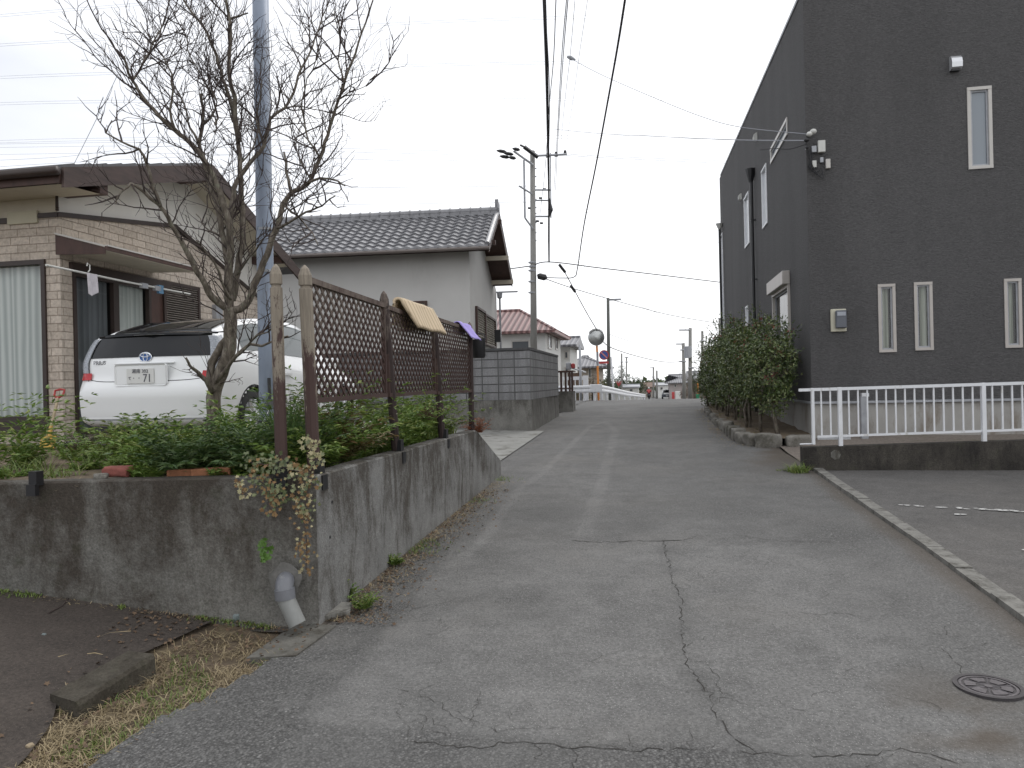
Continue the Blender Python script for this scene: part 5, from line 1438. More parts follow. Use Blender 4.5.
# spoiler bar and upper glass on the sloping tail
for side in (1, -1):
    V, Fc = cpatch(1.15, 4.0, 26, 6.6, 8, 14, .005, side); mesh_obj('upper_rear_window', V, Fc, M['car_glass'], CAR, True)
    V, Fc = cpatch(2.55, 4.0, 14, 5.2, 5.95, 8, .005, side); mesh_obj('side_window', V, Fc, M['car_glass2'], CAR, True)
    V, Fc = cpatch(4.1, 5.9, 18, 5.15, 5.95, 8, .005, side); mesh_obj('side_window', V, Fc, M['car_glass2'], CAR, True)
    V, Fc = cpatch(6.25, 8.0, 16, 6.3, 8, 12, .005, side); mesh_obj('windscreen', V, Fc, M['car_glass'], CAR, True)
    V, Fc = cpatch(8.9, 10.6, 12, 4.3, 5.6, 8, .006, side); mesh_obj('headlight', V, Fc, glass_mat('lamp_glass', (.4, .42, .45), .1), CAR, True)
spo = MB(); V = []
prof = [(.02, -.004), (.0, .012), (.0, .035), (.04, .045), (.30, .075), (.30, .02)]
nsp = 24
for k in range(nsp+1):
    s = -1+2*k/nsp; p = cap_pt(6.05, s*.965)
    for (yy_, zz_) in prof: V.append((p[0], p[1]-.03+yy_+.02*abs(s)**4, p[2]+zz_-.015+.012*(1-s*s)))
mq = len(prof)
spo.add(V, [(k*mq+j, (k+1)*mq+j, (k+1)*mq+(j+1) % mq, k*mq+(j+1) % mq) for k in range(nsp) for j in range(mq)]+[tuple(range(mq)), tuple(range(nsp*mq+mq-1, nsp*mq-1, -1))])
smooth_angle(spo.build('spoiler', M['car_glass'], CAR), 50)
# tail lamps: clear strip up the corner with a red foot
M['lamp_clear'] = pmat('clear_lens', (.30, .32, .35), .12, .45, 40, stretch=(1, 1, 2.5))
M['lamp_red'] = pmat('red_lens', (.45, .01, .015), .15, .1, 30)
for side in (1, -1):
    V = []; ni, ns_ = 16, 6
    def lamp(i0, i1, sA, sB, mat, nm, off=.012):
        V = []; 
        for a in range(ni+1):
            i = i0+(i1-i0)*a/ni
            for k in range(ns_+1):
                q = k/ns_
                if q < .5: p = cap_pt(i, 1-(1-sA)*(1-q*2)); p = p.copy(); p[1] -= off; p[0] += off*.3
                else: p = cbody(sB*(q-.5)*2, i).copy(); p[0] += off; p[1] -= off*.4*(1-(q-.5)*2)
                p[0] *= side; V.append(p)
        mesh_obj(nm, V, [(a*(ns_+1)+k, a*(ns_+1)+k+1, (a+1)*(ns_+1)+k+1, (a+1)*(ns_+1)+k) for a in range(ni) for k in range(ns_)], mat, CAR, True)
    lamp(4.28, 5.95, .90, 1.15, M['lamp_clear'], 'tail_lamp', .018); lamp(3.80, 4.27, .84, 1.15, M['lamp_red'], 'tail_lamp', .018)
# plate recess, plate, seams
yat = lambda x, z: None
def cap_y(x, z):
    best = None
    for k in range(80):
        i = 7*k/79; p = cap_pt(i, 0)
        if best is None or abs(p[2]-z) < best[0]: best = (abs(p[2]-z), i)
    i = best[1]; p = cbody(0, i); s = x/p[0] if p[0] > .05 else 0
    return cap_pt(i, s)[1]
def on_cap(name, x0, x1, z0, z1, off, th, mat, parent=None, bev=.004):
    y = (min(cap_y((x0+x1)/2, .70), cap_y((x0+x1)/2, .9)) if name in ('plate_recess', 'number_plate') else min(cap_y((x0+x1)/2, z0), cap_y((x0+x1)/2, z1)))-off
    return MB().box((x0, y-th, z0), (x1, y, z1), None, bev).build(name, mat, parent or CAR)
M['plate'] = pmat('plate_white', (.68, .68, .66), .5, .04, 9)
M['recess_white'] = M['car_white']  # plate recess uses the plain white body paint
def seam(i, s0, s1, off=.003, hh=.004, nm='body_seam', mat=None, par=None):
    V = []; n = 28
    for k in range(n+1):
        s = s0+(s1-s0)*k/n; p = cap_pt(i if not callable(i) else i(s), s); V += [(p[0], p[1]-off, p[2]-hh), (p[0], p[1]-off, p[2]+hh)]
    return mesh_obj(nm, V, [(2*k, 2*k+2, 2*k+3, 2*k+1) for k in range(n)], mat or M['black'], par or CAR)
seam(lambda s: 3.62+.45*abs(s)**6, -.88, .88)
for sg in (-1, 1):
    V = []
    for k in range(20):
        i = 3.7+(5.9-3.7)*k/19; p = cap_pt(i, sg*.905); V += [(p[0]-.003, p[1]-.004, p[2]), (p[0]+.003, p[1]-.004, p[2])]
    mesh_obj('body_seam', V, [(2*k, 2*k+2, 2*k+3, 2*k+1) for k in range(19)], M['black'], CAR)
seam(1.25, -.95, .95, .012, .008, 'bumper_crease', M['car_white'])
seam(1.12, -.95, .95, .004, .006, 'bumper_groove', M['alu_grey'])
seam(0.06, -.9, .9, .01, .045, 'rear_skirt', M['black'])
zpl = .80
rc = on_cap('plate_recess', -.31, .31, zpl-.11, zpl+.125, -.006, .010, M['recess_white'], None, .02)
pl_ = on_cap('number_plate', -.165, .165, zpl-.085, zpl+.08, .008, .006, M['plate'], None, .003)
on_cap('plate_garnish', -.36, .36, zpl+.128, zpl+.150, .002, .028, M['car_white'], None, .006)
on_cap('camera', -.30, -.22, zpl+.108, zpl+.126, .004, .02, M['black'], None, .003)
def text_mesh(name, s, size, mat, parent, loc, rot=(R(90), 0, 0), ext=.0015, ax='CENTER', sx=1):
    cu = bpy.data.curves.new(name, 'FONT'); cu.body = s; cu.size = size; cu.extrude = ext; cu.align_x = ax; cu.align_y = 'CENTER'; cu.resolution_u = 3
    o = bpy.data.objects.new(name, cu); COL.objects.link(o)
    bpy.context.view_layer.update(); me = bpy.data.meshes.new_from_object(o.evaluated_get(bpy.context.evaluated_depsgraph_get()))
    bpy.data.objects.remove(o); me.materials.clear(); me.materials.append(mat)
    q = bpy.data.objects.new(name, me); COL.objects.link(q); q.parent = parent; q.location = loc; q.rotation_euler = rot; q.scale = (sx, 1, 1)
    return q
M['plate_ink'] = pmat('plate_ink_grey', (.10, .10, .12), .6, .1, 9)
py_ = min(cap_y(0, .70), cap_y(0, .9))-.0165
text_mesh('plate_text', '湘南 302', .052, M['plate_ink'], pl_, (0, py_, zpl+.048))
text_mesh('plate_text', 'て', .045, M['plate_ink'], pl_, (-.125, py_, zpl-.028))
text_mesh('plate_text', '・ ・', .05, M['plate_ink'], pl_, (-.045, py_, zpl-.028))
text_mesh('plate_text', '71', .125, M['plate_ink'], pl_, (.085, py_, zpl-.030), sx=.85)
text_mesh('badge_text', 'PRIUS', .062, pmat('chrome_dark', (.12, .12, .13), .3, .1, 9, metal=.7), CAR, (-.58, cap_y(-.58, .955)-.012, .955))
# oval emblem: blue ground with chrome rings
em = MB(); ey_ = cap_y(0, 1.0)-.012; zc_ = 1.005
def ring_(mb, cx, cz_, rx_, rz_, r_, y):
    n = 32; pts = [Vector((cx+rx_*cos(2*pi*k/n), y, cz_+rz_*sin(2*pi*k/n))) for k in range(n+1)]; mb.tube(pts, r_, 6, False)
dsk = MB(); n = 32; dsk.prism([(.072*cos(2*pi*k/n), ey_+.006, zc_+.050*sin(2*pi*k/n)) for k in range(n)], (0, -.006, 0)); bd = dsk.build('emblem', pmat('emblem_blue', (.03, .10, .30), .2, .1, 9), CAR)
ring_(em, 0, zc_, .074, .051, .006, ey_); ring_(em, 0, zc_, .026, .046, .005, ey_-.002); ring_(em, 0, zc_+.022, .056, .020, .005, ey_-.004)
em.build('emblem_rings', pmat('chrome', (.75, .77, .80), .12, .03, 9, metal=1), bd, True)
# wheels
for wy, wz in WC:
    for side in (1, -1):
        mb = MB(); x_o, x_i = side*.862, side*.66
        prof = [(x_i, .20), (x_i, .30), (x_i+side*.02, .315), (x_o-side*.03, .315), (x_o, .295), (x_o, .215)]
        V = []; n = 36
        for k in range(n):
            a_ = 2*pi*k/n
            for (x, r_) in prof: V.append((x, wy+r_*cos(a_), wz+r_*sin(a_)))
        mq = len(prof); mb.add(V, [(k*mq+j, ((k+1) % n)*mq+j, ((k+1) % n)*mq+j+1, k*mq+j+1) for k in range(n) for j in range(mq-1)])
        wh_ = mb.build('wheel', M['rubber'], CAR, True)
        mb = MB(); mb.tube([(x_o-side*.05, wy, wz), (x_o-side*.03, wy, wz)], .215, 30)
        for k in range(10):
            a_ = 2*pi*k/10; mb.tube([(x_o-side*.02, wy, wz), (x_o-side*.012, wy+.20*cos(a_), wz+.20*sin(a_))], [.035, .022], 6)
        mb.build('rim', M['vent_alu'], wh_)
        mb = MB(); V = []
        for k in range(25):
            a_ = -.35+(pi+.7)*k/24; V += [(side*.875, wy+.352*cos(a_), wz+.352*sin(a_)), (side*.70, wy+.352*cos(a_), wz+.352*sin(a_)), (side*.875, wy+.372*cos(a_), wz+.372*sin(a_))]
        mb.add(V, [(3*k, 3*k+3, 3*k+4, 3*k+1) for k in range(24)]+[(3*k, 3*k+3, 3*k+5, 3*k+2) for k in range(24)]); mesh_obj('wheel_arch', mb.v, mb.f, M['black'], CAR)
MB().box((-.68, .12, .20), (.68, 4.2, .34)).build('underbody', M['black'], CAR)
for side in (1, -1):
    MB().box((side*.86, 2.9, .93), (side*1.0, 3.02, 1.06), None, .02).build('door_mirror', M['car_white'], CAR)
    for yy_ in (1.55, 2.55): MB().box((side*.872, yy_, .80), (side*.895, yy_+.2, .83)).build('door_handle', M['car_white'], CAR)
a = MB(); q = (.0, .55, 1.33); a.box((-.02, .9, 1.395), (.02, 1.02, 1.43)); a.tube([(0, 1.0, 1.42), (0, .86, 1.50)], .005, 5); 
MB().tube([(-.36, .50, 1.30), (-.30, .42, 1.335), (-.2, .34, 1.31)], .018, 6).build('rear_wiper', M['black'], CAR)

# ================================================================== PLANTS
def leaf_quad(V, Fc, p, d, n, L_, W_, fold=.0):
    s_ = d.cross(n); l_ = s_.length
    if l_ < 1e-6: return
    s_ = s_/l_
    k = len(V); q = p+d*(L_*.45)
    V += [tuple(p), tuple(q+s_*(W_/2)+n*fold), tuple(p+d*L_-n*(L_*.12)), tuple(q-s_*(W_/2)+n*fold)]
    Fc.append((k, k+1, k+2, k+3))
def rv(r_): 
    z = r_.uniform(-1, 1); a = r_.uniform(0, 2*pi); q = sqrt(1-z*z); return Vector((q*cos(a), q*sin(a), z))
def fronds(V, Fc, c, rad, h, n, seed, leaf=.06, lw=.013, spread=.8):
    r_ = random.Random(seed)
    for _ in range(n):
        a = r_.uniform(0, 2*pi); rr0 = rad*.35*sqrt(r_.random()); p = c+Vector((cos(a)*rr0, sin(a)*rr0, 0)); a2 = a+r_.gauss(0, .5)
        out = Vector((cos(a2), sin(a2), 0)); L_ = h*r_.uniform(.6, 1.25); el = r_.uniform(.7, 1.5); d = out*cos(el)*spread+Vector((0, 0, sin(el))); d.normalize()
        st = 8
        for i in range(st):
            p = p+d*(L_/st); d = (d+Vector((0, 0, -.11))+out*.04+rv(r_)*.05).normalized()
            if i < 1: continue
            sd_ = d.cross(Vector((0, 0, 1)));
            if sd_.length < .01: continue
            sd_.normalize()
            for sg in (-1, 1):
                for _2 in range(2):
                    ld = (sd_*sg*r_.uniform(.6, 1)+d*r_.uniform(.2, .9)+Vector((0, 0, r_.uniform(-.35, .25)))).normalized()
                    leaf_quad(V, Fc, p, ld, (Vector((0, 0, 1))+rv(r_)*.5).normalized(), leaf*r_.uniform(.6, 1.2)*(1.1-.06*i), lw*r_.uniform(.7, 1.3), .002)
def blades(V, Fc, c, rad, h, n, seed, w_=.012, lean=.5, droop=.12, seg=4):
    r_ = random.Random(seed)
    for _ in range(n):
        a = r_.uniform(0, 2*pi); q = rad*sqrt(r_.random()); p = c+Vector((cos(a)*q, sin(a)*q, 0)); a2 = r_.uniform(0, 2*pi)
        d = Vector((cos(a2)*lean*r_.random(), sin(a2)*lean*r_.random(), 1)).normalized(); L_ = h*r_.uniform(.55, 1.15); s_ = Vector((-sin(a2), cos(a2), 0))
        k = len(V)
        for i in range(seg+1):
            ww = w_*.5*(1-(i/seg)**2)+.0006; V += [tuple(p-s_*ww), tuple(p+s_*ww)]
            p = p+d*(L_/seg); d = (d+Vector((cos(a2), sin(a2), 0))*droop*1.4-Vector((0, 0, droop))*.8+rv(r_)*.04).normalized()
        for i in range(seg): Fc.append((k+2*i, k+2*i+1, k+2*i+3, k+2*i+2))
M['leaf_fern'] = leaf_mat('feathery_leaf', (.07, .13, .026), (.15, .235, .045), (.27, .29, .08))
M['leaf_dark'] = leaf_mat('dark_green_leaf', (.042, .085, .026), (.075, .13, .040), (.12, .16, .05))
M['leaf_bright'] = leaf_mat('bright_grass_leaf', (.09, .15, .03), (.14, .20, .045), (.24, .24, .08))
M['leaf_bronze'] = leaf_mat('bronze_tipped_leaf', (.07, .10, .03), (.13, .11, .04), (.20, .10, .04))
M['straw'] = leaf_mat('dry_straw', (.15, .115, .065), (.29, .23, .135), (.40, .33, .21), .8, .1)
M['dry_brown'] = leaf_mat('dead_leaf', (.06, .040, .028), (.11, .070, .042), (.19, .13, .08), .8, .1)
M['leaf_red'] = leaf_mat('rust_leaf', (.16, .05, .025), (.24, .08, .035), (.13, .12, .04))
def leafobj(name, V, Fc, mat, label=None, cat=None, group=None, parent=None, kind=None):
    o = mesh_obj(name, V, Fc, mat, parent, False); return tag(o, label, cat, group, kind)
# undergrowth carpet: one mass of low leaves
V = []; Fc = []; V2 = []; F2 = []; V3 = []; F3 = []; r_ = random.Random(12)
for k in range(420):
    t_ = r_.random(); dd = r_.uniform(.12, 2.3); px = r_.uniform(-10, 300)
    p = atD(px, 470, 4.95+dd); x, y = p.x, p.y
    if x > -2.55: continue
    dens = (.20 if dd < 1.2 else .10) if px < 110 else .62
    if r_.random() > dens: continue
    if mnoise.noise(Vector((x*1.7, y*1.7, 8))) < -.12: continue
    if px < 105 and dd < .5 and r_.random() < .5: continue
    h = r_.uniform(.13, .24)*(1.2 if 110 < px else .8)*(.65+.40*dd)
    c = Vector((x, y, GZ-.02))
    if r_.random() < .72: fronds(V, Fc, c, .14, h, 8, k, .072, .017)
    elif r_.random() < .5: blades(V2, F2, c, .10, h*1.1, 36, k, .007)
    else: blades(V3, F3, c, .12, h*.9, 30, k, .006, 1.4, .3)
for k in range(90):
    p = atD(r_.uniform(-10, 290), 470, 4.95+r_.uniform(.1, 1.6))
    if p.x < -2.45: blades(V3, F3, Vector((p.x, p.y, GZ-.03)), .16, .09, 26, k+5000, .005, 3.0, .3, 3)
for k in range(120):
    y = r_.uniform(4.9, 9.4); x = r_.uniform(-3.2, -2.50)
    h = r_.uniform(.14, .24); c = Vector((x, y, GZ-.03-.45*sm((y-9.3)/1.4)))
    if r_.random() < .8: fronds(V, Fc, c, .13, h*.8, 7, k+900, .07, .016)
    else: blades(V2, F2, c, .10, h, 30, k+900, .008)
leafobj('undergrowth', V, Fc, M['leaf_fern'], 'feathery low green undergrowth carpeting the garden bed behind the wall', 'undergrowth', kind='stuff')
leafobj('grass', V2, F2, M['leaf_bright'], 'bright green grass scattered through the garden bed', 'grass', kind='stuff')
leafobj('dry_grass', V3, F3, M['straw'], 'dry straw grass scattered through the garden bed', 'dry grass', kind='stuff')
# named clumps
def clump(name, label, cat, px, py, D, kinds, group=None):
    p = atD(px, py, D); p.z = GZ-.03 if py < 500 else p.z
    p.x = min(p.x, -2.56)
    t_ = thing(name, label, cat, tuple(p), 0, group)
    for (kind, rad, h, n, mt_, sd_, nm, *rest) in kinds:
        V = []; Fc = []
        if kind == 'f': fronds(V, Fc, Vector(p), rad, h, n, sd_, *(rest or (.065, .014)))
        else: blades(V, Fc, Vector(p), rad, h, n, sd_, *(rest or (.014, .5, .12)))
        leafobj(nm, V, Fc, M[mt_], parent=t_)
    return t_
clump('strap_leaf_plant', 'tall upright strap leaved plant behind the first lattice panel', 'plant', 336, 440, 5.35, [('b', .14, .66, 130, 'leaf_dark', 5, 'leaves', .016, .45, .10)])
for k, (px, D, h, mt_, lb) in enumerate((
    (360, 5.2, .20, 'leaf_fern', 'low spreading feathery shrub just right of the first lattice post'),
    (372, 5.75, .42, 'leaf_fern', 'large feathery shrub filling the space under the first lattice panel'),
    (392, 6.0, .34, 'leaf_bronze', 'bronze tipped shrub at the foot of the second lattice post'),
    (412, 6.6, .42, 'leaf_fern', 'feathery green shrub under the middle lattice panel'),
    (428, 7.2, .36, 'leaf_fern', 'green shrub left of the third lattice post'),
    (447, 8.1, .42, 'leaf_fern', 'rounded green shrub under the last lattice panel'),
    (461, 8.9, .38, 'leaf_bright', 'light green shrub near the end of the lattice fence'),
    (262, 5.3, .26, 'leaf_dark', 'dark leafy plant left of the lone wooden post'),
    (288, 5.7, .34, 'leaf_dark', 'dark leafy plant between the lone post and the lattice fence'),
    (160, 5.7, .26, 'leaf_fern', 'low green plant on the bed below the car number plate'),
    (238, 6.0, .30, 'leaf_fern', 'feathery plant right of the tree trunk'),
    (132, 6.1, .26, 'leaf_bright', 'yellow green plant under the left half of the car bumper'),
    (8, 6.0, .42, 'leaf_fern', 'tall green plant at the left end of the garden bed'),
    (186, 5.3, .24, 'leaf_dark', 'dark green plant at the wall edge before the tree trunk'))):
    clump('shrub', lb, 'shrub', px, 450, D, [('f', .15, h*1.75, 58, mt_, 40+k, 'leaves', .11, .021)])
clump('grass_tuft', 'bright green grass tuft on the left of the garden bed near the red stone', 'grass tuft', 58, 466, 5.4, [('b', .14, .18, 130, 'leaf_bright', 77, 'leaves', .008, .9, .2)])
clump('grass_tuft', 'bright green grass tuft at the far left of the garden bed', 'grass tuft', 14, 466, 5.6, [('b', .16, .22, 110, 'leaf_bright', 78, 'leaves', .008, .8, .2)])
p = atD(476, 425, 9.6); V = []; Fc = []; fronds(V, Fc, Vector((p.x, p.y, .93)), .12, .26, 34, 3, .05, .016)
leafobj('rust_shrub', V, Fc, M['leaf_red'], 'small rust coloured shrub at the end of the retaining wall', 'shrub')
p = atD(426, 408, 7.9); V = []; Fc = []; fronds(V, Fc, Vector((p.x, p.y, p.z-.15)), .10, .22, 26, 4, .04, .014)
leafobj('dead_flower_head', V, Fc, M['dry_brown'], 'dead brown flower head between the green shrubs under the lattice', 'dead flower')
# dead twiggy shrub by the car's left
p = atD(80, 446, 7.6); dt = thing('dry_shrub', 'dark half dead shrub against the clad corner left of the car', 'shrub', (p.x, p.y, GZ-.03))
tb = MB(); r_ = random.Random(6)
for k in range(60):
    a = r_.uniform(0, 2*pi); d = Vector((cos(a)*.7, sin(a)*.7, r_.uniform(.4, 1.2))).normalized(); q = Vector((p.x+r_.uniform(-.12, .12), p.y+r_.uniform(-.1, .1), GZ-.03)); P = [q.copy()]
    for i in range(6): q = q+d*.06; d = (d+rv(r_)*.25).normalized(); P.append(q.copy())
    tb.tube(P, [.004-.0005*i for i in range(7)], 3, False)
mesh_obj('stems', tb.v, tb.f, M['twig'], dt)
V = []; Fc = []; fronds(V, Fc, Vector((p.x, p.y, GZ-.02)), .25, .34, 34, 9, .05, .013); leafobj('leaves', V, Fc, M['leaf_dark'], parent=dt)
V = []; Fc = []; fronds(V, Fc, Vector((p.x+.12, p.y-.1, GZ-.02)), .2, .22, 26, 10, .05, .012); leafobj('dead_leaves', V, Fc, M['dry_brown'], parent=dt)
# thin upright stems behind the lone post
tb = MB(); r_ = random.Random(16); p = atD(296, 440, 5.9)
ts = thing('twiggy_shrub', 'thin bare stemmed shrub between the lone post and the first lattice post', 'shrub', (p.x, p.y, GZ))
for k in range(26):
    q = Vector((p.x+r_.uniform(-.10, .10), p.y+r_.uniform(-.12, .12), GZ-.02)); d = Vector((r_.gauss(0, .16), r_.gauss(0, .1), 1)).normalized(); P = [q.copy()]
    for i in range(9): q = q+d*r_.uniform(.05, .09); d = (d+rv(r_)*.10).normalized(); P.append(q.copy())
    tb.tube(P, [.0038-.0003*i for i in range(10)], 3, False)
mesh_obj('stems', tb.v, tb.f, M['twig'], ts)
V = []; Fc = []; 
for k in range(90): leaf_quad(V, Fc, Vector((p.x+r_.gauss(0, .12), p.y+r_.gauss(0, .1), GZ+r_.uniform(.1, .6))), rv(r_), rv(r_), .03, .010)
leafobj('leaves', V, Fc, M['leaf_dark'], parent=ts)
# ivy over the wall
def ivy(V, Fc, p, n_, s_, r_):
    k = len(V); nn = n_.normalized(); a = nn.orthogonal().normalized(); a = Matrix.Rotation(r_.uniform(0, 6.28), 3, nn) @ a; b_ = nn.cross(a)
    sh_ = [(0, -.35), (.45, -.5), (.38, 0), (.62, .22), (.2, .25), (0, .75), (-.2, .25), (-.62, .22), (-.38, 0), (-.45, -.5)]
    V += [tuple(p+a*(x*s_)+b_*(y*s_)+nn*(.15*s_*(abs(x)))) for x, y in sh_]; Fc.append(tuple(range(k, k+10)))
M['ivy'] = leaf_mat('ivy_leaf', (.05, .075, .030), (.11, .13, .055), (.26, .26, .14), .45, .15)
M['ivy_yellow'] = leaf_mat('yellow_ivy_leaf', (.27, .25, .12), (.38, .35, .20), (.32, .25, .15), .6, .2)
M['ivy_brown'] = leaf_mat('brown_ivy_leaf', (.13, .075, .035), (.20, .12, .05), (.28, .20, .09), .8, .1)
iv = thing('ivy', 'variegated ivy with yellow and brown leaves trailing over the wall corner', 'ivy', tuple(atD(300, 475, 4.85)))
r_ = random.Random(31); S = {'ivy': ([], []), 'ivy_yellow': ([], []), 'ivy_brown': ([], [])}
stm = MB()
def spray(px0, py0, px1, py1, wd, n, mts, s_=.026, off=.03, D=4.80):
    P = [atD(px0, py0, D), atD((px0+px1)/2+r_.uniform(-3, 3), (py0+py1)/2, D), atD(px1, py1, D)]
    stm.tube(P, .0035, 4, False)
    for _ in range(int(n*1.25)):
        t_ = r_.random(); px = px0+(px1-px0)*t_+r_.gauss(0, wd); py = py0+(py1-py0)*t_+r_.gauss(0, wd*.8)
        p = atD(px, py, D+r_.uniform(-off, off)); ivy(*S[r_.choice(mts)], p, (fn3+rv(r_)*.6+Vector((0, 0, .4))), s_*.72*r_.uniform(.6, 1.2), r_)
spray(250, 462, 290, 468, 7, 90, ['ivy', 'ivy', 'ivy', 'ivy_brown'], .036, .06, 4.84)
spray(255, 478, 285, 500, 8, 90, ['ivy', 'ivy', 'ivy_brown'], .036, .02, 4.79)
spray(268, 492, 274, 515, 5, 26, ['ivy', 'ivy_brown'], .032, .02, 4.79)
spray(238, 478, 247, 500, 3.2, 26, ['ivy_yellow', 'ivy_yellow', 'ivy_brown'], .032, .02, 4.78)
spray(309, 470, 302, 520, 5.5, 90, ['ivy', 'ivy_brown', 'ivy_brown', 'ivy_yellow', 'ivy'], .034, .02, 4.78)
spray(303, 515, 306, 570, 5.0, 60, ['ivy_brown', 'ivy_brown', 'ivy_brown', 'ivy_yellow'], .030, .012, 4.785)
spray(307, 438, 317, 462, 4.2, 44, ['ivy_yellow', 'ivy_yellow', 'ivy_yellow', 'ivy'], .040, .04, 4.76)
spray(290, 470, 312, 474, 6, 40, ['ivy', 'ivy_brown', 'ivy_yellow'], .034, .05, 4.80)
mesh_obj('stems', stm.v, stm.f, M['twig'], iv)
for k, nm in (('ivy', 'green_leaves'), ('ivy_yellow', 'yellow_leaves'), ('ivy_brown', 'brown_leaves')): leafobj(nm, S[k][0], S[k][1], M[k], parent=iv)
V = []; Fc = []
M['leaf_wall'] = leaf_mat('fresh_green_leaf', (.06, .13, .02), (.09, .18, .03))
for k in range(26): ivy(V, Fc, atD(265+r_.gauss(0, 3.5), 551+r_.gauss(0, 6.5), 4.80), fn3+rv(r_)*.5, .032, r_)
leafobj('wall_plant', V, Fc, M['leaf_wall'], 'tiny bright green plant growing out of the stained wall above the drain pipe', 'plant')

# verge grass, straw and moss
V = []; Fc = []; VG = []; FG = []; VB = []; FB = []; r_ = random.Random(44)
def zsurf(x, y): return zg(x, y)
for k in range(4300):
    t_ = r_.random(); y = 1.5+(4.35-1.5)*r_.random()
    a = drive_edge(y); b_ = float(np.interp(y, [p[1] for p in edge_px], [p[0] for p in edge_px]))
    u = r_.uniform(.05, 1.12) if y < 3.6 else r_.uniform(.1, 1.05)
    x = a+(b_-a)*u; p = Vector((x, y, zsurf(x, y)-.02))
    g_ = mnoise.noise(Vector((x*3, y*3, 9)))
    if y > 3.9 and r_.random() < .5: continue
    if g_ > .02 and r_.random() < .55: blades(VG, FG, p, .03, .045, 2, k, .004, 1.4, .2, 3)
    elif r_.random() < .8: blades(V, Fc, p, .03, .085, 2, k, .0035, 3.5, .3, 3)
for k in range(1500):                                  # foot of the side wall
    y = 4.7+5.8*r_.random()**1.2; u = abs(r_.gauss(0, .13)); x = -2.18+u
    p = Vector((x, y, zr(y)-.005)); g_ = mnoise.noise(Vector((1, y*1.3, 9)))
    if g_ > .12: blades(VG, FG, p, .03, .05, 2, k, .004, 1.2, .2, 3)
    elif g_ > -.35: blades(V, Fc, p, .03, .05, 2, k, .0035, 3.5, .3, 3)
for k in range(900):                                  # foot of the front wall
    s_ = r_.random()*4.5; q = c0 - fd*(s_+.28) + fn*abs(r_.gauss(.02, .035)); p = Vector((q.x, q.y, zg(q.x, q.y)))
    g_ = mnoise.noise(Vector((q.x*2, 3, 2)))
    if g_ > .0: blades(VG, FG, p, .02, .035, 3, k, .005, 1.3, .2, 3)
    elif r_.random() < .35: blades(V, Fc, p, .02, .05, 2, k, .0035, 2.8, .3, 3)
leafobj('dry_grass', V, Fc, M['straw'], 'dry straw grass lying along the verge and the wall foot', 'dry grass', kind='stuff')
leafobj('moss_and_grass', VG, FG, M['leaf_bright'], 'short green grass and moss along the verge and the wall foot', 'grass', kind='stuff')
# fallen leaves and litter
for k in range(1500):
    c_ = r_.random()
    if c_ < .68: y = 4.65+4.8*r_.random()**1.4; x = -2.17+abs(r_.gauss(0, .20))
    elif c_ < .86: q = c0 - fd*(r_.random()*1.2) + fn*abs(r_.gauss(0, .25)); x, y = q.x, q.y
    else:
        y = r_.uniform(2.2, 4.2); x = drive_edge(y)+r_.gauss(.15, .12)
    p = Vector((x, y, zg(x, y)+.012)); n_ = (Vector((0, 0, 1))+rv(r_)*.6).normalized()
    ivy(VB, FB, p, n_, .020*r_.uniform(.5, 1.3), r_)
leafobj('leaf_litter', VB, FB, M['dry_brown'], 'fallen brown leaves gathered along the wall foot and verge', 'leaf litter', kind='stuff')
# gravel crumbs along the lane edges
gb = MB(); r_ = random.Random(52)
for k in range(1500):
    c_ = r_.random()
    if c_ < .45: y = 4.6+5*r_.random(); x = -2.15+abs(r_.gauss(.1, .22))
    elif c_ < .75: y = 3+8*r_.random(); x = 2.22-abs(r_.gauss(0, .28))
    else: y = 1.6+3*r_.random(); x = float(np.interp(y, [p[1] for p in edge_px], [p[0] for p in edge_px]))+abs(r_.gauss(0, .3))
    s_ = r_.uniform(.003, .009); z = zr(y)+s_*.4+.002; a = r_.uniform(0, 3)
    q = [(x+s_*cos(a), y+s_*sin(a), z-s_*.6), (x+s_*cos(a+2), y+s_*sin(a+2), z-s_*.6), (x+s_*cos(a+4), y+s_*sin(a+4), z-s_*.6), (x, y, z+s_*.6)]
    gb.add(q, [(0, 1, 3), (1, 2, 3), (2, 0, 3), (2, 1, 0)])
o = mesh_obj('gravel', gb.v, gb.f, pmat('gravel_crumbs', (.20, .195, .18), .9, .5, 60)); tag(o, 'loose gravel crumbs along both edges of the lane', 'gravel', kind='stuff')
for px, py, s_, lb in ((345, 600, .09, 'small green weed sprouting beside the wall corner and stone slab'), (365, 611, .08, 'small light green weed in the leaf litter on the lane edge'), (394, 566, .06, 'tiny green weed at the foot of the side wall')):
    p = hit(px, py); V = []; Fc = []; fronds(V, Fc, Vector((p.x, p.y, p.z)), s_*.7, s_*1.5, 26, px, .035, .012); leafobj('weed', V, Fc, M['leaf_fern'], lb, 'weed')
# fallen twigs on the drive
for k, (pp, lb) in enumerate((([(58, 659), (75, 655), (92, 642), (110, 635), (131, 633)], 'long pale fallen twig lying across the dark drive'), ([(87, 656), (95, 655), (103, 657)], 'short fallen twig on the drive above the edging block'), ([(180, 620), (188, 612), (192, 606)], 'pale straight fallen twig on the drive near the wall foot'), ([(48, 615), (62, 608), (70, 598)], 'dark fallen twig on the drive close to the front wall'))):
    P = [hit(*q)+Vector((0, 0, .012)) for q in pp]; o = MB().tube(P, [.004]*len(P), 5).build('twig', M['straw'] if k != 3 else M['twig']); tag(o, lb, 'twig')
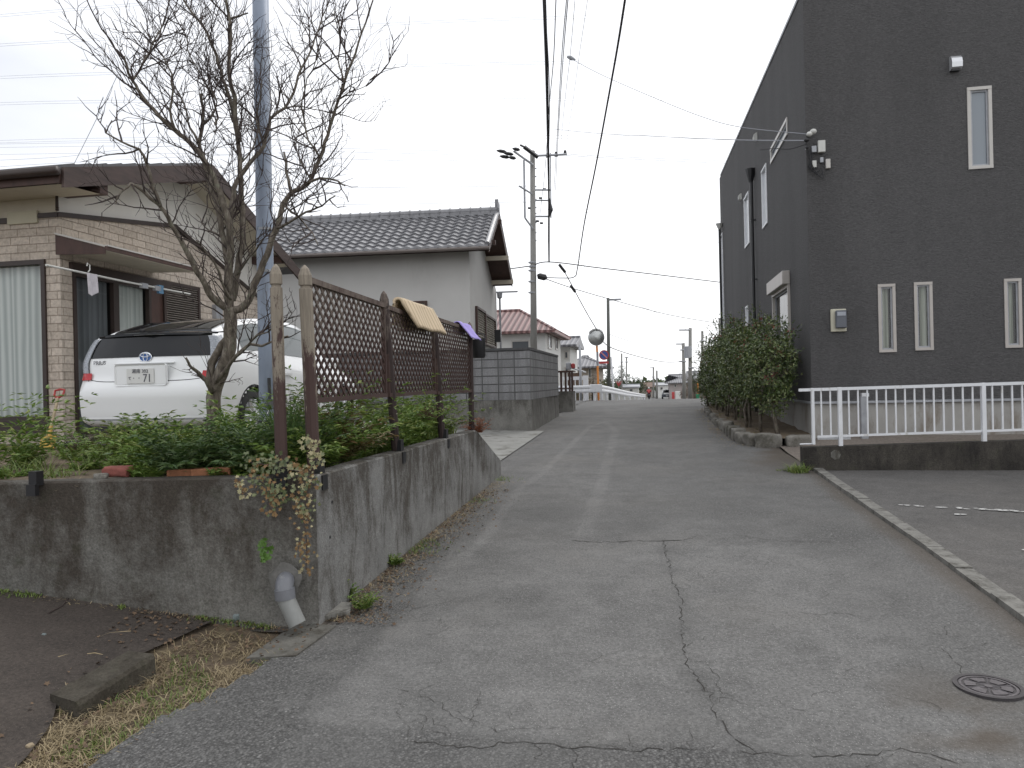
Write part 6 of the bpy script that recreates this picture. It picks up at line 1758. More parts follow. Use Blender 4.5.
# grass tuft at the kerb end
clump_p = hit(789, 467); V = []; Fc = []; blades(V, Fc, Vector((2.02, 10.98, zr(11.0)-.01)), .14, .22, 170, 5, .009, 1.2, .2); blades(V, Fc, Vector((1.85, 11.15, zr(11.1)-.01)), .10, .06, 60, 6, .008, 1.2, .2)
leafobj('grass_tuft', V, Fc, M['leaf_bright'], 'green grass tuft at the end of the kerb beside the low dark wall', 'grass tuft')

# manhole
mhp = hit(988.5, 689); mh = thing('manhole_cover', 'round patterned iron cover set in the lane at the lower right', 'manhole cover', tuple(mhp))
mz = zr(mhp.y)+.006
M['iron'] = pmat('worn_iron', (.105, .095, .10), .5, .3, 25, metal=.2, bmp=.4); M['iron_dark'] = pmat('dark_iron', (.045, .040, .042), .6, .3, 25, bmp=.3)
def annulus(mb, c, r0, r1, z0, z1, a0=0, a1=2*pi, n=48):
    V = []
    for k in range(n+1):
        a = a0+(a1-a0)*k/n
        for (r_, z) in ((r0, z0), (r0, z1), (r1, z1), (r1, z0)): V.append((c[0]+r_*cos(a), c[1]+r_*sin(a), z))
    mb.add(V, [(4*k+j, 4*k+4+j, 4*k+4+j+1, 4*k+j+1) for k in range(n) for j in range(3)])
rm = .158
mb = MB(); mb.tube([(mhp.x, mhp.y, mz-.05), (mhp.x, mhp.y, mz+.002)], rm-.01, 40); mb.build('cover_base', M['iron_dark'], mh)
mb = MB(); annulus(mb, mhp, rm-.022, rm, mz-.02, mz+.009); mb.build('frame_ring', M['iron_dark'], mh)
mb = MB(); annulus(mb, mhp, rm-.040, rm-.028, mz, mz+.007)
for k in range(6):
    a = k*pi/3+.2; annulus(mb, mhp, .055, .105, mz, mz+.007, a+.16, a+pi/3-.16, 6)
annulus(mb, mhp, .0, .018, mz, mz+.008, n=16)
for k in range(6):
    a = k*pi/3+.2; d = Vector((cos(a), sin(a), 0)); mb.tube([mhp*1+d*.02+Vector((0, 0, mz+.003-mhp.z)), mhp+d*.12+Vector((0, 0, mz+.003-mhp.z))], .004, 4)
mb.build('cover_pattern', M['iron'], mh)

# ================================================================== HEDGE ROW ON THE RIGHT
M['camellia'] = leaf_mat('glossy_dark_leaf', (.036, .062, .019), (.080, .115, .034), (.19, .20, .08), .28, .12)
M['camellia_red'] = leaf_mat('reddish_new_leaf', (.14, .045, .035), (.20, .07, .05), (.16, .12, .06), .4, .2)
stone_line = [(2.86, 14.02), (2.35, 13.95), (1.95, 14.05), (1.74, 14.6), (1.68, 15.6), (1.66, 17.2), (1.66, 19), (1.68, 21), (1.74, 23), (1.84, 25), (2.05, 26.5)]
def on_line(s):
    tot = 0
    for (a, b_) in zip(stone_line[:-1], stone_line[1:]):
        l = math.hypot(b_[0]-a[0], b_[1]-a[1])
        if tot+l >= s: t_ = (s-tot)/l; return (a[0]+(b_[0]-a[0])*t_, a[1]+(b_[1]-a[1])*t_, atan2(b_[1]-a[1], b_[0]-a[0]))
        tot += l
    return None
r_ = random.Random(9); s = .0; k = 0; sizes = []
names_ = ['nearest the dark building corner', 'second', 'third', 'fourth', 'fifth', 'sixth', 'seventh', 'eighth', 'ninth', 'tenth', 'eleventh', 'twelfth', 'thirteenth', 'fourteenth', 'fifteenth', 'sixteenth', 'seventeenth', 'eighteenth', 'nineteenth', 'twentieth']
protos = []
while True:
    l = r_.uniform(.40, .66) if k < 9 else r_.uniform(.5, .9); q = on_line(s+l/2)
    if q is None: break
    x, y, a = q; h = r_.uniform(.26, .34) if y < 17 else r_.uniform(.18, .26)
    lbl = ('kerb stone of the hedge bed nearest the building corner' if k == 0 else '%s stone from the building corner in the hedge border' % (names_[k] if k < 20 else 'far'))
    if k >= 20: lbl = 'small far stone in the hedge border, %s from its far end' % ('first', 'second', 'third', 'fourth', 'fifth', 'sixth')[k % 6]
    o = rock('border_stone', (x, y, zr(y)+h*.28), (l*.60, .17, h*.66), k+20, M['stone'], lbl, 'border stone', 'rough stones edging the hedge bed', flat=0)
    o.rotation_euler = (r_.uniform(-.08, .08), r_.uniform(-.06, .06), a+r_.uniform(-.08, .08))
    s += l*1.0; k += 1
bed = [(p[0]+.05, p[1]) for p in stone_line]
V = []; Fc = []
for i in range(40):
    q = on_line(i*.33)
    if q is None: break
    for j in range(6): t_ = j/5; x = q[0]+(2.95-q[0])*t_; yq = q[1]+.1*t_; V.append((x, max(yq, 14.0+.3*t_), zr(yq)+.16+.05*mnoise.noise(Vector((x*2, yq*2, 0)))))
nrow = len(V)//6
Fc = [(i*6+j, (i+1)*6+j, (i+1)*6+j+1, i*6+j+1) for i in range(nrow-1) for j in range(5)]
struct(mesh_obj('hedge_bed', V, Fc, M['soil'], smooth=True))
V = []; Fc = []
for k2 in range(700):
    q = on_line(r_.uniform(.8, 13.0)); 
    if q is None: continue
    x = q[0]+abs(r_.gauss(.15, .25)); blades(V, Fc, Vector((min(x, 2.8), q[1], zr(q[1])+.14)), .04, .07, 3, k2, .007, 1.3, .3, 3)
leafobj('grass', V, Fc, M['leaf_bronze'], 'olive grass and weeds on the hedge bed', 'grass', kind='stuff')
V = []; Fc = []
for k2 in range(500):
    q = on_line(r_.uniform(.8, 13.0)); 
    if q is None: continue
    x = q[0]-.12-abs(r_.gauss(0, .16)); blades(V, Fc, Vector((x, q[1], zr(q[1])-.005)), .04, .04, 3, k2, .006, 2.3, .3, 3)
leafobj('dry_grass', V, Fc, M['straw'], 'dry grass along the foot of the hedge border stones', 'dry grass', kind='stuff')
ordn = ['first', 'second', 'third', 'fourth', 'fifth', 'sixth', 'seventh']
for k, (x, y, zt, rad, zb_) in enumerate(((2.32, 15.1, 2.40, .54, 1.05), (2.25, 16.5, 2.72, .66, 1.0), (2.2, 18.0, 2.80, .68, 1.0), (2.15, 19.6, 2.90, .66, 1.0), (2.1, 21.2, 2.85, .62, .95), (2.05, 22.8, 2.75, .60, .9), (1.98, 24.4, 2.35, .55, .85))):
    zb0 = zr(y)+.14; lbl = 'glossy evergreen shrub, %s from the near end of the hedge row' % ordn[k]
    if k == 0: lbl = 'nearest glossy evergreen shrub with a pale leaning trunk at the building corner'
    if k == 6: lbl = 'farthest glossy evergreen shrub at the end of the hedge row'
    zt += .22; zb_ -= .15
    sh_ = thing('hedge_shrub', lbl, 'shrub', (x, y, zb0), 0, 'evergreen shrubs in the row beside the dark building')
    r_ = random.Random(100+k); tb = MB()
    stems = 1 if k == 0 else 3
    if k == 0:
        a = atY(778, 430, 14.75); tb.tube([Vector((a.x, 14.75, zb0-.05)), atY(774, 415, 14.85), atY(770, 398, 14.95), Vector((2.35, 15.0, 1.3)), Vector((2.35, 15, 1.8))], [.045, .036, .03, .03, .02], 8)
        tb.tube([(2.15, 15.3, zb0-.05), (2.12, 15.3, .9), (2.2, 15.2, 1.6)], [.03, .025, .02], 6)
    else:
        for i in range(4):
            bx_, by_ = x+r_.uniform(-.30, .18), y+r_.uniform(-.55, .55)
            tb.tube([(bx_, by_, zb0-.05), (bx_+r_.uniform(-.06, .06), by_+r_.uniform(-.06, .06), zb0+.4), (x+r_.uniform(-.2, .2), y+r_.uniform(-.3, .3), zb0+1.1)], [.032, .026, .015], 6)
    cen = Vector((x, y, (zt+zb_)/2)); hz = (zt-zb_)/2
    for i in range(26):
        d = rv(r_); q = Vector((cen.x+d.x*rad*.8, cen.y+d.y*rad*.95, cen.z+d.z*hz*.8)); tb.tube([Vector((x, y, zb0+.7)).lerp(cen, r_.uniform(0, .8)), q], [.012, .004], 4, False)
    mesh_obj('trunk', tb.v, tb.f, M['bark'], sh_, True)
    V = []; Fc = []; VR = []; FR = []
    nclu = 290
    for c_ in range(nclu):
        d = rv(r_); q = r_.uniform(.45, 1.0)**.6
        bmpn = 1+.30*mnoise.noise(d*1.8+Vector((k*5, 0, 0)))
        c = Vector((cen.x+d.x*rad*q*bmpn, cen.y+d.y*rad*1.35*q*bmpn, cen.z+d.z*hz*q*bmpn))
        if c.x > BX-.06: c.x = BX-.06-r_.random()*.2
        up = (d*.6+Vector((0, 0, .8))).normalized()
        red = r_.random() < (.12 if d.z > .1 else .03)
        for l_ in range(15):
            ld = (up*r_.uniform(-.1, .9)+rv(r_)*.9).normalized(); pp = c+rv(r_)*.085
            tgt = (VR, FR) if red and l_ < 7 else (V, Fc)
            leaf_quad(tgt[0], tgt[1], pp, ld, (up+rv(r_)*.7).normalized(), r_.uniform(.055, .09), r_.uniform(.030, .044), .004)
    # loose sprigs sticking out of the crown
    for c_ in range(34):
        d = rv(r_); d.z = abs(d.z)*.9+.1; c = Vector((cen.x+d.x*rad, cen.y+d.y*rad*1.3, cen.z+d.z*hz))
        if c.x > BX-.1: continue
        for l_ in range(7):
            pp = c+d*(.04*l_)+rv(r_)*.02; leaf_quad(V, Fc, pp, (d+rv(r_)*.8).normalized(), rv(r_), .06, .028, .004)
    leafobj('crown', V, Fc, M['camellia'], parent=sh_); leafobj('new_leaves', VR, FR, M['camellia_red'], parent=sh_)

# ================================================================== BEYOND THE BLOCK WALL
def gable_house(name, label, x0, x1, y0, y1, zb, zw, zr_, wallm, roofm, ridge='x', ov=.5, wins=(), group=None, tiles=False, hip=0):
    t_ = thing(name, label, 'house', ((x0+x1)/2, y0, zb), 0, group)
    MB().box((x0, y0, zb-1), (x1, y1, zw)).build('wall', wallm, t_)
    mb = MB(); X0, X1, Y0, Y1 = x0-ov, x1+ov, y0-ov, y1+ov; zl = zw-.02
    if ridge == 'x': A_, B_ = (X0+hip, (Y0+Y1)/2, zr_), (X1-hip, (Y0+Y1)/2, zr_); C_ = [(X0, Y0, zl), (X1, Y0, zl), (X1, Y1, zl), (X0, Y1, zl)]; Fq = [(0, 1, 5, 4), (2, 3, 4, 5), (1, 2, 5), (3, 0, 4)]
    else: A_, B_ = ((X0+X1)/2, Y0+hip, zr_), ((X0+X1)/2, Y1-hip, zr_); C_ = [(X0, Y0, zl), (X1, Y0, zl), (X1, Y1, zl), (X0, Y1, zl)]; Fq = [(1, 2, 5, 4), (3, 0, 4, 5), (0, 1, 4), (2, 3, 5)]
    up = C_+[A_, B_]; dn = [(p[0], p[1], p[2]-.14) for p in C_]
    mb.add(up+dn, Fq+[(0, 1, 7, 6), (1, 2, 8, 7), (2, 3, 9, 8), (3, 0, 6, 9), (6, 7, 8, 9)])
    rf = mb.build('roof', roofm, t_)
    rg = MB(); rg.tube([A_, B_], .12, 6)
    if hip:
        for c_, q in ((0, A_), (3, A_) if ridge == 'x' else (1, A_), (1, B_) if ridge == 'x' else (2, B_), (2, B_) if ridge == 'x' else (3, B_)): rg.tube([C_[c_], q], .09, 5)
    rg.build('ridge', roofm, rf)
    for (face, a, b_, c_, d_) in wins:
        if face == 'y': f = lambda u, v, w: (u, y0-w, v)
        elif face == 'x': f = lambda u, v, w: (x1+w, u, v)
        else: f = lambda u, v, w: (x0-w, u, v)
        mb = MB()
        def bar(a0, a1, b0, b1, w0, w1, mb=mb, f=f):
            P = [f(a0, b0, w0), f(a1, b0, w0), f(a1, b1, w0), f(a0, b1, w0), f(a0, b0, w1), f(a1, b0, w1), f(a1, b1, w1), f(a0, b1, w1)]
            mb.add(P, [(3, 2, 1, 0), (4, 5, 6, 7), (0, 1, 5, 4), (1, 2, 6, 5), (2, 3, 7, 6), (3, 0, 4, 7)])
        bar(a, a+.08, c_, d_, .003, .06); bar(b_-.08, b_, c_, d_, .003, .06); bar(a+.08, b_-.08, c_, c_+.08, .003, .055); bar(a+.08, b_-.08, d_-.08, d_, .003, .055)
        fr = mb.build('window', M['frame_alu'], t_)
        mb = MB(); mb.add([f(a+.08, c_+.08, .01), f(b_-.08, c_+.08, .01), f(b_-.08, d_-.08, .01), f(a+.08, d_-.08, .01)], [(0, 1, 2, 3)]); mb.build('pane', M['glass_far'], fr)
    return t_
M['glass_far'] = glass_mat('far_window_glass', (.08, .09, .10), .2)
M['roof_red'] = brick_mat('red_brown_roof_tiles', (.15, .065, .06), (.19, .085, .08), (.08, .035, .03), .30, .16, .015, 0, bmp=1, fine=10)
m, t, b = nmat('red_tile_rows'); wv = N(t, 'ShaderNodeTexWave'); wv.inputs['Scale'].default_value = .95; wv.bands_direction = 'X'
t.links.new(pos(t), wv.inputs['Vector']); t.links.new(ramp(t, wv.outputs['Fac'], [(0, (.085, .040, .038)), (.5, (.19, .095, .09)), (1, (.27, .16, .15))]), b.inputs['Base Color']); bump(t, b, wv.outputs['Fac'], 1, .08); b.inputs['Roughness'].default_value = .5; M['roof_red'] = m
m, t, b = nmat('grey_tile_rows'); wv = N(t, 'ShaderNodeTexWave'); wv.inputs['Scale'].default_value = .95; wv.bands_direction = 'X'
t.links.new(pos(t), wv.inputs['Vector']); t.links.new(ramp(t, wv.outputs['Fac'], [(0, (.10, .10, .11)), (1, (.22, .22, .235))]), b.inputs['Base Color']); bump(t, b, wv.outputs['Fac'], 1, .08); b.inputs['Roughness'].default_value = .45; M['roof_grey'] = m
M['white_house'] = pmat('white_house_render', (.62, .62, .60), .9, .05, 1.5)
M['beige_house'] = pmat('beige_house_render', (.42, .37, .32), .9, .06, 1.5)
M['brown_house'] = pmat('brown_house_render', (.16, .11, .085), .9, .1, 1.5)
M['pink_house'] = pmat('pinkish_house_render', (.38, .34, .33), .9, .06, 1.5)
Z = lambda py, Y, px=600: atY(px, py, Y).z
# red roofed house
YR = 41.0
xL, xRt = -14.5, atY(545.5, 340, YR).x
rzt = Z(311, YR+4, 530); rze = Z(330.5, YR, 540)
gable_house('red_roof_house', 'white two storey house with a red brown tiled roof behind the block wall', xL, xRt, YR, YR+7, .6, rze, rzt, M['white_house'], M['roof_red'], 'x', .6,
  [('y', atY(511, 340, YR).x, atY(530, 340, YR).x, Z(352, YR), Z(337.5, YR)), ('x', YR+.9, YR+2.3, Z(347, YR+1), Z(332, YR+1)), ('x', YR+4.2, YR+5.3, Z(348, YR+4), Z(332, YR+4))], hip=2.6)
Y_ = 50.0
gable_house('white_house', 'narrow white house with a grey roof just right of the red roofed house', atY(548, 350, Y_).x, atY(570, 350, Y_).x, Y_, Y_+5, .3, Z(343.5, Y_), Z(336, Y_+2), M['white_house'], M['roof_grey'], 'x', .5,
  [('y', atY(564, 350, Y_).x, atY(568.5, 350, Y_).x, Z(358, Y_), Z(350, Y_)), ('y', atY(564, 350, Y_).x, atY(568.5, 350, Y_).x, Z(372, Y_), Z(366, Y_))])
Y_ = 62.0
gable_house('grey_roof_house', 'beige house with a wide grey tiled roof behind the orange mirror pole', atY(566, 370, Y_).x, atY(598, 370, Y_).x, Y_, Y_+7, -.4, Z(366, Y_), Z(356, Y_+3.5), M['beige_house'], M['roof_grey'], 'x', .9,
  [('y', atY(588, 370, Y_).x, atY(591.5, 370, Y_).x, Z(378, Y_), Z(368, Y_))], hip=2.5)
Y_ = 44.5
sh = thing('porch_roof', 'small lean-to with a pale sloping roof and brown siding left of the mirror pole', 'lean-to', tuple(atY(575, 392, Y_)))
a, b_ = atY(567, 366, Y_), atY(583, 371, Y_)
MB().prism([(a.x, Y_, a.z), (b_.x, Y_, b_.z), (b_.x, Y_, b_.z-.08), (a.x, Y_, a.z-.08)], (0, 2.2, 0)).build('roof', M['alu_grey'], sh)
MB().box((a.x, Y_+.2, zr(Y_)), (b_.x-.25, Y_+2, b_.z-.1)).build('wall', M['brown_house'], sh)
Y_ = 88.0
def simple_far(name, lb, px0, px1, pyw, pyr, Y_, wm, rm_, dep=8, wins=(), ridge='x', hip=0, ov=.6):
    return gable_house(name, lb, atY(px0, 385, Y_).x, atY(px1, 385, Y_).x, Y_, Y_+dep, zr(Y_)-.5, Z(pyw, Y_, (px0+px1)/2), Z(pyr, Y_+dep/2, (px0+px1)/2), wm, rm_, ridge, ov, [('y', atY(a, 385, Y_).x, atY(b_, 385, Y_).x, Z(d, Y_, a), Z(c, Y_, a)) for a, b_, c, d in wins], hip=hip)
simple_far('shed', 'long pale low shed with a flat grey roof beyond the guardrail', 622, 638, 386.5, 384.8, 92, M['plastic_white'], M['alu_grey'], 6, [(629, 633, 388.5, 392)], ov=.2)
simple_far('far_house', 'pinkish two storey house with a grey hipped roof at the end of the lane', 669.5, 692, 382.3, 374.5, 118, M['pink_house'], M['roof_grey'], 10, [(674, 676.5, 384, 387.5), (682, 685, 384, 388)], hip=4)
simple_far('far_house', 'low white building far away behind the distant car', 656, 669, 384.8, 382.8, 140, M['white_house'], M['alu_grey'], 8, [(660, 663, 387, 390)], ov=.2)
simple_far('far_house', 'brown roofed house far away left of the paired utility poles', 640, 652, 386.8, 382.5, 150, M['beige_house'], M['brown_house'], 9, [(645, 647, 388, 391)])
simple_far('far_house', 'dark low house at the right end of the lane behind the hedge row', 694, 722, 379, 371.5, 84, M['brown_house'], M['roof_grey'], 9, [(705, 710, 384, 389)])
o = Box((atY(675.5, 390, 112).x, 112, zr(112)-.2), (atY(680.5, 390, 112).x, 114, Z(391.5, 112, 678))).build('gate_wall', M['white_house']); tag(o, 'short white gate wall right of the distant car', 'wall')
o = Box((atY(671.8, 390, 112).x, 112, zr(112)-.2), (atY(674.5, 390, 112).x, 112.8, Z(392, 112, 673)), None, .05).build('vending_machine', M['red']); tag(o, 'small red vending machine beside the white gate wall', 'vending machine')
# trees and shrubs at distance
M['far_leaf'] = leaf_mat('far_tree_leaf', (.030, .050, .022), (.050, .075, .032), (.08, .10, .05))
M['far_leaf2'] = leaf_mat('olive_shrub_leaf', (.06, .075, .03), (.10, .11, .04), (.15, .12, .06))
M['far_leaf3'] = leaf_mat('brown_shrub_leaf', (.07, .05, .03), (.11, .075, .045), (.09, .10, .04))
def far_tree(lb, px, pyb, pyt, wpx, Y_, mt_, seed, name='tree', group=None, cat='tree', leaf=None, n=130, trunk=True):
    r_ = random.Random(seed); base = atY(px, pyb, Y_); base.z = zr(Y_); top = Z(pyt, Y_, px); rad = wpx/2*Y_/FOC
    t_ = thing(name, lb, cat, tuple(base), 0, group); H_ = top-base.z; zc = base.z+H_*(.58 if trunk else .5); hz = H_*(.42 if trunk else .5)
    tb = MB(); tb.tube([base-Vector((0, 0, .3)), Vector((base.x, base.y, zc)), Vector((base.x+.1, base.y, zc+hz*.7))], [.05*H_, .035*H_, .01], 7)
    for i in range(10):
        d = rv(r_); tb.tube([Vector((base.x, base.y, zc-hz*.4)), Vector((base.x+d.x*rad*.7, base.y+d.y*rad*.7, zc+d.z*hz*.7))], [.012*H_, .005], 4, False)
    mesh_obj('trunk', tb.v, tb.f, M['bark'], t_, True)
    V = []; Fc = []; lf = leaf or rad*.13
    for c_ in range(n):
        d = rv(r_); q = r_.random()**.4; bb_ = 1+.45*mnoise.noise(d*1.6+Vector((seed, 0, 0)))
        c = Vector((base.x+d.x*rad*q*bb_, base.y+d.y*rad*q*bb_, zc+d.z*hz*q*bb_))
        for l_ in range(14):
            leaf_quad(V, Fc, c+rv(r_)*rad*.16, rv(r_), rv(r_), lf*r_.uniform(.6, 1.3), lf*.6, 0)
    leafobj('crown', V, Fc, mt_, parent=t_); return t_
far_tree('dark rounded evergreen tree behind the red triangular sign', 622, 395, 365, 16, 96, M['far_leaf'], 1)
far_tree('darker tree at the right of the thin far poles beyond the guardrail', 633, 395, 374, 16, 105, M['far_leaf'], 2)
far_tree('low dark tree before the far brown roofed house', 641, 397, 378, 14, 118, M['far_leaf'], 3)
far_tree('teal grey tree behind the no parking sign', 607, 395, 372, 18, 90, M['far_leaf'], 4)
far_tree('olive shrub behind the guardrail between the mirror pole and the dark pole', 603, 396, 379, 15, 47, M['far_leaf2'], 5, 'shrub', cat='shrub', trunk=False)
far_tree('brown shrub against the beige house behind the mirror pole', 593, 396, 371, 13, 52, M['far_leaf3'], 6, 'shrub', cat='shrub', trunk=False)
far_tree('yellow green shrub under the frontal guardrail by the lean-to', 586, 400, 393, 10, 40, M['far_leaf2'], 7, 'shrub', cat='shrub', trunk=False)
far_tree('yellow green shrub behind the wooden bin stand', 575, 400, 384, 11, 41, M['far_leaf2'], 8, 'shrub', cat='shrub', trunk=False)
far_tree('dark bush at the far right foot of the paired poles', 690, 400, 376, 9, 74, M['far_leaf3'], 9, 'shrub', cat='shrub', trunk=False)
far_tree('tall dark tree left of the hedge row behind the far mirror', 695, 400, 368, 13, 78, M['far_leaf'], 10)
far_tree('low grey green bush in front of the far pinkish house', 684, 400, 388, 9, 98, M['far_leaf3'], 11, 'shrub', cat='shrub', trunk=False)
far_tree('small tree on the skyline above the far pinkish house', 681, 384, 369, 6, 150, M['far_leaf'], 12)
# wooded skyline: one far mass
V = []; Fc = []; r_ = random.Random(61)
for k in range(4200):
    x = r_.uniform(-170, 190); y = r_.uniform(230, 330); h = (3.6+2.2*mnoise.noise(Vector((x*.03, 0, 0)))+1.5*mnoise.noise(Vector((x*.15, 4, 0))))*r_.random()**.5
    leaf_quad(V, Fc, Vector((x, y, zr(y)+h)), rv(r_), rv(r_), 2.2, 1.6, 0)
leafobj('far_wood', V, Fc, M['far_leaf'], 'low dark line of far woods on the horizon', 'woods', kind='stuff')

# ---- wooden bin stand beyond the block wall
Yb = 25.2
a = atY(562.5, 392, Yb); b_ = atY(572.5, 392, Yb)
bn = thing('bin_stand', 'dark wooden frame on a low dark block base beyond the block wall', 'bin stand', (a.x, Yb, zr(Yb)))
MB().box((a.x-.2, Yb, zr(Yb)-.1), (b_.x, Yb+.9, Z(391.5, Yb, 566))).build('base', M['conc_base'], bn)
for px in (561, 565.5, 569.5, 572):
    q = atY(px, 380, Yb); MB().box((q.x-.035, Yb+.01, Z(391.5, Yb, 566)), (q.x+.035, Yb+.08, Z(370.5, Yb, 568)-.06)).build('post', M['brown_wood'], bn)
MB().box((a.x-.25, Yb-.02, Z(370.5, Yb, 568)-.058), (b_.x+.05, Yb+.7, Z(370.5, Yb, 568))).build('top_board', M['brown_wood'], bn)
MB().box((a.x-.2, Yb+.02, Z(388, Yb, 568)-.04), (b_.x, Yb+.06, Z(388, Yb, 568))).build('rail', M['brown_wood'], bn)
q = atY(572.5, 366, Yb+.5); ml = thing('red_lamp_box', 'small grey box with a red lamp standing on the wooden bin stand', 'lamp box', tuple(q))
MB().box((q.x-.22, q.y-.1, q.z-.13), (q.x-.05, q.y+.1, q.z+.12), None, .02).build('box', M['alu_grey'], ml)
MB().box((q.x-.04, q.y-.08, q.z-.09), (q.x+.09, q.y+.08, q.z+.09), None, .03).build('lamp', M['red'], ml)

# ---- guardrail round the corner
gr = thing('guardrail', 'white guardrail turning from the cross street along the far lane', 'guardrail', (-2.4, 35.5, zr(35.5)))
GP = [Vector((-9.5, 36.3, 0)), Vector((-5, 35.9, 0)), Vector((-3.1, 35.7, 0)), Vector((-2.55, 35.9, 0)), Vector((-2.35, 36.6, 0)), Vector((-2.15, 42, 0)), Vector((-1.6, 55, 0)), Vector((-1.0, 70, 0)), Vector((-.55, 84, 0))]
def gbeam(i0, i1, nm):
    V = []; prof = [(0, .40), (.04, .45), (.04, .52), (.0, .56), (.0, .60), (.04, .64), (.04, .71), (0, .76)]
    P = GP[i0:i1+1]
    for i, p in enumerate(P):
        d = (P[min(i+1, len(P)-1)]-P[max(i-1, 0)]).normalized(); n_ = Vector((d.y, -d.x, 0))
        for (o_, z) in prof: V.append((p.x+n_.x*o_, p.y+n_.y*o_, zr(p.y)+z))
    mq = len(prof); mb = MB(); mb.add(V, [(i*mq+j, (i+1)*mq+j, (i+1)*mq+j+1, i*mq+j+1) for i in range(len(P)-1) for j in range(mq-1)]); return mb.build(nm, M['white_metal'], gr)
gbeam(0, 4, 'beam'); gbeam(4, 8, 'beam')
def pl_at(i, t_): return GP[i].lerp(GP[i+1], t_)
for i, t_ in ((0, .5), (1, .05), (2, .1), (2, .95), (4, .15), (4, .6), (5, .1), (5, .45), (5, .8), (6, .2), (6, .6), (7, 0), (7, .5), (7, 1)):
    q = pl_at(i, t_); MB().tube([(q.x-.08, q.y+.08, zr(q.y)-.1), (q.x-.08, q.y+.08, zr(q.y)+.72)], .06, 8).build('post', M['white_metal'], gr)
q = GP[3]; MB().box((q.x-.32, q.y-.12, zr(q.y)+.42), (q.x+.28, q.y-.07, zr(q.y)+.80), None, .02).build('corner_plate', M['white_metal'], gr)
# ribbed white barrier under the receding beam
rb = MB(); 
for i in range(150):
    t_ = i/149; y = 37.0+t_*46; x = float(np.interp(y, [p.y for p in GP[4:]], [p.x for p in GP[4:]]))-.35
    rb.box((x-.02, y, zr(y)-.05), (x+.02, y+.22, zr(y)+.46))
o = rb.build('ribbed_barrier', M['plastic_white']); tag(o, 'low white ribbed barrier behind the receding guardrail', 'barrier')
# white garden fence left of the mirror
wf = thing('white_fence', 'white fence with a thick end post behind the frontal guardrail', 'fence', tuple(atY(583, 399, 39)))
a = atY(562, 378, 39); b_ = atY(583, 378, 39)
MB().box((a.x, 39, Z(380, 39, 575)), (b_.x, 39.08, Z(376.5, 39, 575))).build('rail', M['white_metal'], wf)
MB().box((b_.x, 38.97, zr(39)), (b_.x+.26, 39.2, Z(375.5, 39, 583))).build('post', M['white_metal'], wf)
for i in range(5): x = a.x+(b_.x-a.x)*i/5; MB().box((x, 39.01, zr(39)), (x+.05, 39.06, Z(380, 39, 575))).build('post', M['white_metal'], wf)

# ---- traffic mirrors and signs
def mirror(label, px, pyc, rpx, Y_, pxb, grey=None):
    c = atY(px, pyc, Y_); r_m = rpx*Y_/FOC; b_ = atY(pxb, 398, Y_)
    t_ = thing('traffic_mirror', label, 'traffic mirror', (b_.x, Y_, zr(Y_)))
    mb = MB(); mb.tube([(b_.x, Y_+.08, zr(Y_)-.2), (b_.x-.01, Y_+.08, Z(366, Y_, px) if grey else c.z)], .055, 10); mb.build('pole', M['orange'], t_)
    if grey: MB().tube([(b_.x-.01, Y_+.081, Z(366, Y_, px)+.002), (c.x+.03, Y_+.081, Z(352, Y_, px))], .058, 10).build('sleeve', M['alu_grey'], t_); MB().tube([(c.x+.02, Y_+.08, Z(352, Y_, px)+.002), (c.x, Y_+.08, c.z)], .055, 10).build('pole', M['orange'], t_)
    mb = MB(); V = []; n = 28
    for j, (rr_, d) in enumerate(((1.0, 0), (.75, -.05), (.4, -.085), (.0, -.10))):
        for k in range(n): a = 2*pi*k/n; V.append((c.x+rr_*r_m*cos(a), Y_-.03+d*r_m*2, c.z+rr_*r_m*sin(a)))
    mb.add(V, [(j*n+k, j*n+(k+1) % n, (j+1)*n+(k+1) % n, (j+1)*n+k) for j in range(3) for k in range(n)]); mb.build('glass', M['mirror'], t_, True)
    mb = MB(); mb.tube([(c.x, Y_-.03, c.z), (c.x, Y_+.05, c.z)], [r_m*1.04, r_m*1.04], 28); mb.build('back', M['mirror_rim'], t_)
    mb = MB(); V = []
    for k in range(15): a = .25*pi+.5*pi*k/14; 
    V = []
    for k in range(15):
        a = .18*pi+.64*pi*k/14; V += [(c.x+r_m*1.07*cos(a), Y_+.03, c.z+r_m*1.07*sin(a)), (c.x+r_m*1.12*cos(a), Y_-.16, c.z+r_m*1.12*sin(a))]
    mb.add(V, [(2*k, 2*k+2, 2*k+3, 2*k+1) for k in range(14)]); mesh_obj('hood', mb.v, mb.f, M['mirror_rim'], t_)
    return t_
m, t, b = nmat('mirror_face'); b.inputs['Base Color'].default_value = (.42, .43, .42, 1); b.inputs['Metallic'].default_value = 1; b.inputs['Roughness'].default_value = .3; M['mirror'] = m
M['mirror_rim'] = pmat('mirror_rim_grey', (.30, .30, .30), .5, .1, 8)
mirror('round traffic mirror on an orange and grey pole behind the guardrail corner', 596.3, 337.5, 7.8, 37.6, 598.5, True)
mirror('small round traffic mirror on an orange pole beside the hedge row', 697.5, 378, 3.3, 62, 698.2)
o = Box((atY(696, 396, 61.5).x, 61.4, zr(61.5)), (atY(699.5, 396, 61.5).x, 61.6, zr(61.5)+.55), None, .02).build('green_net', pmat('green_net', (.03, .20, .10), .8, .2, 9)); tag(o, 'small green net bag at the foot of the far mirror', 'net')
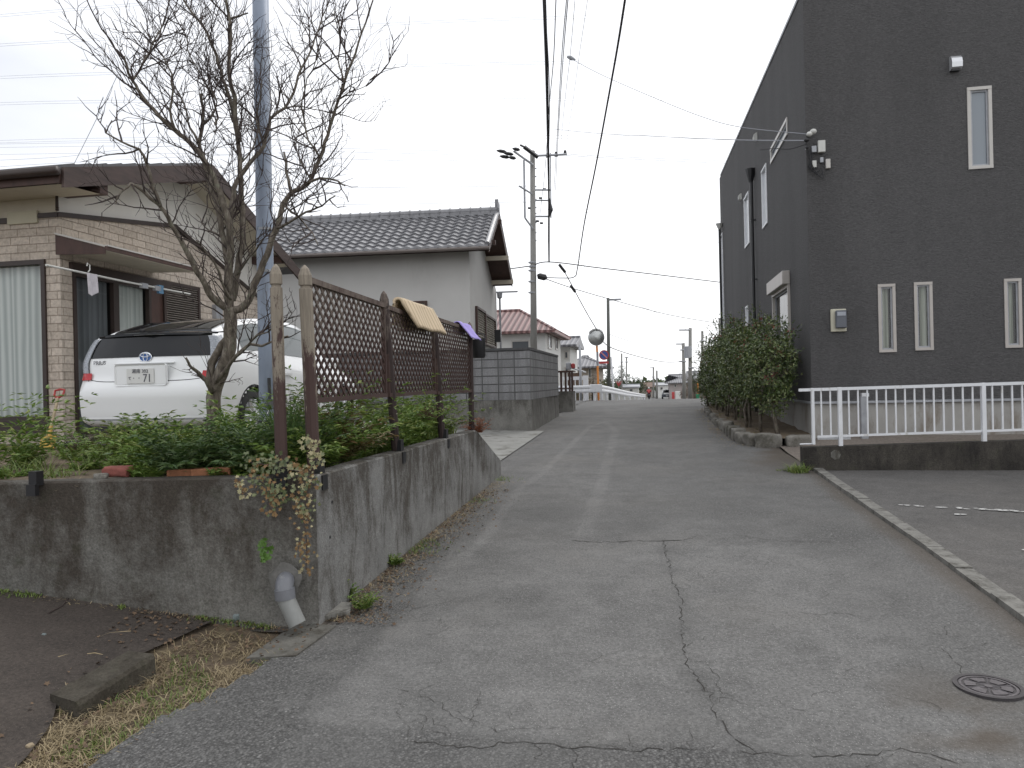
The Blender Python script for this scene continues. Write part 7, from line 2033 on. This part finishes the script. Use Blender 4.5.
# pole and sign cluster at 608
Yp = 44.0
def upole(label, px0, pyt, px1, pyb, Y_, r0, r1, mat, parts=None, cat='utility pole', group=None, zbase=None):
    a = atY(px0, pyt, Y_); b_ = atY(px1, pyb, Y_); d = (b_-a); zb_ = zr(Y_)-.5 if zbase is None else zbase; k_ = (zb_-a.z)/d.z; c = a+d*k_
    t_ = thing('utility_pole' if cat == 'utility pole' else cat.replace(' ', '_'), label, cat, (c.x, c.y, zr(Y_)), 0, group)
    MB().tube([c, a], [r0, r1], 12).build('shaft', mat, t_, True)
    return t_, a
M['pole_dark'] = pmat('dark_green_grey_pole', (.11, .115, .105), .8, .12, 3, stretch=(1, 1, .3))
t_, a = upole('slim dark pole carrying the round no parking sign', 608, 298, 609, 385, Yp, .12, .085, M['pole_dark'])
aa = atY(602, 300, Yp); ab = atY(621, 300, Yp); MB().box((a.x-.02, Yp-.06, aa.z-.06), (ab.x, Yp+.02, aa.z+.04)).build('crossarm', M['alu_grey'], t_)
c = atY(604, 355, Yp-.22); r_s = 4.9*Yp/FOC
sg = thing('no_parking_sign', 'round blue no parking sign with a red ring and slash on the dark pole', 'sign', tuple(c))
MB().tube([(c.x, c.y+.03, c.z), (c.x, c.y, c.z)], r_s, 28).build('ring', M['red_dim'] if 'red_dim' in M else M['red'], sg)
MB().tube([(c.x, c.y-.002, c.z), (c.x, c.y-.012, c.z)], r_s*.78, 28).build('face', M['blue'], sg)
mb = MB(); dd = Vector((.7, 0, -.7)); nn = Vector((.7, 0, .7)); cc_ = Vector((c.x, c.y-.016, c.z)); mb.prism([cc_-dd*r_s*.85-nn*.035, cc_+dd*r_s*.85-nn*.035, cc_+dd*r_s*.85+nn*.035, cc_-dd*r_s*.85+nn*.035], (0, -.006, 0)); mb.build('slash', pmat('pale_red_paint', (.60, .22, .22), .5, .1, 8), sg)
MB().box((c.x, c.y+.03, c.z-.02), (atY(608, 355, Yp).x, c.y+.06, c.z+.02)).build('clamp', M['alu_grey'], sg)
c2 = atY(603.5, 362.5, Yp-.22); o = MB().box((c2.x-.27, c2.y-.02, c2.z-.07), (c2.x+.30, c2.y, c2.z+.07)).build('sign_plate', M['red']); tag(o, 'small red strip plate under the round no parking sign', 'sign plate')
t_, a = upole('pale thin steel pole right beside the dark sign pole', 611, 357, 613, 386, Yp+1, .07, .06, M['white_metal'], cat='pole')
t_, a = upole('thin grey steel post behind the frontal guardrail', 579.7, 345, 581, 392, 38.4, .07, .06, M['alu_grey'], cat='pole')
# red triangular stop sign
Yt = 66; c = atY(618.7, 383.5, Yt); tr_ = thing('stop_sign', 'small red downward triangle stop sign beyond the guardrail', 'sign', tuple(c))
s_ = 3.3*Yt/FOC; MB().prism([(c.x-s_, Yt, c.z+s_*.62), (c.x+s_, Yt, c.z+s_*.62), (c.x, Yt, c.z-s_*1.0)], (0, .03, 0)).build('plate', M['red'], tr_)
q = text_mesh('lettering', '止まれ', .17, M['plate'], tr_, (0, -.012, s_*.36))
MB().tube([(c.x, Yt+.06, zr(Yt)-.3), (c.x, Yt+.06, c.z+.2)], .035, 6).build('post', M['alu_grey'], tr_)

# ---- big utility pole behind the block wall
YP = 34.0
t_, a = upole('tall concrete utility pole with crossarms and cable gear behind the block wall', 532.5, 151, 533.8, 345, YP, .17, .115, M['pole_conc'])
def px_(x, y, Y_=YP): return atY(x, y, Y_)
def arm(x0, y0, x1, y1, th=.05, dy0=0, dy1=0, nm='crossarm', mt='alu_grey'):
    p = px_(x0, y0, YP-.2+dy0); q = px_(x1, y1, YP-.2+dy1); MB().tube([p, q], th, 5).build(nm, M[mt], t_)
arm(533, 156, 566, 154.5, .055); arm(535, 190, 551, 190, .045); arm(535, 200.5, 551, 200.5, .04); arm(535, 216.5, 550, 216.5, .045)
arm(513.5, 151, 533, 165, .055, -.5); arm(524, 160, 525, 218, .05, -.25); arm(525, 218, 533, 229, .045, -.25); arm(519, 186, 532, 194, .045, -.3)
arm(550.5, 153, 551, 218, .03)
for px, py, w_ in ((500, 151, 4), (507, 153.5, 4), (503, 156.5, 4), (511, 157.5, 3), (515, 149, 3)):
    p = px_(px, py, YP-.6); q = px_(px+w_, py+.6, YP-.5); MB().tube([p-(q-p)*.8, p, q, q+(q-p)*.6], [.03, .08, .08, .03], 7).build('insulator', M['black'], t_)
arm(524, 147, 538, 157.5, .10, -.3, 0, 'transformer_lead', 'black'); arm(520, 145, 528, 149, .05, -.4, -.3, 'transformer_lead', 'black')
for px, py in ((565, 150.5), (548, 153), (556, 152)): p = px_(px, py); MB().tube([p, p+Vector((0, 0, -.2))], [.06, .09], 7).build('insulator', M['black'], t_)
for py in (168, 176, 186, 199, 207, 213, 222, 232, 240): MB().tube([px_(531, py), px_(536.5, py+.6)], .03, 5).build('step_bolt', M['alu_grey'], t_)
for px, py in ((540, 198), (537, 221), (541, 223), (529, 208), (544, 189), (549, 209)): MB().tube([px_(px-1, py), px_(px+2, py+.3)], .05, 6).build('fitting', M['black'], t_)
MB().tube([px_(537.5, 274.5), px_(539, 276), px_(545, 277.5), px_(547, 278.5)], [.04, .15, .15, .05], 8).build('splice_box', M['black'], t_)
for py in (262, 266, 270, 281, 292): MB().tube([px_(532.3, py), px_(532.3, py+1.2)], .19, 10).build('band', M['alu_grey'], t_)
MB().tube([px_(549, 198, YP-.35), px_(551, 210, YP-.35), px_(549, 217, YP-.35)], [.04, .10, .04], 7).build('cable_closure', M['black'], t_)

# ---- far poles
def farpole(label, px, pyt, pyb, Y_, r_, arms, box=None, px2=None):
    t_, a = upole(label, px, pyt, px2 or px, pyb, Y_, r_*1.3, r_, M['pole_conc'])
    for (x0, x1, y) in arms: p = atY(x0, y, Y_-.3); q = atY(x1, y, Y_-.3); MB().tube([p, q], .06, 4).build('crossarm', M['alu_grey'], t_)
    if box: p = atY(box[0], box[1], Y_-.3); MB().tube([p+Vector((0, 0, .5)), p-Vector((0, 0, .45))], .32, 10).build('transformer', M['alu_grey'], t_)
    return t_
farpole('taller thin utility pole with a grey transformer at the right end of the lane', 690.2, 328, 385, 62, .13, [(679, 690, 330), (688, 694, 368)], (688, 352.5))
farpole('utility pole with short crossarms just left of the transformer pole', 683.3, 343, 392, 70, .14, [(676, 683, 344), (679, 686, 361.5), (680, 686, 350)], None, 684.2)
farpole('slender pole rising behind the hedge row', 702.3, 331, 366, 58, .09, [(701, 706, 341)])
farpole('small far utility pole with a crossarm left of the lane end', 653.4, 367, 392, 140, .14, [(650, 654, 367.5), (651.5, 655, 377)])
farpole('small far utility pole right of the one with a crossarm', 656.8, 370.5, 393, 130, .15, [(655.5, 658, 378)])
farpole('thin far pole left of the dark evergreen tree', 621.6, 353.5, 386, 90, .10, [(620.5, 623, 362)])
farpole('thin far pole with an aerial right of the dark evergreen tree', 626.5, 357, 385, 95, .09, [(624.5, 628.5, 357.3), (625.3, 628, 362)])
farpole('dark service pole at the hidden end of the hedge row', 719.5, 318, 390, 76, .10, [(718, 721, 318.5)])

# ---- distant car
Yc = 122.0; cx_ = atY(667, 395, Yc).x
dc = thing('distant_car', 'pale boxy car with a dark lower half far down the lane', 'car', (cx_, Yc, zr(Yc)), 0)
z0 = zr(Yc); w2 = .80
mb = MB(); mb.prism([(cx_-w2, Yc, z0+.75), (cx_+w2, Yc, z0+.75), (cx_+w2*.98, Yc, z0+1.0), (cx_+w2*.78, Yc+.3, z0+1.55), (cx_-w2*.78, Yc+.3, z0+1.55), (cx_-w2*.98, Yc, z0+1.0)], (0, 3.6, 0)); mb.build('body', M['car_white'], dc)
MB().box((cx_-w2, Yc-.05, z0+.28), (cx_+w2, Yc+3.7, z0+.745), None, .06).build('bumper', pmat('dark_blue_grey_paint', (.08, .09, .11), .4, .1, 5), dc)
MB().prism([(cx_-w2*.8, Yc-.015, z0+1.02), (cx_+w2*.8, Yc-.015, z0+1.02), (cx_+w2*.68, Yc+.24, z0+1.46), (cx_-w2*.68, Yc+.24, z0+1.46)], (0, .02, 0)).build('windscreen', M['car_glass'], dc)
MB().box((cx_-.2, Yc-.08, z0+.42), (cx_+.2, Yc-.055, z0+.58)).build('number_plate', M['plate'], dc)
for s_ in (-1, 1):
    MB().box((cx_+s_*.5, Yc-.03, z0+.78), (cx_+s_*.76, Yc-.002, z0+.92), None, .02).build('headlight', M['lamp_clear'], dc)
    for yy_ in (.7, 3.0): MB().tube([(cx_+s_*.6, Yc+yy_, z0+.30), (cx_+s_*.81, Yc+yy_, z0+.30)], .30, 14).build('wheel', M['rubber'], dc)
# ---- person on a scooter
Ys = 92.0; sx_ = atY(649, 395, Ys).x; z0 = zr(Ys)
sc_ = thing('scooter', 'dark scooter ridden away down the lane by the person in red', 'scooter', (sx_, Ys, z0))
MB().tube([(sx_, Ys-.5, z0+.55), (sx_, Ys-.1, z0+.72), (sx_, Ys+.15, z0+.66), (sx_, Ys+.3, z0+.30), (sx_, Ys+.55, z0+.32), (sx_, Ys+.75, z0+.95)], [.10, .17, .13, .12, .10, .06], 8).build('body', M['black'], sc_, True)
for dy in (-.45, .85):
    mb = MB(); n = 16; P = [Vector((sx_, Ys+dy+.20*cos(2*pi*k/n), z0+.24+.20*sin(2*pi*k/n))) for k in range(n+1)]; mb.tube(P, .05, 6, False); mb.build('wheel', M['rubber'], sc_)
MB().tube([(sx_-.32, Ys+.62, z0+1.0), (sx_+.32, Ys+.62, z0+1.0)], .02, 6).build('handlebar', M['black'], sc_)
def skin_body(name, pts, edges, rads, mat, parent, root=0, sub=2):
    me = bpy.data.meshes.new(name); off = Vector(parent.location); me.from_pydata([tuple(Vector(p)-off) for p in pts], edges, []); me.materials.append(mat)
    o = bpy.data.objects.new(name, me); COL.objects.link(o); o.parent = parent
    md = o.modifiers.new('skin', 'SKIN'); sv = me.skin_vertices[0].data
    for i, r_ in enumerate(rads): sv[i].radius = (r_, r_); sv[i].use_root = (i == root)
    s2 = o.modifiers.new('sub', 'SUBSURF'); s2.levels = sub; s2.render_levels = sub; md.use_smooth_shade = True
    return o
pn = thing('person', 'person in a red jacket and dark trousers riding a scooter down the lane', 'person', (sx_, Ys, z0))
hx_, hy_, hz_ = sx_, Ys-.05, z0+.82
pts = [(hx_, hy_, hz_), (hx_, hy_+.03, hz_+.25), (hx_, hy_+.06, hz_+.46), (hx_, hy_+.08, hz_+.56), (hx_, hy_+.10, hz_+.68),
       (hx_-.19, hy_+.06, hz_+.45), (hx_-.25, hy_+.22, hz_+.24), (hx_-.27, hy_+.55, hz_+.20), (hx_+.19, hy_+.06, hz_+.45), (hx_+.25, hy_+.22, hz_+.24), (hx_+.27, hy_+.55, hz_+.20),
       (hx_-.11, hy_, hz_-.04), (hx_-.17, hy_+.40, hz_-.06), (hx_-.14, hy_+.36, hz_-.45), (hx_+.11, hy_, hz_-.04), (hx_+.17, hy_+.40, hz_-.06), (hx_+.14, hy_+.36, hz_-.45)]
ed = [(0, 1), (1, 2), (2, 3), (3, 4), (2, 5), (5, 6), (6, 7), (2, 8), (8, 9), (9, 10), (0, 11), (11, 12), (12, 13), (0, 14), (14, 15), (15, 16)]
skin_body('body', pts, ed, [.15, .15, .16, .06, .09, .08, .055, .04, .08, .055, .04, .10, .08, .055, .10, .08, .055], pmat('dark_trousers', (.04, .04, .05), .8, .1, 5), pn)
skin_body('jacket', pts[:4]+pts[5:7]+pts[8:10], [(0, 1), (1, 2), (2, 3), (2, 4), (4, 5), (2, 6), (6, 7)], [.175, .175, .185, .08, .10, .08, .10, .08], M['red'], pn)
MB().sphere((hx_, hy_+.10, hz_+.72), .125, 12, 9, (1, 1.1, 1.05)).build('helmet', M['plastic_white'], pn, True)

# ================================================================== WIRES
def wire(label, P, r_, mat='wire', sag=0, name='overhead_wire', cat='wire', group=None):
    """P: list of (px, py, Y) measured points or Vectors; smooth run through them"""
    Q = [p if isinstance(p, Vector) else atY(p[0], p[1], p[2]) for p in P]; A = np.array([list(q) for q in Q]); n = len(Q)
    pts = []
    for i in range((n-1)*8+1):
        t_ = i/8; q = catmull(A, min(t_, n-1-1e-6)); pts.append(Vector(q))
    if sag:
        for i, p in enumerate(pts): t_ = i/(len(pts)-1); p.z -= sag*4*t_*(1-t_)
    o = MB().tube(pts, r_, 5, False).build(name, M[mat], None, True); o.parent = None
    return tag(o, label, cat, group)
over = lambda x, y, Y: (x, y, Y)
wire('thickest black overhead cable running from the big utility pole over the camera', [(549.2, 262, 34), (549, 200, 25), (548.3, 150, 19), (547, 80, 15), (544.5, 0, 12), (542, -60, 10.5)], .034, name='overhead_cable')
wire('thin black wire beside the thickest cable overhead', [(548, 262, 34.2), (548.5, 180, 22), (549.5, 100, 16), (546, 20, 12.5), (541.5, -50, 10.5)], .010)
wire('thin dark wire crossing just left of the thick cable to the pole fittings', [(540, 215, 33.5), (545, 170, 28), (549, 110, 20), (553.5, 60, 16), (556, 0, 13), (558, -50, 11)], .010)
wire('long black cable hanging right of the others and curving back to the pole', [(546, 277.5, 33.6), (562, 278, 31), (574, 277, 30), (577.5, 268, 28.5), (584, 225, 24), (596, 165, 19), (608, 100, 15.5), (617, 50, 13.2), (625, 0, 11.5), (632, -50, 10.4)], .020, name='overhead_cable')
wire('first pale wire of the bundle right of the thick cable', [(554, 190, 33.6), (557.5, 130, 24), (561.5, 60, 18), (566.5, 0, 14.5), (570, -40, 13)], .011, 'wire_grey')
wire('second pale wire of the bundle right of the thick cable', [(555.5, 190, 33.6), (558.5, 130, 24), (563, 60, 18), (568, 0, 14.5), (572, -40, 13)], .011, 'wire_grey')
wire('pale wire bending over the clamp of the house drop', [(560, 152, 33.6), (565, 100, 24), (570, 57, 20), (575, 0, 16), (578, -40, 14)], .007, 'wire_grey')
wire('faintest pale wire at the right of the overhead bundle', [(565.5, 150, 33.6), (573, 100, 26), (580, 50, 20), (587.5, 0, 16), (592, -40, 14)], .006, 'wire_grey')
wire('long house drop sagging from the overhead clamp to the corner of the dark building', [(570, 58, 20), (600, 74, 19), (650, 96, 17.6), (700, 116, 16.4), (740, 127, 15.4), (806, 134, 14.2)], .007, 'wire_grey')
q = atY(571, 58, 20); o = MB().tube([q+Vector((-.1, 0, .05)), q, q+Vector((.12, 0, -.06))], [.03, .06, .02], 7).build('wire_clamp', M['alu_grey']); tag(o, 'grey clamp where the house drop leaves the overhead bundle', 'clamp')
wire('house drop running level from the utility pole to the dark building corner', [(553, 129, 33.6), (600, 133.5, 29), (680, 137.5, 22), (740, 140, 18), (807, 140.5, 14.2)], .010, 'wire_grey')
wire('lowest wire ending at the fittings on the dark building corner', [(760, 150, 14.9), (775, 148.5, 14.5), (790, 149, 14.3), (807, 144, 14.2)], .008, 'wire')
wire('dark cable crossing from behind the tiled house past the thick cable end', [(505, 269.5, 36), (530, 266, 34.2), (549.5, 262, 33.8), (600, 268, 36), (660, 275, 40), (722, 282.5, 46)], .026)
wire('dark cable sloping down from the splice box towards the far hedge', [(546, 279, 33.8), (575, 289, 38), (620, 302, 44), (670, 315, 52), (716, 323, 60)], .020)
wire('black drop cable slanting from the thick cable down to the mirror', [(560, 264, 34), (568, 278, 35), (577, 295, 36), (588, 315, 37), (597, 330, 37.5)], .022, name='drop_cable')
for k, (x0, y0, x1, y1, lb) in enumerate(((559.5, 265, 565, 272, 'upper'), (571, 286, 575, 291.5, 'lower'))):
    o = MB().tube([atY(x0, y0, 34.5+k), atY(x1, y1, 35+k)], .07, 7).build('cable_sleeve', M['black']); tag(o, lb+' black sleeve on the slanting drop cable', 'cable sleeve')
wire('dark cable slanting across the far view to the pole with crossarms', [(600, 338, 38), (612, 348, 44), (640, 357, 55), (665, 362, 64), (683, 361.5, 70)], .024)
wire('faint far wire from the sign pole to the transformer pole', [(608, 334, 44), (640, 344, 52), (665, 347, 58), (688, 345, 62)], .014, 'wire_grey')
wire('thin wire from the sign pole crossarm to the right', [(620, 300, 44), (655, 312, 52), (690, 330, 62), (718, 321, 76)], .012, 'wire_grey')
for k, (y0, y1, lb) in enumerate(((151, 150.5, 'upper'), (156.5, 154, 'middle'), (158, 161, 'lower'))):
    wire(lb+' wire leading left from the big pole insulators', [(505, y0, 33.4), (430, y1, 34.5), (350, y1-2, 36), (240, y1-6, 39), (120, y1-8, 43), (-30, y1-6, 48)], .008, 'wire_grey')
for k, (y0, y1, lb) in enumerate(((186, 187, 'upper'), (202, 203.5, 'lower'))):
    wire(lb+' service wire leading left from the middle of the big pole', [(530, y0, 33.4), (430, y1, 34.5), (330, y1+1, 36), (200, y1+2, 40)], .009, 'wire_grey')
for k, (y0, y1, lb) in enumerate(((154, 161, 'upper'), (155.5, 163.5, 'lower'))):
    wire(lb+' wire leading right from the top crossarm of the big pole', [(566, y0, 33.6), (600, y0+2, 35), (660, (y0+y1)/2+1, 38), (726, y1, 42), (800, y1+3, 46)], .011, 'wire_grey')
for k, (y0, y1, lb) in enumerate(((206, 222, 'first'), (208, 231, 'second'), (213, 243, 'third'))):
    wire(lb+' faint wire fanning right from the cable closure on the big pole', [(551, y0, 33.6), (620, (y0*2+y1)/3+1, 38), (722, y1, 46)], .0075, 'wire_grey')
for k, (xa, xb, lb) in enumerate(((553, 601, 'left'), (556, 606, 'right'))):
    wire(lb+' faint wire running from the closure down towards the sign pole', [(xa, 217, 33.6), ((xa+xb)/2-2, 258, 38), (xb, 302, 44)], .006, 'wire_grey')
# high voltage lines crossing far behind
tl = 0
for k, (y0, y1, lb) in enumerate(((18, -28, 'highest'), (46, 18, 'second'), (77.5, 62, 'third'), (103, 98, 'fourth'), (141, 135, 'fifth'))):
    for j, dy in enumerate((-1.2, 1.2)):
        wire('%s wire of the %s far transmission line pair' % (('upper', 'lower')[j], lb), [(-60, y0+dy+3, 150), (60, y0+dy*1-(y0-y1)*.16, 150), (250, y0+dy-(y0-y1)*.5, 155), (480, y1+dy+2, 165), (740, y1+dy*1.5-6+k*2, 180)], .030, 'wire_far')
for k, (P, lb) in enumerate((([(-20, 161, 60), (60, 157, 60), (130, 149, 62), (240, 141, 64)], 'upper'), ([(-20, 168, 60), (60, 163, 60), (160, 158, 62), (300, 152, 64)], 'lower'))):
    wire(lb+' wire sloping up just over the eaves of the clad house', P, .016, 'wire_far')
wire('thin stay wire slanting down to the ridge of the clad house roof', [(118, 74, 14), (96, 120, 14), (72, 168, 14)], .006, 'wire_grey')
